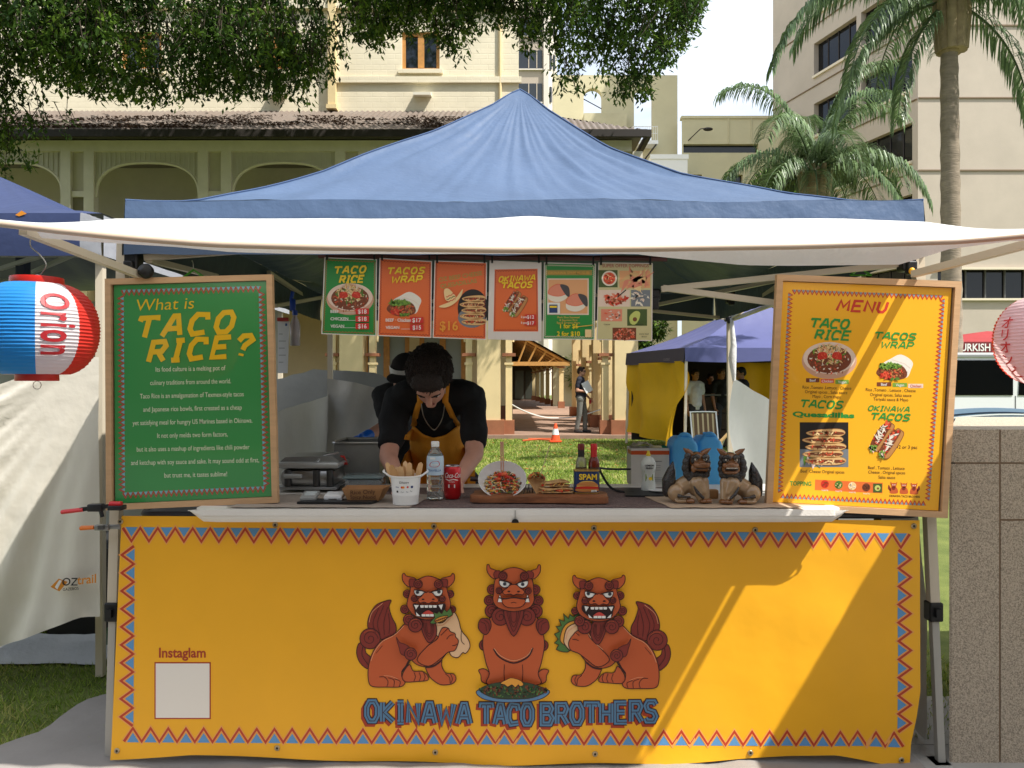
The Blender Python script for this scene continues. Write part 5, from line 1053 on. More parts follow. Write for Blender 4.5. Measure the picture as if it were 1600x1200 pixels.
t, a, iq = card('orange quesadilla card with a straw hat and a stack of toasted wedges', [(679, 407), (761, 410), (760, 531), (676, 528)], co, 1.6); border(a, iq, MATS['card_dark_red'])
pic_stack(a, 739, 1200 - 482, 46, 58, 13, True); a.text('OZ BEEF CHEESE', 720, 1200 - 435, 9.2, cgr, 2, 0, .02, 'c', 1.0, R(9)); a.text('QUESADILLAS', 717, 1200 - 446, 9.2, cgr, 2, 0, .02, 'c', 1.0, R(9)); a.text('$16', 701.5, 1200 - 516, 20, M('card_gold', (232, 156, 60), .4), 30, 0, .02, 'c', .95)
a.blob([(686, 1200 - 479), (700, 1200 - 473), (712, 1200 - 466), (723, 1200 - 452), (720, 1200 - 464), (708, 1200 - 476), (695, 1200 - 481)], fc['chz'], 30); a.blob([(696, 1200 - 468), (694, 1200 - 454), (700, 1200 - 451), (708, 1200 - 458), (712, 1200 - 465), (704, 1200 - 471)], fc['chz'], 31)
for k, c_ in enumerate(('tom', 'avog', 'tom')): a.stroke([(697 + i * 2.6 + k, 1200 - (464 - i * 1.2 + (1.5 if i % 2 else 0) + k * 4)) for i in range(6)], 1.1, fc[c_], 33)
a.build('print', t)
t, a, iq = card('white bordered OKINAWA TACOS card with two loaded tacos', [(765, 407), (846, 410), (846, 533), (762, 530)], co, 1.6); a.poly([(762.5, 1200 - 530), (845.5, 1200 - 532.5), (845.5, 1200 - 410.5), (765.5, 1200 - 407.5)], cwh, .5)
z = [(773, 1200 - 421), (840, 1200 - 420), (841, 1200 - 518), (771, 1200 - 518)]; a.poly(z, co, 1); a.step = .00018; border(a, [(x, 1200 - y) for x, y in z], MATS['card_dark_red']); a.base = 2
pic_taco(a, 806, 1200 - 476, 30, 14); a.glyphs('OKINAWA', 807, 1200 - 439.5, 7.8, cy, 40, .24, .3, .2, 'c', 1.2, R(3)); a.glyphs('TACOS', 807, 1200 - 450, 8.2, cy, 40, .28, .3, .2, 'c', 1.35, R(2))
for k, (l_, p_) in enumerate((('2 pcs', '$12'), ('3 pcs', '$17'))): lab(a, l_, 814, 497 + k * 9, 4.5); price(a, 829, 498 + k * 9.5, p_, 9)
a.build('print', t)
t, a, iq = card('green card with two rice cakes and yellow two for ten price line', [(850, 410), (931, 412), (929, 531), (848, 530)], cg, 1.6); border(a, iq, fc['bowl2'], 20, 34)
a.rect(852, 1200 - 430, 925, 1200 - 422, cgr, 1); lab(a, 'OKINAWA SPAM MUSUBI', 888.5, 428.8, 6.2, M('card_amber', (232, 176, 80), .4), 'c', .01, .92); a.rect(855, 1200 - 492, 920, 1200 - 435, fc['bowl2'], 1); a.rect(857, 1200 - 490, 918, 1200 - 437, fc['peach'], 2)
for x, y in ((872, 455), (900, 470)):
    a.blob([(x - 15, 1200 - y - 12), (x - 13, 1200 - y + 3), (x, 1200 - y + 9), (x + 13, 1200 - y + 3), (x + 14, 1200 - y - 10), (x, 1200 - y - 17)], fc['rice'], 5 + (y > 460) * 6); a.blob([(x - 15, 1200 - y - 4), (x - 12, 1200 - y + 5), (x, 1200 - y + 11), (x + 13, 1200 - y + 5), (x + 14, 1200 - y - 3), (x, 1200 - y - 8)], fc['pink'], 7 + (y > 460) * 6, fc['tom2'], .8); a.blob([(x + 3, 1200 - y + 10), (x + 16, 1200 - y + 7), (x + 18, 1200 - y - 8), (x + 12, 1200 - y - 6)], fc['nori'], 9 + (y > 460) * 6)
a.rect(855, 1200 - 491, 875, 1200 - 473, wt_, 20); a.rect(858, 1200 - 489, 871, 1200 - 476, M('can_blue', (40, 62, 110), .4), 21); a.rect(859, 1200 - 481, 870, 1200 - 478, cy, 22)
for k, l_ in enumerate(('Pork Slice Seaweed', '& Japanese Rice', 'Egg & Original Mayo')): lab(a, l_, 888, 497.5 + k * 4.2, 4.4, M('card_amber', (232, 176, 80), .4), 'c', 0)
lab(a, '1 for $6', 889, 513, 10, cy, 'c', .02, .9); lab(a, '2 for $10', 888, 525, 10, cy, 'c', .02, .95); a.rect(914, 1200 - 527, 924, 1200 - 515, fc['chz'], 30); a.stroke([(900, 1200 - 511), (918, 1200 - 509), (927, 1200 - 508)], 1.2, MATS['card_amber'], 30)
a.build('print', t)
t, a, iq = card('khaki SUPER OFFER TOPPINGS card with seven little food photographs, last in the row', [(935, 410), (1020, 411), (1019, 533), (932, 531)], ckh, 1.4); rn = random.Random(9)
lab(a, 'SUPER OFFER TOPPINGS', 977, 418, 7.2, MATS['poster_red'], 'c', .01, .93); pr = lambda x0, y0, x1, y1, m, l=1: a.rect(x0, 1200 - y1, x1, 1200 - y0, fc[m], l)
pr(935, 422, 965, 449, 'avog'); a.circle(952, 1200 - 435, 12, fc['rice'], 2); a.circle(952, 1200 - 435, 9.5, fc['tom2'], 3); scatter(a, 952, 1200 - 435, 8, 8, 30, ['tom2', 'meat2', 'chz', 'tom'], 2, 4, rn)
pr(968, 423, 1016, 450, 'peach'); scatter(a, 990, 1200 - 437, 22, 11, 24, ['pink', 'chz', 'tort'], 8, 2, rn, 4); pr(934, 453, 984, 479, 'bowl2'); scatter(a, 962, 1200 - 468, 18, 9, 60, ['tom', 'tom2', 'meat2', 'pink'], 4, 2, rn); a.stroke([(965, 1200 - 464), (978, 1200 - 453)], 1.6, fc['black'], 12); pr(986, 453, 1016, 479, 'grey'); scatter(a, 1000, 1200 - 466, 13, 10, 26, ['rice', 'bowl2', 'grey'], 4, 2, rn)
pr(939, 483, 972, 502, 'pink'); scatter(a, 956, 1200 - 492, 14, 8, 30, ['bowl2', 'tom2', 'pink'], 3, 2, rn); pr(980, 483, 1011, 509, 'avog'); a.blob([(985, 1200 - 505), (984, 1200 - 494), (993, 1200 - 486), (1000, 1200 - 489), (998, 1200 - 500), (992, 1200 - 507)], fc['avo'], 2); a.circle(992, 1200 - 499, 3.4, fc['seed'], 3); pr(957, 512, 994, 531, 'meat'); scatter(a, 975, 1200 - 521.5, 17, 9, 90, ['meat', 'meat2', 'pink', 'tom2'], 2.6, 2, rn)
for x, y, l_ in ((948, 508, 'cheese'), (999, 508, 'avocado'), (1006, 523, 'extra beef'), (1006, 527, 'sauce')): lab(a, l_, x, y, 3.6, fc['black'], 'c', 0)
a.build('print', t)
# ------------------------------------------------------------------ tables
plas = M('white_plastic', (232, 226, 216), .45, var=.04, vs=6, bump=.08, bs=120); drk = M('dark_table_rim', (40, 40, 42), .5); drkt = M('grey_table_top', (96, 96, 98), .6)
tb1 = thing('folding_table', 'long dark rimmed folding table behind the yellow banner', 'table', (.05, 3.05, 0))
def rrect(x0, x1, y0, y1, r, n=6):
    out = []
    for cx, cy, a0 in ((x1 - r, y1 - r, 0), (x0 + r, y1 - r, 90), (x0 + r, y0 + r, 180), (x1 - r, y0 + r, 270)): out += [(cx + r * math.cos(R(a0 + 90 * i / n)), cy + r * math.sin(R(a0 + 90 * i / n))) for i in range(n + 1)]
    return out
g = MB(); g.prism(rrect(-1.36, 1.49, 2.79, 3.38, .07), lambda x, y: V((x, y, .912)), (0, 0, .02), drkt); g.build('tabletop', tb1, fixn=True)
g = MB(); o_ = rrect(-1.36, 1.49, 2.79, 3.38, .07); g.tube([(x, y, .925) for x, y in o_ + o_[:1]], .014, drk, 8); g.build('rim', tb1, 60)
for x in (-1.25, 1.38):
    for y in (2.9, 3.28): g = MB(); g.tube([(x, y, .91), (x, y, .003)], .014, drk, 8); g.build('leg', tb1)
tb2 = thing('trestle_table', 'white plastic folding table top laid over the counter, with a dark notch midway', 'table top', (.02, 3.0, .94))
g = MB()
def tz(x): return -.004 + .006 * abs(x - .02)
pl_ = rrect(-1.115, 1.158, 2.675, 3.36, .05)
bm_ = MB(); bm_.prism(pl_, lambda x, y: V((x, y, .941)), (0, 0, TZ - .941), plas); bm_.build('slab', tb2, fixn=True)
lip = [(-1.115, 2.76), (-1.112, 2.70), (-1.08, 2.679), (-.5, 2.676), (0, 2.6755), (.5, 2.676), (1.12, 2.679), (1.152, 2.70), (1.158, 2.76)]
g.grid(60, 6, lambda u, v: V((*crom(lip, False, 8)[min(64, int(u * 64))][:2], lerp(TZ - .004, .917 + .038 * (1 - math.sqrt(max(0, 1 - min(1, max(0, (abs(crom(lip, False, 8)[min(64, int(u * 64))][0] - .0215) - 1.0865) / .05)) ** 2))), v))) + V((0, .010 * (v ** 4), 0)), plas);  g.build('front_lip', tb2, 50)
g = MB(); c = P(805, 808, 2.672); g.prism([(math.cos(t) * .013, math.sin(t) * .014) for t in [math.pi * i / 10 for i in range(11)]], lambda x, y: V((c.x + x, c.y, .9165 + y)), (0, .004, 0), blk); g.box(c.x - .0008, c.x + .0008, 2.672, 2.676, .93, TZ - .003, M('seam_grey', (120, 116, 110), .7)); g.build('latch_notch', tb2)
def clothsheet(name, lab_, cat, x0, x1, y0, y1, mat, z=TZ + .002, over=0, sd=0, sk=0):
    g = MB(); n = 60
    def f(u, v):
        y = lerp(y0, y1, v) + .006 * nz(u * 14, sd) * (1 - v); x = lerp(x0, x1, u) + sk * v; zz = z + .0015 + .0018 * nz(x * 18, y * 18, sd)
        return V((x, y, zz))
    g.grid(n, 14, f, mat); o = g.build(name, None, 60, solid=.0015); return tag(o, lab_, cat)
run_m = M('brown_woven', (124, 104, 98), .95, var=.45, vs=160, bump=.6, bs=220, det=2); fel = M('grey_felt', (164, 150, 136), .9, var=.12, vs=14, bump=.2, bs=90); crd = M('cardboard', (186, 160, 134), .85, var=.08, vs=9)
clothsheet('table_runner', 'purplish brown woven runner lying along the white table top', 'cloth', -.58, .63, 2.70, 3.22, run_m, TZ + .001, sd=1)
clothsheet('cloth_sheet', 'grey beige cloth under the card readers and the bucket of sticks', 'cloth', -1.0, -.36, 2.69, 3.0, fel, TZ + .004, sd=5, sk=.06)
clothsheet('cardboard_sheet', 'flat piece of cardboard under the two guardian lion figurines', 'cardboard', .555, 1.02, 2.685, 3.02, crd, TZ + .004, sd=9, sk=-.06)
def bx(px, py, Y=None):
    Y = Y or 520.8 / (py - 600) * (CH - TZ) / .434; return V(((px - 800) / F * Y, Y, TZ + .006))
steel = M('stainless', (176, 176, 174), .28, metal=.9, var=.12, vs=9); alu = M('brushed_steel', (150, 152, 152), .4, metal=.6, var=.2, vs=5)
# griddle, container, scoop, tub, tablet
p = bx(484, 769); gr = thing('griddle', 'stainless electric griddle with a rounded lid beside the green poster', 'griddle', p)
g = MB(); g.rbox(p + V((-.01, .1, .05)), (.23, .22, .075), steel, bev=.03); g.build('body', gr, 40)
g = MB(); g.rbox(p + V((-.01, .1, .012)), (.25, .25, .012), alu, bev=.004); g.build('drip_tray', gr, 40)
g = MB(); g.rbox(p + V((-.005, .1, .103)), (.25, .235, .028), M('pale_steel', (190, 192, 190), .35, metal=.5), bev=.012); g.prism([(-.12, 0), (.12, 0), (.09, .024), (-.1, .018)], lambda x, y: p + V((x, .0, .117 + y)), (0, .2, 0), alu); g.build('lid', gr, 40)
for dx in (-.085, .03, .085):
    g = MB(); g.tube([p + V((dx, -.012, .02)), p + V((dx, -.012, .085))], .014, M('dark_steel', (92, 92, 92), .35, metal=.8), 10); g.build('support', gr, 60)  # supports in a darker grey steel
g = MB(); g.rbox(p + V((-.06, -.03, .062)), (.075, .02, .018), M('grey_handle', (170, 172, 170), .4), bev=.006); g.tube([p + V((.03, -.008, .118)), p + V((.05, .02, .14)), p + V((.09, .1, .145))], .006, M('silver_wire', (190, 190, 188), .3, metal=.8), 6); g.build('handle', gr, 50)
p = V((-.665, 3.42, TZ - .05)); po = thing('food_pan', 'deep rectangular stainless food pan behind the griddle', 'pan', p)
g = MB(); W_, D_, H_ = .195, .26, .235
for x0, x1, y0, y1 in ((-W_ / 2, W_ / 2, -D_ / 2, -D_ / 2 + .003), (-W_ / 2, W_ / 2, D_ / 2 - .003, D_ / 2), (-W_ / 2, -W_ / 2 + .003, -D_ / 2 + .003, D_ / 2 - .003), (W_ / 2 - .003, W_ / 2, -D_ / 2 + .003, D_ / 2 - .003)): g.box(p.x + x0, p.x + x1, p.y + y0, p.y + y1, p.z, p.z + H_, alu)
g.box(p.x - W_ / 2, p.x + W_ / 2, p.y - D_ / 2, p.y + D_ / 2, p.z - .003, p.z - .0005, alu); g.build('pan_body', po)
g = MB(); q = rrect(p.x - W_ / 2 - .006, p.x + W_ / 2 + .006, p.y - D_ / 2 - .006, p.y + D_ / 2 + .006, .02); g.tube([(x, y, p.z + H_) for x, y in q + q[:1]], .006, steel, 6); g.build('pan_rim', po, 60)
g = MB(); g.grid(8, 8, lambda u, v: V((lerp(p.x - W_ / 2 + .004, p.x + W_ / 2 - .004, u), lerp(p.y - D_ / 2 + .004, p.y + D_ / 2 - .004, v), p.z + H_ - .05 + .01 * nz(u * 6, v * 6))), M('pan_food', (120, 96, 72), .8, var=.4, vs=40)); g.build('food', po, 60)
p = bx(524, 752, 3.2); rs = thing('scoop', 'red handled steel scoop lying on the griddle edge', 'scoop', p + V((0, 0, .1)))
g = MB(); q = [(-.05, 0), (-.04, .028), (.036, .028), (.05, 0)]; g.tube([p + V((x, 0, .1 + z)) for x, z in q + q[:1]], .006, M('red_plastic', (190, 44, 36), .35), 8); g.build('handle', rs, 60)
g = MB(); g.rbox(p + V((-.015, .005, .113)), (.04, .006, .016), steel, bev=.003); g.build('blade', rs)
p = bx(565, 772); tbx = thing('plastic_tub', 'clear plastic food tub with a lid behind the kraft tray', 'tub', p)
clr = M('clear_plastic', (214, 222, 224), .12, trans=.75, ior=1.3); g = MB(); g.rbox(p + V((0, .08, .025)), (.15, .12, .05), clr, bev=.012); g.build('tub_body', tbx, 40); g = MB(); g.rbox(p + V((0, .08, .056)), (.16, .13, .009), M('lid_plastic', (150, 170, 172), .25, trans=.3), bev=.003); g.build('lid', tbx, 40)
p = bx(552, 762, 3.3); tab = thing('tablet', 'black tablet in a silver frame leaning by the food pan', 'tablet', p)
rt_ = Matrix.Rotation(R(-38), 3, 'X'); g = MB(); g.rbox(p + V((0, 0, .055)), (.13, .008, .1), M('silver_frame', (176, 178, 176), .35, metal=.6), rt_, .003); g.build('case', tab, 40); g = MB(); g.rbox(p + V((-.003, -.0035, .0525)), (.116, .005, .086), M('tablet_glass', (18, 18, 20), .08), rt_, .001); g.build('screen', tab)
# tray with two card readers
p = bx(524, 790); tr = thing('serving_tray', 'thin black tray on the grey beige cloth', 'tray', p); g = MB(); g.prism([(-.135, -.012), (.13, -.02), (.15, .04), (-.1, .07)], lambda x, y: p + V((x, y, .002)), (0, 0, .008), M('black_tray', (34, 34, 36), .4)); g.build('tray', tr, fixn=True)
p1 = bx(481, 788); c1 = thing('card_reader', 'silver grey card reader with keypad on the black tray', 'card reader', p1 + V((0, .02, .012))); g = MB(); g.rbox(p1 + V((0, .03, .02)), (.058, .075, .016), M('reader_grey', (150, 150, 146), .4), Matrix.Rotation(R(14), 3, 'X'), .005); g.build('body', c1, 40); g = MB(); g.rbox(p1 + V((.002, .032, .0285)), (.04, .035, .004), M('reader_screen', (200, 206, 204), .2), Matrix.Rotation(R(14), 3, 'X'), .001); g.build('screen', c1)
p1 = bx(521, 787); c2 = thing('card_reader', 'plain white card reader on the black tray', 'card reader', p1 + V((0, .02, .012))); g = MB(); g.rbox(p1 + V((0, .02, .02)), (.068, .066, .018), M('reader_white', (226, 226, 224), .35), Matrix.Rotation(R(8), 3, 'X'), .006); g.build('body', c2, 40); g = MB(); g.box(p1.x - .015, p1.x + .015, p1.y - .014, p1.y - .0125, p1.z + .012, p1.z + .014, drk); g.build('slot', c2)
# kraft tray of noodles
p = bx(569, 788); kt = thing('paper_tray', 'kraft paper tray with handwriting, filled with pale noodles', 'paper tray', p); kr = M('kraft_paper', (170, 124, 80), .8, var=.08, vs=20)
g = MB(); b_ = [(-.058, 0), (.05, 0), (.056, .075), (-.06, .075)]; t_ = [(-.078, -.012), (.07, -.016), (.082, .09), (-.082, .09)]; H = .052
for i in range(4):
    j = (i + 1) % 4; g.add([p + V((*b_[i], .006)), p + V((*b_[j], .006)), p + V((*t_[j], H)), p + V((*t_[i], H))], [(0, 1, 2, 3)], kr)
g.add([p + V((*q, .006)) for q in b_], [(0, 1, 2, 3)], kr); g.build('tray', kt, solid=.0015)
g = MB(); rn = random.Random(2)
for k in range(46):
    a = V((rn.uniform(-.055, .045), rn.uniform(.005, .07), .046 + rn.uniform(0, .016))); g.tube([a, a + V((rn.uniform(-.02, .02), rn.uniform(-.02, .02), rn.uniform(0, .01))), a + V((rn.uniform(-.03, .03), rn.uniform(-.03, .03), -.004))], .0022, M('noodle', (232, 206, 158), .5), 5)
no_ = g.build('noodles', kt, 60)
aa = Art(p + V((-.068, -.0075, .010)), (1, -.03, 0), (-.06, -.12, 1), step=.0012); pen = M('marker_pen', (74, 40, 30), .6); aa.text('Rice Only', .068, .024, .021, pen, 1, .1, .0, 'c', 1.1, R(3)); aa.text('Spicy Nood', .066, .007, .018, pen, 1, .1, 0, 'c', 1.1); aa.build('handwriting', kt)
# bucket of wooden sticks
p = bx(634, 790, 2.76); bk = thing('bucket', 'small white bucket with payment logos holding wooden cutlery sticks', 'bucket', p); bw = M('bucket_white', (232, 230, 226), .35)
g = MB(); g.lathe([(.042, 0), (.0455, .002), (.0475, .032), (.049, .035), (.0485, .038), (.0535, .098), (.0562, .1), (.0562, .104), (.053, .105), (.051, .1), (.044, .01), (.0, .008)], p, bw, 36, cap=False); g.build('pail', bk, 40)
for s in (-1, 1): g = MB(); g.tube([p + V((s * .052, -.01, .098)), p + V((s * .066, -.012, .108)), p + V((s * .08, -.006, .118)), p + V((s * .078, .006, .12))], .0036, bw, 7); g.build('handle', bk, 60)
class CylArt(Art):
    """print wrapped round an upright body: x runs along the surface, y up"""
    def __init__(s, c, rf, ang0=0, eps=.0008, step=.0003): s.c, s.rf, s.a0, s.eps, s.step, s.mb, s.base = V(c), rf, ang0, eps, step, MB(), 1
    def at(s, x, y, lay): r = s.rf(y); a = s.a0 + x / s.rf(0.05); q = r + s.eps + lay * s.step; return s.c + V((q * math.sin(a), -q * math.cos(a), y))
ca = CylArt(p, lambda z: .0485 + (z - .038) / .06 * .005 if z > .038 else .0475, eps=.0012); ink = M('print_black', (40, 40, 42), .5)
ca.stroke([(-.014, .08), (-.008, .08), (-.008, .086), (-.014, .086)], .0012, ink, 1, True); ca.text('Square', .006, .0805, .0085, ink, 1, 0, .01, 'c'); ca.text('VISA', -.024, .064, .0065, M('ink_navy', (40, 50, 110), .5), 1, .15, .02, 'c'); ca.circle(-.006, .066, .004, M('ink_red', (206, 40, 36), .5), 1); ca.circle(-.001, .066, .004, M('ink_amber', (236, 150, 40), .5), 2); ca.circle(.013, .067, .0035, MATS['ink_red'], 1); ca.rect(.024, .063, .032, .071, MATS['ink_navy'], 1); ca.rect(-.027, .047, -.02, .054, ink, 1); ca.text('eftpos', -.005, .048, .005, ink, 1); ca.text('Pay', .012, .048, .006, ink, 1); ca.text('Pay', .026, .05, .006, ink, 1); ca.build('logos', bk)
stw = [M('stick_wood_%d' % i, c_, .7, var=.1, vs=30) for i, c_ in enumerate([(222, 178, 126), (206, 158, 104), (232, 192, 144)])]; rn = random.Random(12)
for k, (px_, py_, w_) in enumerate(((604, 722, 8), (611, 726, 10), (619, 729, 9), (625, 728, 10), (630, 727, 8), (633, 720, 8), (640, 722, 9), (615, 732, 10), (622, 733, 9), (658, 722, 9), (645, 733, 8))):
    dy = [.022, -.01, .01, -.022, .0, .02, -.015, -.026, -.02, .012, .004][k]; top = P(px_, py_, p.y + dy); foot = V((p.x + (top.x - p.x) * .42, p.y + dy * .5, p.z + .02)); w2 = w_ / F * p.y * .5; d = (top - foot).normalized(); sd_ = V((0, 1, 0)).cross(d).normalized()
    out = [(-w2 * .8, 0), (w2 * .8, 0), (w2, .8), (w2 * .8, .95), (0, 1), (-w2 * .8, .95), (-w2, .8)]; L = (top - foot).length; g = MB(); g.prism(out, lambda x, y: foot + sd_ * x + d * (y * L), (0, .0022, 0), stw[k % 3]); o = g.build('wooden_stick', None, fixn=True)
    if px_ == 658: tag(o, 'flat wooden stick leaning apart at the right rim of the white bucket', 'stick', 'wooden sticks in the bucket')
    else: tag(o, 'flat wooden stick in the bunch inside the white bucket', 'stick', 'wooden sticks in the bucket')
# bottle, can
p = bx(680, 783); wb = thing('water_bottle', 'clear plastic drink bottle with a white cap between the bucket and the red can', 'bottle', p)
pet = M('bottle_plastic', (236, 242, 238), .06, trans=.92, ior=1.33); wt2 = M('drink', (226, 226, 206), .05, trans=.9, ior=1.33)
prof = [(.022, 0), (.031, .006), (.0315, .03), (.0295, .034), (.0315, .038), (.0315, .055), (.0295, .059), (.0315, .063), (.0315, .08), (.0295, .084), (.0315, .09), (.0315, .15), (.029, .168), (.016, .19), (.0135, .194), (.0135, .2)]
g = MB(); g.lathe(prof, p, pet, 28); g.build('bottle_body', wb, 50); g = MB(); g.lathe([(.0148, .198), (.0152, .2), (.0152, .214), (.014, .217)], p, M('white_cap', (236, 236, 232), .4), 20); g.build('cap', wb, 40)
lb_ = M('label_blue', (190, 210, 224), .35); g = MB(); g.lathe([(.0321, .094), (.0322, .15), (.0302, .164)], p, lb_, 28, cap=False); g.build('label', wb, 50)
ca = CylArt(p, lambda z: .0324, eps=.0007); ca.blob([(-.018, .128), (-.012, .142), (.014, .146), (.02, .132), (.006, .124)], M('label_red', (206, 44, 38), .4), 1); ca.text('Sunpan', .001, .1305, .0098, wt_, 4, .2, .02, 'c'); ca.text('TRAVELLA', 0, .108, .011, M('label_ink', (70, 110, 160), .4), 3, 0, .02, 'c'); ca.rect(-.016, .152, .004, .16, wt_, 2); ca.build('label_print', wb)
p = bx(707, 781); cn = thing('drink_can', 'red soft drink can with white script beside the clear bottle', 'can', p); rc = M('can_red', (196, 28, 34), .28, metal=.35, spec=.7); al = M('can_aluminium', (196, 196, 196), .25, metal=.95)
g = MB(); g.lathe([(.025, 0), (.027, .003), (.0325, .012), (.0325, .112), (.0272, .121)], p, rc, 32); g.build('can_body', cn, 40); g = MB(); g.lathe([(.0272, .1205), (.0282, .1225), (.0278, .1245), (.026, .1235), (.0255, .1205), (0, .1205)], p, al, 32, cap=False); g.rbox(p + V((0, .004, .1225)), (.014, .02, .0015), al, bev=.0005); g.build('can_top', cn, 40)
ca = CylArt(p, lambda z: .0325, eps=.0009); ca.text('Coca-Cola', .004, .081, .026, wt_, 1, .3, .005, 'c', .62); ca.stroke([(-.026, .076), (-.012, .071), (.006, .075), (.024, .071)], .003, wt_, 1); ca.text('CLASSIC', .0, .064, .006, wt_, 1); ca.rect(-.013, .044, .012, .056, wt_, 1); ca.text('$3', -.002, .046, .011, ink, 2, 0, .03); ca.build('script', cn)
# wooden board with the samples
p = bx(843, 786); wbd = thing('wooden_board', 'rustic dark wooden serving board carrying the food samples', 'board', p); bwd = M('acacia_wood', (128, 78, 50), .5, var=.45, vs=7, stretch=(1, 5, 5), rgb2=(166, 104, 66))
out = crom([(-.245, -.035), (-.12, -.045), (.02, -.05), (.16, -.064), (.238, -.062), (.245, -.03), (.24, .09), (.1, .11), (-.1, .12), (-.23, .125), (-.243, .05)], True, 4)
g = MB(); g.prism(out, lambda x, y: p + V((x, y, .002)), (0, 0, .023), bwd); g.build('board', wbd, fixn=True); BZ = TZ + .006 + .026
q = V(((785 - 800) / F * 2.87, 2.87, BZ)); bwl = thing('sample_bowl', 'white bowl of sample taco rice tilted toward the street with hovering chopsticks', 'bowl', q); ctr = P(785, 752, 2.87); rt_ = Matrix.Rotation(R(42), 3, 'X')
porc = M('porcelain', (224, 222, 220), .25, spec=.6); g = MB(); g.lathe([(.03, -.05), (.034, -.048), (.06, -.03), (.08, -.008), (.089, .012), (.0905, .014), (.0885, .0145), (.078, -.004), (.058, -.024), (0, -.036)], ctr, porc, 40, rt_, cap=False); g.build('bowl_body', bwl, 40)
g = MB(); g.tube([q + V((0, .015, 0)), ctr + V((0, .04, -.03))], .018, bwd, 8); g.build('stand', bwl)
sfood = {k: M('sample_' + k, v, .35) for k, v in dict(tom=(204, 48, 34), tom2=(220, 96, 50), chz=(232, 190, 96), meat=(104, 60, 38), let=(116, 140, 60), rice=(232, 220, 190)).items()}
def heap(c, rx, ry, h, n, rot, sd, parent, name, kinds, sz=.011):
    g = MB(); rn = random.Random(sd)
    for k in range(n):
        t, r = rn.uniform(0, 6.28), rn.random() ** .6; v = V((rx * r * math.cos(t), ry * r * math.sin(t), h * (1 - r * r) + rn.uniform(-.002, .004))); v = (rot @ v if rot is not None else v) + c; kind = rn.choice(kinds)
        if kind in ('chz', 'let', 'rice'):
            d = V((rn.gauss(0, 1), rn.gauss(0, 1), rn.gauss(0, .4))).normalized() * sz * 1.3; g.tube([v - d, v + V((0, 0, sz * .2)), v + d], sz * .16, sfood[kind], 5)
        else: g.ell(v, (sz * rn.uniform(.4, .8), sz * rn.uniform(.4, .8), sz * rn.uniform(.35, .6)), sfood[kind], None, 7, 5)
    return g.build(name, parent, 50)
heap(ctr + rt_ @ V((0, 0, -.018)), .07, .062, .014, 260, rt_, 3, bwl, 'rice_filling', ['tom', 'tom2', 'chz', 'chz', 'chz', 'meat', 'meat', 'let', 'rice', 'rice', 'tom2']); heap(ctr + rt_ @ V((.0, .014, .005)), .02, .016, .018, 30, rt_, 4, bwl, 'tomato_topping', ['tom', 'tom', 'tom2'], .012)
for dx in (-.004, .005): g = MB(); g.tube([ctr + V((dx, -.005, .01)), P(784 + dx * 300, 690, 2.86)], [.0022, .0038], M('chopstick_wood', (192, 140, 116), .5), 6); g.build('chopstick', bwl)
g = MB(); g.tube([P(735, 748, 2.9), P(752, 749, 2.9)], .0095, M('dark_handle', (52, 34, 30), .4), 10); g.tube([P(752, 749, 2.9), P(765, 752, 2.9)], .006, drk, 8); g.build('handle', bwl, 50)
tq = P(836, 775, 2.85); ts = thing('sample_taco', 'sample soft taco standing upright with a skewer in it', 'taco', V((tq.x, tq.y, BZ)))
tor = M('tortilla', (206, 152, 92), .6, var=.3, vs=40, rgb2=(226, 184, 128)); g = MB()
a0, a1 = P(829, 742, 2.86), P(847, 778, 2.84)
def tshell(u, v):
    t = lerp(-1.9, 1.9, u); r = lerp(.034, .004, v); c_ = P(838, 744, 2.85).lerp(P(845, 779, 2.845), v); return c_ + V((r * math.sin(t), r * .8 * math.cos(t) , .012 * math.cos(t * 1.5) * (1 - v)))
g.grid(18, 8, tshell, tor); g.build('tortilla', ts, 60, solid=.002); heap(P(838, 747, 2.845), .026, .02, .016, 60, None, 7, ts, 'filling', ['tom', 'tom', 'chz', 'meat', 'let'], .01)
g = MB(); g.tube([P(843, 746, 2.84), P(859, 696, 2.84)], .0016, M('skewer_wood', (190, 164, 130), .5), 6); g.build('skewer', ts)
g = MB()
for k in range(2): g.tube([P(817 + k * 5, 776, 2.84 + .01 * k), P(822 + k * 5, 757, 2.85), P(826 + k * 5, 757, 2.87), P(828 + k * 5, 776, 2.88)], .0014, drk, 6)
g.build('wire_holder', ts, 60)
qq = P(866, 780, 2.85); sq = thing('sample_quesadilla', 'two folded toasted quesadillas stacked flat between the taco and the can', 'quesadilla', V((qq.x, qq.y, BZ)))
for k, (z, s) in enumerate(((.012, 1), (.034, .88))):
    g = MB(); ol = [(-.06 * s, 0), (-.055 * s, .02), (-.02, .05 * s), (.03, .05 * s), (.062 * s, .02), (.064 * s, -.01), (.03, -.022), (-.03, -.022)]; c_ = V((qq.x + .004 - k * .004, qq.y + .012 * k, BZ + z)); pts = crom(ol, True, 4)
    g.prism(pts, lambda x, y: c_ + V((x, y, .004 + .004 * math.sin(x * 60))), (0, 0, .004), tor); g.prism(pts, lambda x, y: c_ + V((x, y, -.008)), (0, 0, .004), tor); g.build('tortilla', sq, fixn=True); heap(c_ + V((0, -.012, -.003)), .052 * s, .012, .002, 46, None, 8 + k, sq, 'filling', ['meat', 'chz', 'tom2', 'chz', 'tom'], .008)
sp = P(917, 780, 2.84); sp.z = BZ; sc = thing('tinned_meat', 'blue and yellow rectangular tin of luncheon meat on the right of the board', 'tin', sp); tinb = M('tin_blue', (30, 52, 96), .35); gold = M('tin_gold', (200, 160, 84), .3, metal=.7)
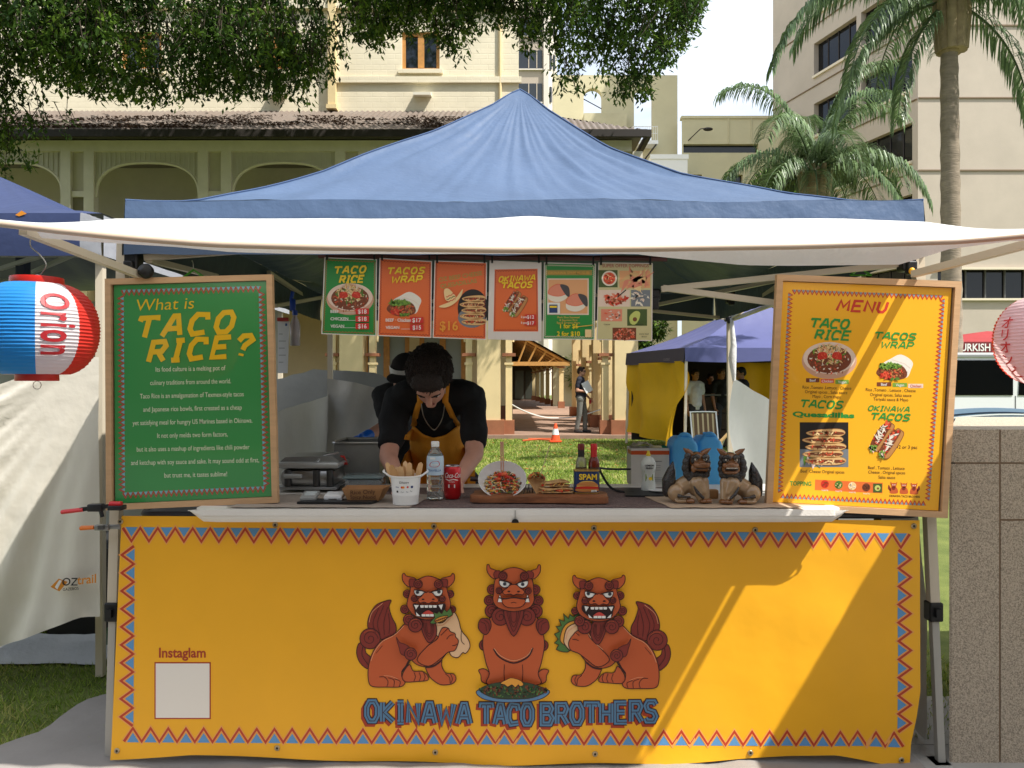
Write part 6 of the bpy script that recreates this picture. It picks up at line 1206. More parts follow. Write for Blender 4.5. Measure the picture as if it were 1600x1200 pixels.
o_ = rrect(-.046, .046, -.0, .056, .015); g = MB(); g.prism(o_, lambda x, y: sp + V((x, y, .003)), (0, 0, .079), tinb); g.build('tin_body', sc, 40, fixn=True)
for z in (.0, .082): g = MB(); g.prism(rrect(-.048, .048, -.002, .058, .017), lambda x, y: sp + V((x, y, z)), (0, 0, .004), gold); g.build('rim', sc, 40, fixn=True)
aa = Art(sp + V((0, -.0012, 0)), (1, 0, 0), (0, 0, 1), step=.0003); aa.text('SPAM', .004, .052, .0285, M('tin_yellow', (240, 200, 50), .4), 2, 0, .035, 'c', .98); aa.blob([(-.034, .024), (-.03, .038), (-.01, .046), (.02, .045), (.035, .036), (.037, .024)], sfood['chz'], 1); aa.blob([(-.034, .03), (-.028, .039), (0, .044), (.03, .04), (.036, .029)], M('bun_brown', (196, 128, 66), .5), 3); aa.blob([(-.036, .018), (-.036, .025), (0, .027), (.038, .025), (.038, .018)], sfood['tom'], 4); aa.blob([(-.034, .008), (-.036, .018), (.037, .018), (.035, .008)], M('bun_brown', (196, 128, 66), .5), 3); aa.rect(.016, .006, .036, .013, wt_, 6); aa.text('340g', .026, .0075, .006, ink, 7); aa.build('label_print', sc)
for k, (px_, nm, capc, bc, lc) in enumerate(((908, 'hot sauce bottle with a black neck sleeve standing behind the tin', (112, 34, 30), (190, 190, 150), (40, 36, 34)), (928, 'hot sauce bottle with a bright red cap and sleeve behind the tin', (196, 34, 34), (122, 48, 30), (186, 40, 36)))):
    c_ = P(px_, 780, 2.92); c_.z = BZ; s_ = thing('sauce_bottle', nm, 'bottle', c_, 'hot sauce bottles'); gm_ = M('sauce_glass_%d' % k, bc, .08, trans=.6 if k == 0 else .25, ior=1.4); g = MB(); g.lathe([(.02, 0), (.0215, .004), (.0215, .1), (.018, .118), (.0115, .13), (.0115, .15)], c_, gm_, 24); g.build('glass', s_, 40)
    g = MB(); g.lathe([(.0122, .128), (.0122, .155)], c_, M('sleeve_%d' % k, lc, .4), 20); g.build('neck_sleeve', s_, 40); g = MB(); g.lathe([(.0128, .155), (.0132, .158), (.013, .175), (.0115, .178)], c_, M('cap_%d' % k, capc, .4), 20); g.build('cap', s_, 40)
    g = MB(); g.lathe([(.0218, .03), (.0218, .09)], c_, M('sauce_label_%d' % k, (60, 46, 36), .5), 24, cap=False); g.build('label', s_, 50); ca = CylArt(c_, lambda z: .0218, eps=.0008); ca.text('HOT SAUCE', 0, .076, .0085, wt_, 1, 0, .02, 'c', .9); ca.build('label_print', s_)
# right end of the counter
p = bx(1013, 768, 3.1); dsb = thing('detergent_bottle', 'white squeeze bottle of dish detergent with a yellow cap before the white carton', 'bottle', p); dw = M('detergent_white', (226, 230, 222), .3, transl=.1)
g = MB()
for_ = [(.027, 0), (.029, .004), (.028, .03), (.024, .055), (.026, .075), (.0305, .1), (.03, .115), (.02, .132), (.009, .138), (.009, .142)]; g.lathe(for_, p, dw, 28); g.build('bottle_body', dsb, 40); g = MB(); g.lathe([(.0095, .141), (.0095, .148), (.006, .152), (.005, .162)], p, M('yellow_cap', (232, 200, 50), .4), 16); g.build('cap', dsb, 40)
ca = CylArt(p, lambda z: interp([(b, a) for a, b in for_], z), eps=.001); ca.rect(-.02, .076, .021, .116, M('label_green', (140, 160, 84), .4), 1); ca.text('LEMON', 0, .102, .009, ink, 2, 0, .03); ca.text('FRESH', 0, .091, .009, ink, 2, 0, .03); ca.rect(-.015, .042, .015, .07, MATS['label_green'], 1); ca.circle(.004, .052, .007, cy, 3); ca.build('label', dsb)
p = bx(1016, 762, 3.36); cb = thing('carton', 'white carton with an orange band near the blue water containers', 'box', p); cw2 = M('carton_white', (214, 212, 206), .6, var=.04, vs=8); g = MB(); g.box(p.x - .083, p.x + .083, p.y, p.y + .13, TZ - .01, TZ + .155, cw2); g.build('box_body', cb); g = MB(); g.box(p.x - .0835, p.x + .0835, p.y - .0012, p.y + .1, TZ + .128, TZ + .145, M('carton_orange', (206, 86, 40), .5)); g.build('band', cb)
aa = Art((p.x - .08, p.y - .001, TZ), (1, 0, 0), (0, 0, 1), step=.0004); aa.rect(.1, .098, .13, .1, ink, 1); [aa.rect(.06, .012 + .007 * k, .155, .0135 + .007 * k, M('print_grey', (120, 120, 122), .5), 1) for k in range(3)]; [aa.rect(.1, .08 - .01 * k, .125, .0815 - .01 * k, MATS['print_grey'], 1) for k in range(3)]; aa.build('print', cb)
p = bx(1012, 778); bm2 = thing('black_mat', 'black plastic mat on the counter under the detergent bottle', 'mat', p); g = MB(); g.prism([(-.085, .0), (.06, -.01), (.09, .2), (-.06, .21)], lambda x, y: p + V((x, y, -.002)), (0, 0, .006), M('black_mat', (36, 36, 38), .5)); g.build('mat', bm2, fixn=True)
p = bx(1030, 768, 3.05); pl = thing('round_lid', 'white round plate lying beside the detergent bottle', 'lid', p); g = MB(); g.lathe([(.0, .006), (.036, .006), (.042, .009), (.043, .011), (.036, .009), (.0, .009)], p, bw, 28, cap=False); g.build('plate', pl, 40)
p = P(1040, 702, 3.4); sq2 = thing('squeeze_bottle', 'cream squeeze bottle with a green cap lying on the carton', 'bottle', p); g = MB(); g.tube([P(1016, 703, 3.4), P(1020, 702, 3.4), P(1032, 702, 3.4), P(1036, 702, 3.4)], [.012, .017, .017, .01], M('cream_plastic', (214, 200, 156), .4), 12); g.build('body', sq2, 40); g = MB(); g.tube([P(1034, 702, 3.4), P(1036, 701, 3.4), P(1040, 700, 3.4), P(1043, 698, 3.4)], [.012, .016, .013, .004], M('green_cap', (24, 120, 90), .35), 12); g.build('cap', sq2, 50)
p = P(1000, 704, 3.42); rg = thing('cleaning_cloth', 'crumpled pale cloth on top of the carton', 'cloth', p); g = MB(); g.grid(16, 8, lambda u, v: V((lerp(P(986, 0, 3.42).x, P(1020, 0, 3.42).x, u), 3.38 + .1 * v, TZ + .157 + .02 * abs(nz(u * 5, v * 4, 2)) + .012 * math.sin(math.pi * u))), M('rag', (186, 176, 150), .9, var=.1, vs=20)); tag(rg, 'crumpled pale cloth on top of the carton', 'cloth'); g.build('cloth', rg, 70)
jb = M('jerry_blue', (116, 208, 255), .38, transl=.4, var=.04, vs=6)
for k, (cx_, lab_, Yk) in enumerate(((1073, 'blue plastic water container nearer the white carton', 3.3), (1112, 'blue plastic water container with open spout beside the white side wall', 3.34))):
    c_ = V(((cx_ - 800) / F * Yk, Yk + .09, TZ - .02)); jc = thing('water_container', lab_, 'water container', c_, 'blue water containers'); w_ = .054
    def vox(x, y, z): return c_ + V((x, y, z))
    bmx = MB(); rings = [(.0, .94), (.012, 1), (.12, 1), (.126, .965), (.132, 1), (.185, 1), (.206, .9), (.22, .62), (.226, .4)]
    pr_ = [(x, y) for x, y in rrect(-w_, w_, -.085, .085, .022, 5)]; vs_ = []; n_ = len(pr_)
    for z, s in rings: vs_ += [vox(x * s - (.012 * max(0, z - .2) / .04), y * (1 if z < .2 else (1 - (z - .2) * 6)), z) for x, y in pr_]
    bmx.add(vs_, [(i * n_ + j, i * n_ + (j + 1) % n_, (i + 1) * n_ + (j + 1) % n_, (i + 1) * n_ + j) for i in range(len(rings) - 1) for j in range(n_)] + [tuple(range(n_))[::-1], tuple((len(rings) - 1) * n_ + j for j in range(n_))], jb); bmx.build('container_body', jc, 55)
    g = MB(); g.tube(crom([vox(-.03, -.05, .206), vox(-.012, -.05, .234), vox(.016, -.05, .232), vox(.034, -.05, .2)], False, 4), .011, jb, 8); g.build('handle', jc, 60); g = MB(); g.lathe([(.017, 0), (.017, .02), (.013, .02), (.013, .004)], vox(.006, .02, .22), jb if k else blk, 14); g.build('spout', jc, 40)
p = bx(1114, 783); wb_ = thing('wooden_block', 'small pale wooden block between the two lion figurines', 'block', p); g = MB(); g.rbox(p + V((0, .02, .018)), (.046, .03, .034), M('pale_block', (190, 144, 96), .6, var=.2, vs=20), bev=.004); g.build('block', wb_, 40)
p = P(960, 745, 3.25); cbl = thing('cable', 'thick black cable looping down behind the sauce bottles', 'cable', p); g = MB(); g.tube(crom([P(934, 731, 3.2), P(955, 733, 3.25), P(985, 733, 3.3)], False, 5), .0045, blk, 8); g.tube(crom([P(936, 732, 3.2), P(944, 748, 3.15), P(956, 763, 3.1), P(975, 769, 3.06), P(990, 770, 3.04)], False, 5), .005, blk, 8); g.build('cable', cbl, 60)
# glazed guardian lion figurines
gl_c, gl_d, gl_t = M('glaze_cream', (168, 138, 104), .22, var=.2, vs=30, coat=.5), M('glaze_dark', (42, 35, 32), .25, var=.5, vs=40, coat=.5, bump=.5, bs=120), M('glaze_tan', (128, 82, 44), .24, var=.3, vs=40, coat=.5)
def lionfig(pos, m, open_, lab_):
    t = thing('lion_figurine', lab_, 'figurine', pos, 'glazed lion figurines'); k = .000259
    T = lambda x, y, z: pos + V(((x - 400) * k * m, y * k, z * k)); E_ = lambda x, y, z, a, b, c: ('e', T(x, y, z), (a * k, b * k, c * k)); C_ = lambda a, b, r0, r1: ('c', T(*a), T(*b), r0 * k, r1 * k); vx = .0026
    remesh('body', [E_(545, 0, 250, 140, 110, 180), C_((540, 20, 330), (330, 50, 190), 125, 125), E_(250, -50, 130, 120, 90, 125), E_(260, 120, 100, 110, 60, 100), C_((500, -80, 280), (580, -110, 45), 74, 50), C_((640, -60, 300), (660, -100, 50), 66, 48), C_((560, -90, 300), (610, -110, 160), 70, 50), E_(330, -130, 30, 120, 50, 32)], gl_c, vx, t, 3)
    remesh('paws', [E_(420, -150, 38, 70, 50, 40), E_(610, -150, 34, 62, 50, 36), E_(685, -130, 34, 56, 50, 36)] + [E_(380 + i * 28, -188, 30, 15, 18, 26) for i in range(4)] + [E_(575 + i * 26, -190, 28, 14, 18, 24) for i in range(3)] + [E_(660 + i * 24, -172, 28, 13, 18, 24) for i in range(3)], gl_t, .0022, t, 2)
    curls = [(380, 480, 60), (400, 400, 58), (440, 340, 52), (510, 320, 52), (570, 315, 50), (630, 340, 52), (670, 400, 52), (690, 470, 48), (390, 560, 58), (410, 640, 50), (690, 550, 44), (680, 630, 40)]
    mane = remesh('mane', [E_(540, 30, 540, 150, 110, 165), E_(540, -10, 400, 140, 110, 80)] + [E_(x, -60, z, r, r * .8, r * 1.15) for x, z, r in curls], gl_d, .0024, t, 1)
    fz = 0
    hp = [E_(555, -60, 585, 122, 95, 120), E_(580, -150, 525, 112, 72, 48), E_(590, -205, 548, 58, 30, 30), E_(500, -160, 535, 34, 34, 34), E_(668, -160, 535, 30, 34, 34)]
    hp += [E_(580, -150, 440 if open_ else 476, 104, 62, 32)] + [E_(480, -110, 480, 40, 40, 60), E_(655, -110, 490, 36, 40, 60)]
    remesh('head', hp, gl_t, .0022, t, 1)
    g = MB(); g.ell(T(578, -190, 486), (96 * k, 34 * k, (24 if open_ else 8) * k), M('mouth_dark', (30, 18, 14), .4)); 
    for s in (-1, 1): g.ell(T(590 + s * 18, -226, 540), (9 * k, 6 * k, 7 * k), MATS['mouth_dark'])
    g.build('mouth', t, 60)
    for s in (-1, 1):
        g = MB(); g.ell(T(560 + s * 62 + 8, -148, 610), (26 * k, 18 * k, 20 * k), M('glaze_white', (210, 200, 184), .2)); e_ = g.build('eye', t, 60); g = MB(); g.ell(T(560 + s * 60 + 10, -164, 608), (11 * k, 7 * k, 11 * k), MATS['mouth_dark']); g.build('pupil', e_, 60)
        g = MB(); g.tube([T(560 + s * 20 + 8, -165, 635), T(560 + s * 60 + 8, -160, 655), T(560 + s * 105 + 5, -120, 640)], [26 * k, 36 * k, 22 * k], gl_d, 8); g.ell(T(560 + s * 88, -110, 590), (34 * k, 30 * k, 52 * k), gl_d); g.build('brow', t, 60)
        g = MB(); g.tube([T(545 + s * 85, -20, 670), T(545 + s * 140, -30, 720), T(545 + s * 195, -40, 755)], [52 * k, 36 * k, 6 * k], gl_t, 9); g.build('ear', t, 60)
    if open_:
        g = MB()
        for q_ in range(8): g.ell(T(514 + q_ * 19, -216, 502), (8 * k, 6 * k, 9 * k), MATS['glaze_white'])
        g.build('teeth', t, 60)
    remesh('tail', [C_((150, 60, 130), (170, 60, 290), 78, 100), C_((170, 60, 290), (200, 60, 420), 100, 70), C_((200, 60, 420), (225, 60, 545), 70, 16)], gl_d, .0024, t, 1)
    g = MB(); g.tube([T(470, -165, 240), T(520, -185, 150), T(600, -190, 75)], [10 * k, 26 * k, 20 * k], gl_d, 7); g.tube([T(250, -150, 105), T(330, -180, 95), T(420, -190, 90)], [30 * k, 16 * k, 14 * k], gl_d, 7); g.build('leg_curls', t, 60)
lionfig(V(((1072 - 800) / F * 2.8, 2.8, TZ + .008)), 1, False, 'glazed lion figurine with its mouth shut and tail to the left')
lionfig(V(((1157 - 800) / F * 2.78, 2.78, TZ + .008)), -1, True, 'glazed lion figurine grinning open-mouthed beside the yellow menu board')
# ------------------------------------------------------------------ clamps, lanterns, hangers, small hanging things
p = P(172, 796, 2.74); cl1 = thing('bar_clamp', 'red handled black bar clamp gripping the corner of the green poster', 'clamp', p)
rp, gp = M('clamp_red', (206, 40, 44), .35), M('clamp_black', (34, 34, 36), .4)
g = MB(); g.tube([P(97, 800, 2.70), P(131, 796, 2.70)], .011, rp, 8, flat=.7); g.build('grip', cl1, 60); g = MB(); g.bar(P(126, 796, 2.7), P(176, 790, 2.7), .014, gp); g.rbox(P(150, 793, 2.7), (.05, .03, .026), gp, bev=.004); g.tube([P(157, 796, 2.695), P(160, 808, 2.695)], .007, gp, 8); g.rbox(P(183, 793, 2.7), (.05, .04, .016), gp, bev=.003); g.build('jaw', cl1, 40); g = MB(); g.tube([P(172, 788, 2.70), P(190, 788, 2.70)], .011, rp, 8); g.build('pad', cl1, 60)
p = P(160, 825, 2.74); cl2 = thing('spring_clamp', 'orange tipped steel spring clamp holding the banner corner', 'clamp', p); g = MB(); g.tube([P(127, 825, 2.74), P(148, 824, 2.74)], [.014, .012], M('clamp_orange', (226, 118, 30), .4), 8, flat=.6); g.build('grip', cl2, 60); g = MB(); g.rbox(P(160, 824, 2.74), (.05, .02, .02), M('clamp_steel', (150, 150, 148), .35, metal=.8), bev=.003); g.rbox(P(180, 823, 2.745), (.04, .012, .016), MATS['clamp_steel'], bev=.003); g.rbox(P(158, 824, 2.725), (.02, .01, .014), M('clamp_spring', (100, 100, 100), .4, metal=.8)); g.build('jaw', cl2, 40)
def lantern(cx, cy, Y, rx, ry, spin, word, lab_, sect, hookp):
    c = P(cx, cy, Y); r, h = rx / F * Y, ry / F * Y; t = thing('paper_lantern', lab_, 'lantern', c, 'paper beer lanterns'); NR = 26
    def rad(z):
        s_ = max(-1, min(1, z / h)); b = (1 - abs(s_) ** 2.15) ** .55 if abs(s_) < 1 else 0; return r * (.43 + .57 * b)
    def pt(a, z): return c + V((rad(z) * math.sin(a), -rad(z) * math.cos(a), z))
    cap_ = []
    for a0, a1, mt in sect:
        g = MB(); n = max(3, int(abs(a1 - a0) / 5)); g.grid(n, NR * 4, lambda u, v: (lambda a, z: c + V(((rad(z) * (1 - .018 * abs(math.sin(v * NR * math.pi)) ** .6 + .006 * nz(a * 6, v * 30))) * math.sin(a), -(rad(z) * (1 - .018 * abs(math.sin(v * NR * math.pi)) ** .6 + .006 * nz(a * 6, v * 30))) * math.cos(a), z)))(R(lerp(a0, a1, u) + spin), lerp(-h * .985, h * .985, v)), mt); g.build('paper_shade', t, 80)
    lr = M('lantern_red_rim', (196, 40, 32), .35)
    for z0, z1, rr in ((h * .97, h * 1.14, r * .42), (-h * 1.13, -h * .97, r * .34)): g = MB(); g.lathe([(rr, z0), (rr * 1.02, z0 + .002), (rr, z1), (rr * .94, z1), (rr * .94, z0)], c, lr, 28, cap=False); g.build('rim', t, 40)
    class LA(Art):
        def __init__(s, a0): s.a0, s.mb, s.step, s.base = a0, MB(), .0004, 1
        def at(s, x, y, lay): return c + V(((rad(y) + .0016 + lay * .0004) * math.sin(s.a0 + x / r), -(rad(y) + .0016 + lay * .0004) * math.cos(s.a0 + x / r), y))
    word(LA, h, r, t); g = MB(); hk = [V(q) for q in hookp]; g.tube(crom([tuple(c + V((0, 0, h * 1.12)))] + [tuple(q) for q in hk], False, 5), .0018, M('hook_wire', (196, 194, 190), .3, metal=.8), 6)
    g.tube([c + V((-r * .4, 0, h * 1.13)), c + V((0, 0, h * 1.2)), c + V((r * .4, 0, h * 1.13))], .0016, MATS['hook_wire'], 5); g.build('hook', t, 60); g = MB(); g.tube([c + V((.012 * math.cos(i * .63), 0, -h * 1.13 - .012 + .012 * math.sin(i * .63))) for i in range(11)], .001, MATS['hook_wire'], 5); g.build('ring', t, 60); return t
lbl, lwh, lrd = M('lantern_blue', (36, 142, 216), .5, transl=.35), M('lantern_white', (232, 226, 226), .5, transl=.4), M('lantern_red', (216, 54, 42), .5, transl=.35); lpk = M('lantern_pink', (240, 216, 214), .5, transl=.4); ldk = M('lantern_dark_red', (160, 26, 34), .5)
def orion(LA, h, r, t):
    a = LA(R(49)); y = .094
    for ch in 'Orion':
        vs, fs = text2d(ch, .02); x0 = min(v[0] for v in vs); x1 = max(v[0] for v in vs); kx = .108 if ch == 'O' else .128; ky = .06 if ch == 'O' else .064; o_ = -.038
        pp = [(o_ + b * kx, y - (q - x0) * ky) for q, b in vs]; a.tri(pp, fs, ldk, 1); y -= (x1 - x0) * ky + .0075
    a.build('lettering', t)
arm0 = P(70, 372, 2.2)
lantern(58, 515, 2.2, 88, 71, 0, orion, 'round paper lantern in blue, white and red with dark red lettering down its front', [(-62, 30, lbl), (30, 71, lwh), (71, 200, lrd), (200, 298, lpk)], [P(72, 415, 2.2), P(62, 398, 2.2), P(48, 385, 2.2), P(50, 370, 2.2), P(66, 368, 2.2)])
def kana(LA, h, r, t):
    a = LA(R(-86)); y = h * .6
    for i, ch in enumerate('オリオンビール'):
        vs, fs = text2d(ch, .012); k = .043
        if not vs: continue
        x0, x1 = min(v[0] for v in vs), max(v[0] for v in vs); y0, y1 = min(v[1] for v in vs), max(v[1] for v in vs)
        if ch == 'ー': pp = [((b - (y0 + y1) / 2) * k, y - .6 * k + (q - (x0 + x1) / 2) * k * .75) for q, b in vs]
        else: pp = [((q - (x0 + x1) / 2) * k, y - .6 * k + (b - (y0 + y1) / 2) * k * .78) for q, b in vs]
        a.tri(pp, fs, M('kana_red', (206, 44, 44), .5), 1); y -= .0315
    a.build('lettering', t)
lantern(1664, 531, 1.98, 98, 70, 0, kana, 'pale pink paper lantern with red Japanese lettering at the right end of the awning', [(-110, -40, lpk), (-40, 20, lwh), (20, 120, lrd), (120, 250, lrd)], [P(1664, 420, 1.98), P(1660, 400, 2.02), P(1658, 378, 2.1)])
hgm = M('green_wire', (92, 190, 60), .4)
for k, (cx, cy, lab_) in enumerate(((302, 421, 'green wire hanger hooked under the canopy above the green poster'), (1344, 418, 'green wire hanger hooked under the canopy above the yellow menu'))):
    t = thing('coat_hanger', lab_, 'hanger', P(cx, cy, 2.95)); g = MB(); g.tube([P(cx - 16, cy + 12, 2.95), P(cx, cy, 2.95), P(cx + 18, cy + 12, 2.95)], .003, hgm, 6); g.tube([P(cx - 14, cy + 12, 2.97), P(cx + 1, cy + 1, 2.97), P(cx + 14, cy + 12, 2.97)], .003, hgm, 6); g.tube([P(cx - 16, cy + 12, 2.95), P(cx + 18, cy + 12, 2.95)], .003, hgm, 6); g.build('wire', t, 60); g = MB(); g.tube(crom([P(cx, cy, 2.95), P(cx, cy - 9, 2.95), P(cx - 2, cy - 14, 2.95)], False, 4), .002, MATS['hook_wire'], 6); g.build('hook', t, 60)
t = thing('clip_lamp', 'round black clip-on lamp at the front left corner of the blue gazebo', 'lamp', P(231, 427, 2.82)); g = MB(); g.lathe([(.0, 0), (.02, .002), (.026, .012), (.026, .03), (.018, .04), (0, .042)], P(232, 428, 2.76), blk, 20, Matrix.Rotation(R(70), 3, 'X'), cap=False); g.build('shade', t, 50); g = MB(); g.tube([P(231, 424, 2.78), P(228, 415, 2.82)], .008, blk, 8); g.build('neck', t)
t = thing('clipboard', 'white paper sheets on a red topped clipboard hanging inside the stall', 'clipboard', P(442, 540, 4.0)); g = MB(); q = [P(434, 502, 4), P(452, 502, 4), P(449, 583, 4), P(434, 583, 4)]; g.add(q + [v + V((0, .006, 0)) for v in q], [(0, 3, 2, 1), (4, 5, 6, 7), (0, 1, 5, 4), (2, 3, 7, 6), (1, 2, 6, 5), (3, 0, 4, 7)], M('paper_sheet', (226, 228, 234), .6)); g.build('sheets', t); g = MB(); g.rbox(P(442, 499, 3.99), (.06, .012, .02), M('clip_red', (176, 60, 56), .5), bev=.004); g.build('clip', t)
aa = Art(P(0, 1200, 3.992), (3.99 / F, 0, 0), (0, 0, 3.99 / F), step=.001); [aa.rect(436, 1200 - 522 - k * 11, 436 + w_, 1200 - 521.2 - k * 11, MATS['print_grey'], 0) for k, w_ in enumerate((6, 11, 9, 11, 7))]; aa.rect(446, 1200 - 509, 449, 1200 - 505, M('stamp_blue', (50, 90, 150), .5), 0); aa.build('writing', t)
t = thing('spray_bottle', 'clear spray bottle with a blue trigger hanging from the truss', 'bottle', P(461, 540, 4.05)); g = MB(); c_ = P(461, 540, 4.05); g.lathe([(.024, 0), (.027, .005), (.027, .11), (.012, .15), (.012, .165)], c_, M('spray_plastic', (196, 186, 192), .2, trans=.4), 20); g.build('body', t, 40); g = MB(); g.lathe([(.014, .16), (.014, .185)], c_, M('trigger_blue', (30, 70, 170), .4), 14); g.rbox(c_ + V((-.012, 0, .215)), (.03, .02, .06), MATS['trigger_blue'], bev=.006); g.tube([c_ + V((-.02, 0, .24)), c_ + V((-.012, 0, .285))], .01, MATS['trigger_blue'], 8); g.build('trigger', t, 40)
# ------------------------------------------------------------------ behind the stall
tpc = thing('tarp_cover', 'grey tarpaulin draped in a peak over equipment behind the stall', 'tarpaulin', (-1.6, 5.8, 0)); top = [(-2.5, 1.28), (-1.75, 1.44), (-1.5, 1.51), (-1.05, 1.49), (-.85, 1.4), (-.7, 1.2), (-.62, .6)]
g = MB(); g.grid(50, 16, lambda u, v: V((lerp(-1.95, -.62, u), 5.74 + .06 * (1 - v) + .03 * math.sin(u * 23 + v * 3) * v, lerp(interp(top, lerp(-1.95, -.62, u)), .02, v ** 1.4) + .012 * nz(u * 16, v * 6))), M('grey_tarp', (150, 152, 150), .7, var=.1, vs=3, bump=.5, bs=7)); g.build('sheet', tpc, 60)
cp_ = P(868, 694, 18.2); cp_.z = .0; cone = thing('traffic_cone', 'orange traffic cone with a white reflective band on the lawn before the arcade', 'traffic cone', cp_); oc = M('cone_orange', (232, 84, 36), .5); g = MB(); g.rbox(cp_ + V((0, 0, .045)), (.28, .28, .04), oc, bev=.01); g.build('base', cone); g = MB(); g.lathe([(.115, .06), (.084, .2), (.057, .34), (.03, .46), (.026, .47), (0, .47)], cp_, oc, 24, cap=False); g.build('cone_body', cone, 40); g = MB(); g.lathe([(.0865, .2), (.0595, .34)], cp_, M('reflective_white', (232, 232, 228), .4), 24, cap=False); g.build('band', cone, 40)
t = tag(MB().tube(crom([P(793, 628, 20), P(812, 639, 20), P(835, 648, 20.2), P(860, 653, 20.4), P(900, 651, 20.5), P(938, 640, 20.3)], False, 6), .018, M('white_rope', (206, 202, 194), .7), 6).build('rope_barrier', None, 60), 'white rope strung slack between the arcade pillars', 'rope')
t = tag(MB().tube(crom([(.25, 18.3, .05), (.6, 18.7, .05), (.9, 18.5, .05), (1.1, 18.9, .05), (.4, 18.9, .05)], False, 6), .02, M('orange_cord', (190, 84, 44), .6), 5).build('extension_cord', None, 60), 'loose orange cord on the lawn beside the traffic cone', 'cord')
ch = thing('folding_chair', 'folding chair with a brown striped back on the lawn behind the blue containers', 'chair', (3.5, 14, 0)); st1, st2 = M('stripe_brown', (96, 72, 46), .7), M('stripe_cream', (182, 164, 124), .7); a0, b0 = P(1081, 645, 14), P(1121, 645, 14); g = MB()
for k in range(14): x0, x1 = lerp(a0.x + .02, b0.x - .02, k / 14), lerp(a0.x + .02, b0.x - .02, (k + 1) / 14); g.add([(x0, 14, .42), (x1, 14, .42), (x1, 14.1, .86), (x0, 14.1, .86)], [(0, 1, 2, 3)], st2 if k % 3 == 0 else st1)
g.build('backrest', ch, solid=.015); g = MB()
for k in range(14): x0, x1 = lerp(a0.x + .02, b0.x - .02, k / 14), lerp(a0.x + .02, b0.x - .02, (k + 1) / 14); g.add([(x0, 13.55, .42), (x1, 13.55, .42), (x1, 14, .4), (x0, 14, .4)], [(0, 1, 2, 3)], st2 if k % 3 == 0 else st1)
g.build('seat', ch, solid=.015); g = MB(); g.tube(crom([(a0.x, 13.95, .4), (a0.x, 14.1, .84), (a0.x + .03, 14.11, .885), (b0.x - .03, 14.11, .885), (b0.x, 14.1, .84), (b0.x, 13.95, .4)], False, 4), .013, wht, 7); g.build('back_frame', ch, 60)
for x in (a0.x, b0.x):
    for y0_, y1_ in ((13.55, 14.05), (14.0, 13.5)): g = MB(); g.tube([(x, y0_, .42), (x, y1_, .005)], .012, wht, 7); g.build('leg', ch)
t = thing('wooden_mallet', 'long wooden stick with a red end leaning by the white side wall', 'stick', P(1135, 680, 6.2)); g = MB(); g.tube([P(1126, 690, 6.2), P(1142, 673, 6.2)], .014, M('pale_stick', (190, 156, 104), .6), 8); g.tube([P(1126, 690, 6.2), V((1.7, 6.2, .01))], .012, MATS['pale_stick'], 8); g.build('stick', t, 60); g = MB(); g.tube([P(1141, 674, 6.2), P(1147, 668, 6.2)], .024, rp, 10); g.build('red_end', t, 60)
t = thing('planter_box', 'dark timber counter inside the lilac gazebo', 'counter', (4.6, 17.2, 0)); g = MB(); q = P(1075, 600, 16.8); dwd = M('dark_timber', (70, 54, 42), .7, var=.3, vs=5)
for k in range(3): g.box(q.x, q.x + 1.5, 16.8, 17.3, .05 + k * .36, .39 + k * .36, dwd)
g.build('panel', t); g = MB(); g.box(q.x - .03, q.x + 1.55, 16.76, 17.35, 1.14, 1.18, M('grey_top', (110, 108, 106), .4)); g.build('counter_top', t)
t = thing('display_frame', 'white frame screen at the back of the lilac gazebo', 'screen', (4.6, 18.6, 0)); g = MB(); a0, b0 = P(1072, 562, 18.5), P(1116, 574, 18.5); g.box(a0.x, b0.x, 18.5, 18.54, b0.z, b0.z + .05, wht); g.box(b0.x - .05, b0.x, 18.5, 18.54, b0.z + .05, a0.z, wht); g.box(b0.x + .25, b0.x + .8, 18.5, 18.54, 1.2, 2.0, M('whiteboard', (170, 172, 176), .4)); g.box(a0.x, a0.x + .05, 18.5, 18.54, .01, b0.z, wht); g.build('frame', t)
# ------------------------------------------------------------------ front ground: tarpaulins, neighbour's things
tm = M('ground_tarp', (142, 136, 130), .8, var=.12, vs=2.5, bump=.4, bs=7); tp = thing('ground_tarp', 'crinkled grey ground tarpaulin spread under the stall front', 'tarpaulin', (0, 2.8, 0))
tl_ = [(2.0, -2.05), (2.5, -2.0), (2.9, -1.95), (3.05, -1.86), (3.3, -1.84), (3.55, -1.7), (3.9, -1.55), (5.6, -1.5)]
g = MB(); g.grid(90, 60, lambda u, v: (lambda y: (lambda x: V((x, y, .024 + .018 * nz(x * 3, y * 3) + .010 * nz(x * 9, y * 8, 4) + .02 * max(0, nz(x * 1.3 + 5, y * 3)))))(lerp(interp(tl_, y), 1.47 + .03 * nz(y * 5), u)))(lerp(1.9, 5.3, v)), tm); g.build('sheet', tp, 60)
sv = thing('silver_tarp', 'low silver tarpaulin edge on the grass under the cream side wall', 'tarpaulin', (-2.6, 3.95, 0)); g = MB(); g.grid(40, 4, lambda u, v: V((lerp(-4.4, -2.02, u), 3.95 - .14 * v + .02 * nz(u * 14, v * 2), lerp(lerp(.07, .12, u), .012, v) + .01 * nz(u * 20, v * 3))), M('silver_cloth', (176, 180, 184), .45, metal=.3, var=.1, vs=5, bump=.5, bs=12)); g.build('sheet', sv, 60)
cr_ = thing('crate', 'brown crate half hidden under the cream side wall', 'crate', (-2.9, 4.5, 0)); g = MB(); g.box(-3.3, -2.55, 4.3, 4.8, .02, .36, M('crate_brown', (120, 74, 46), .7, var=.2, vs=6)); g.build('box', cr_)
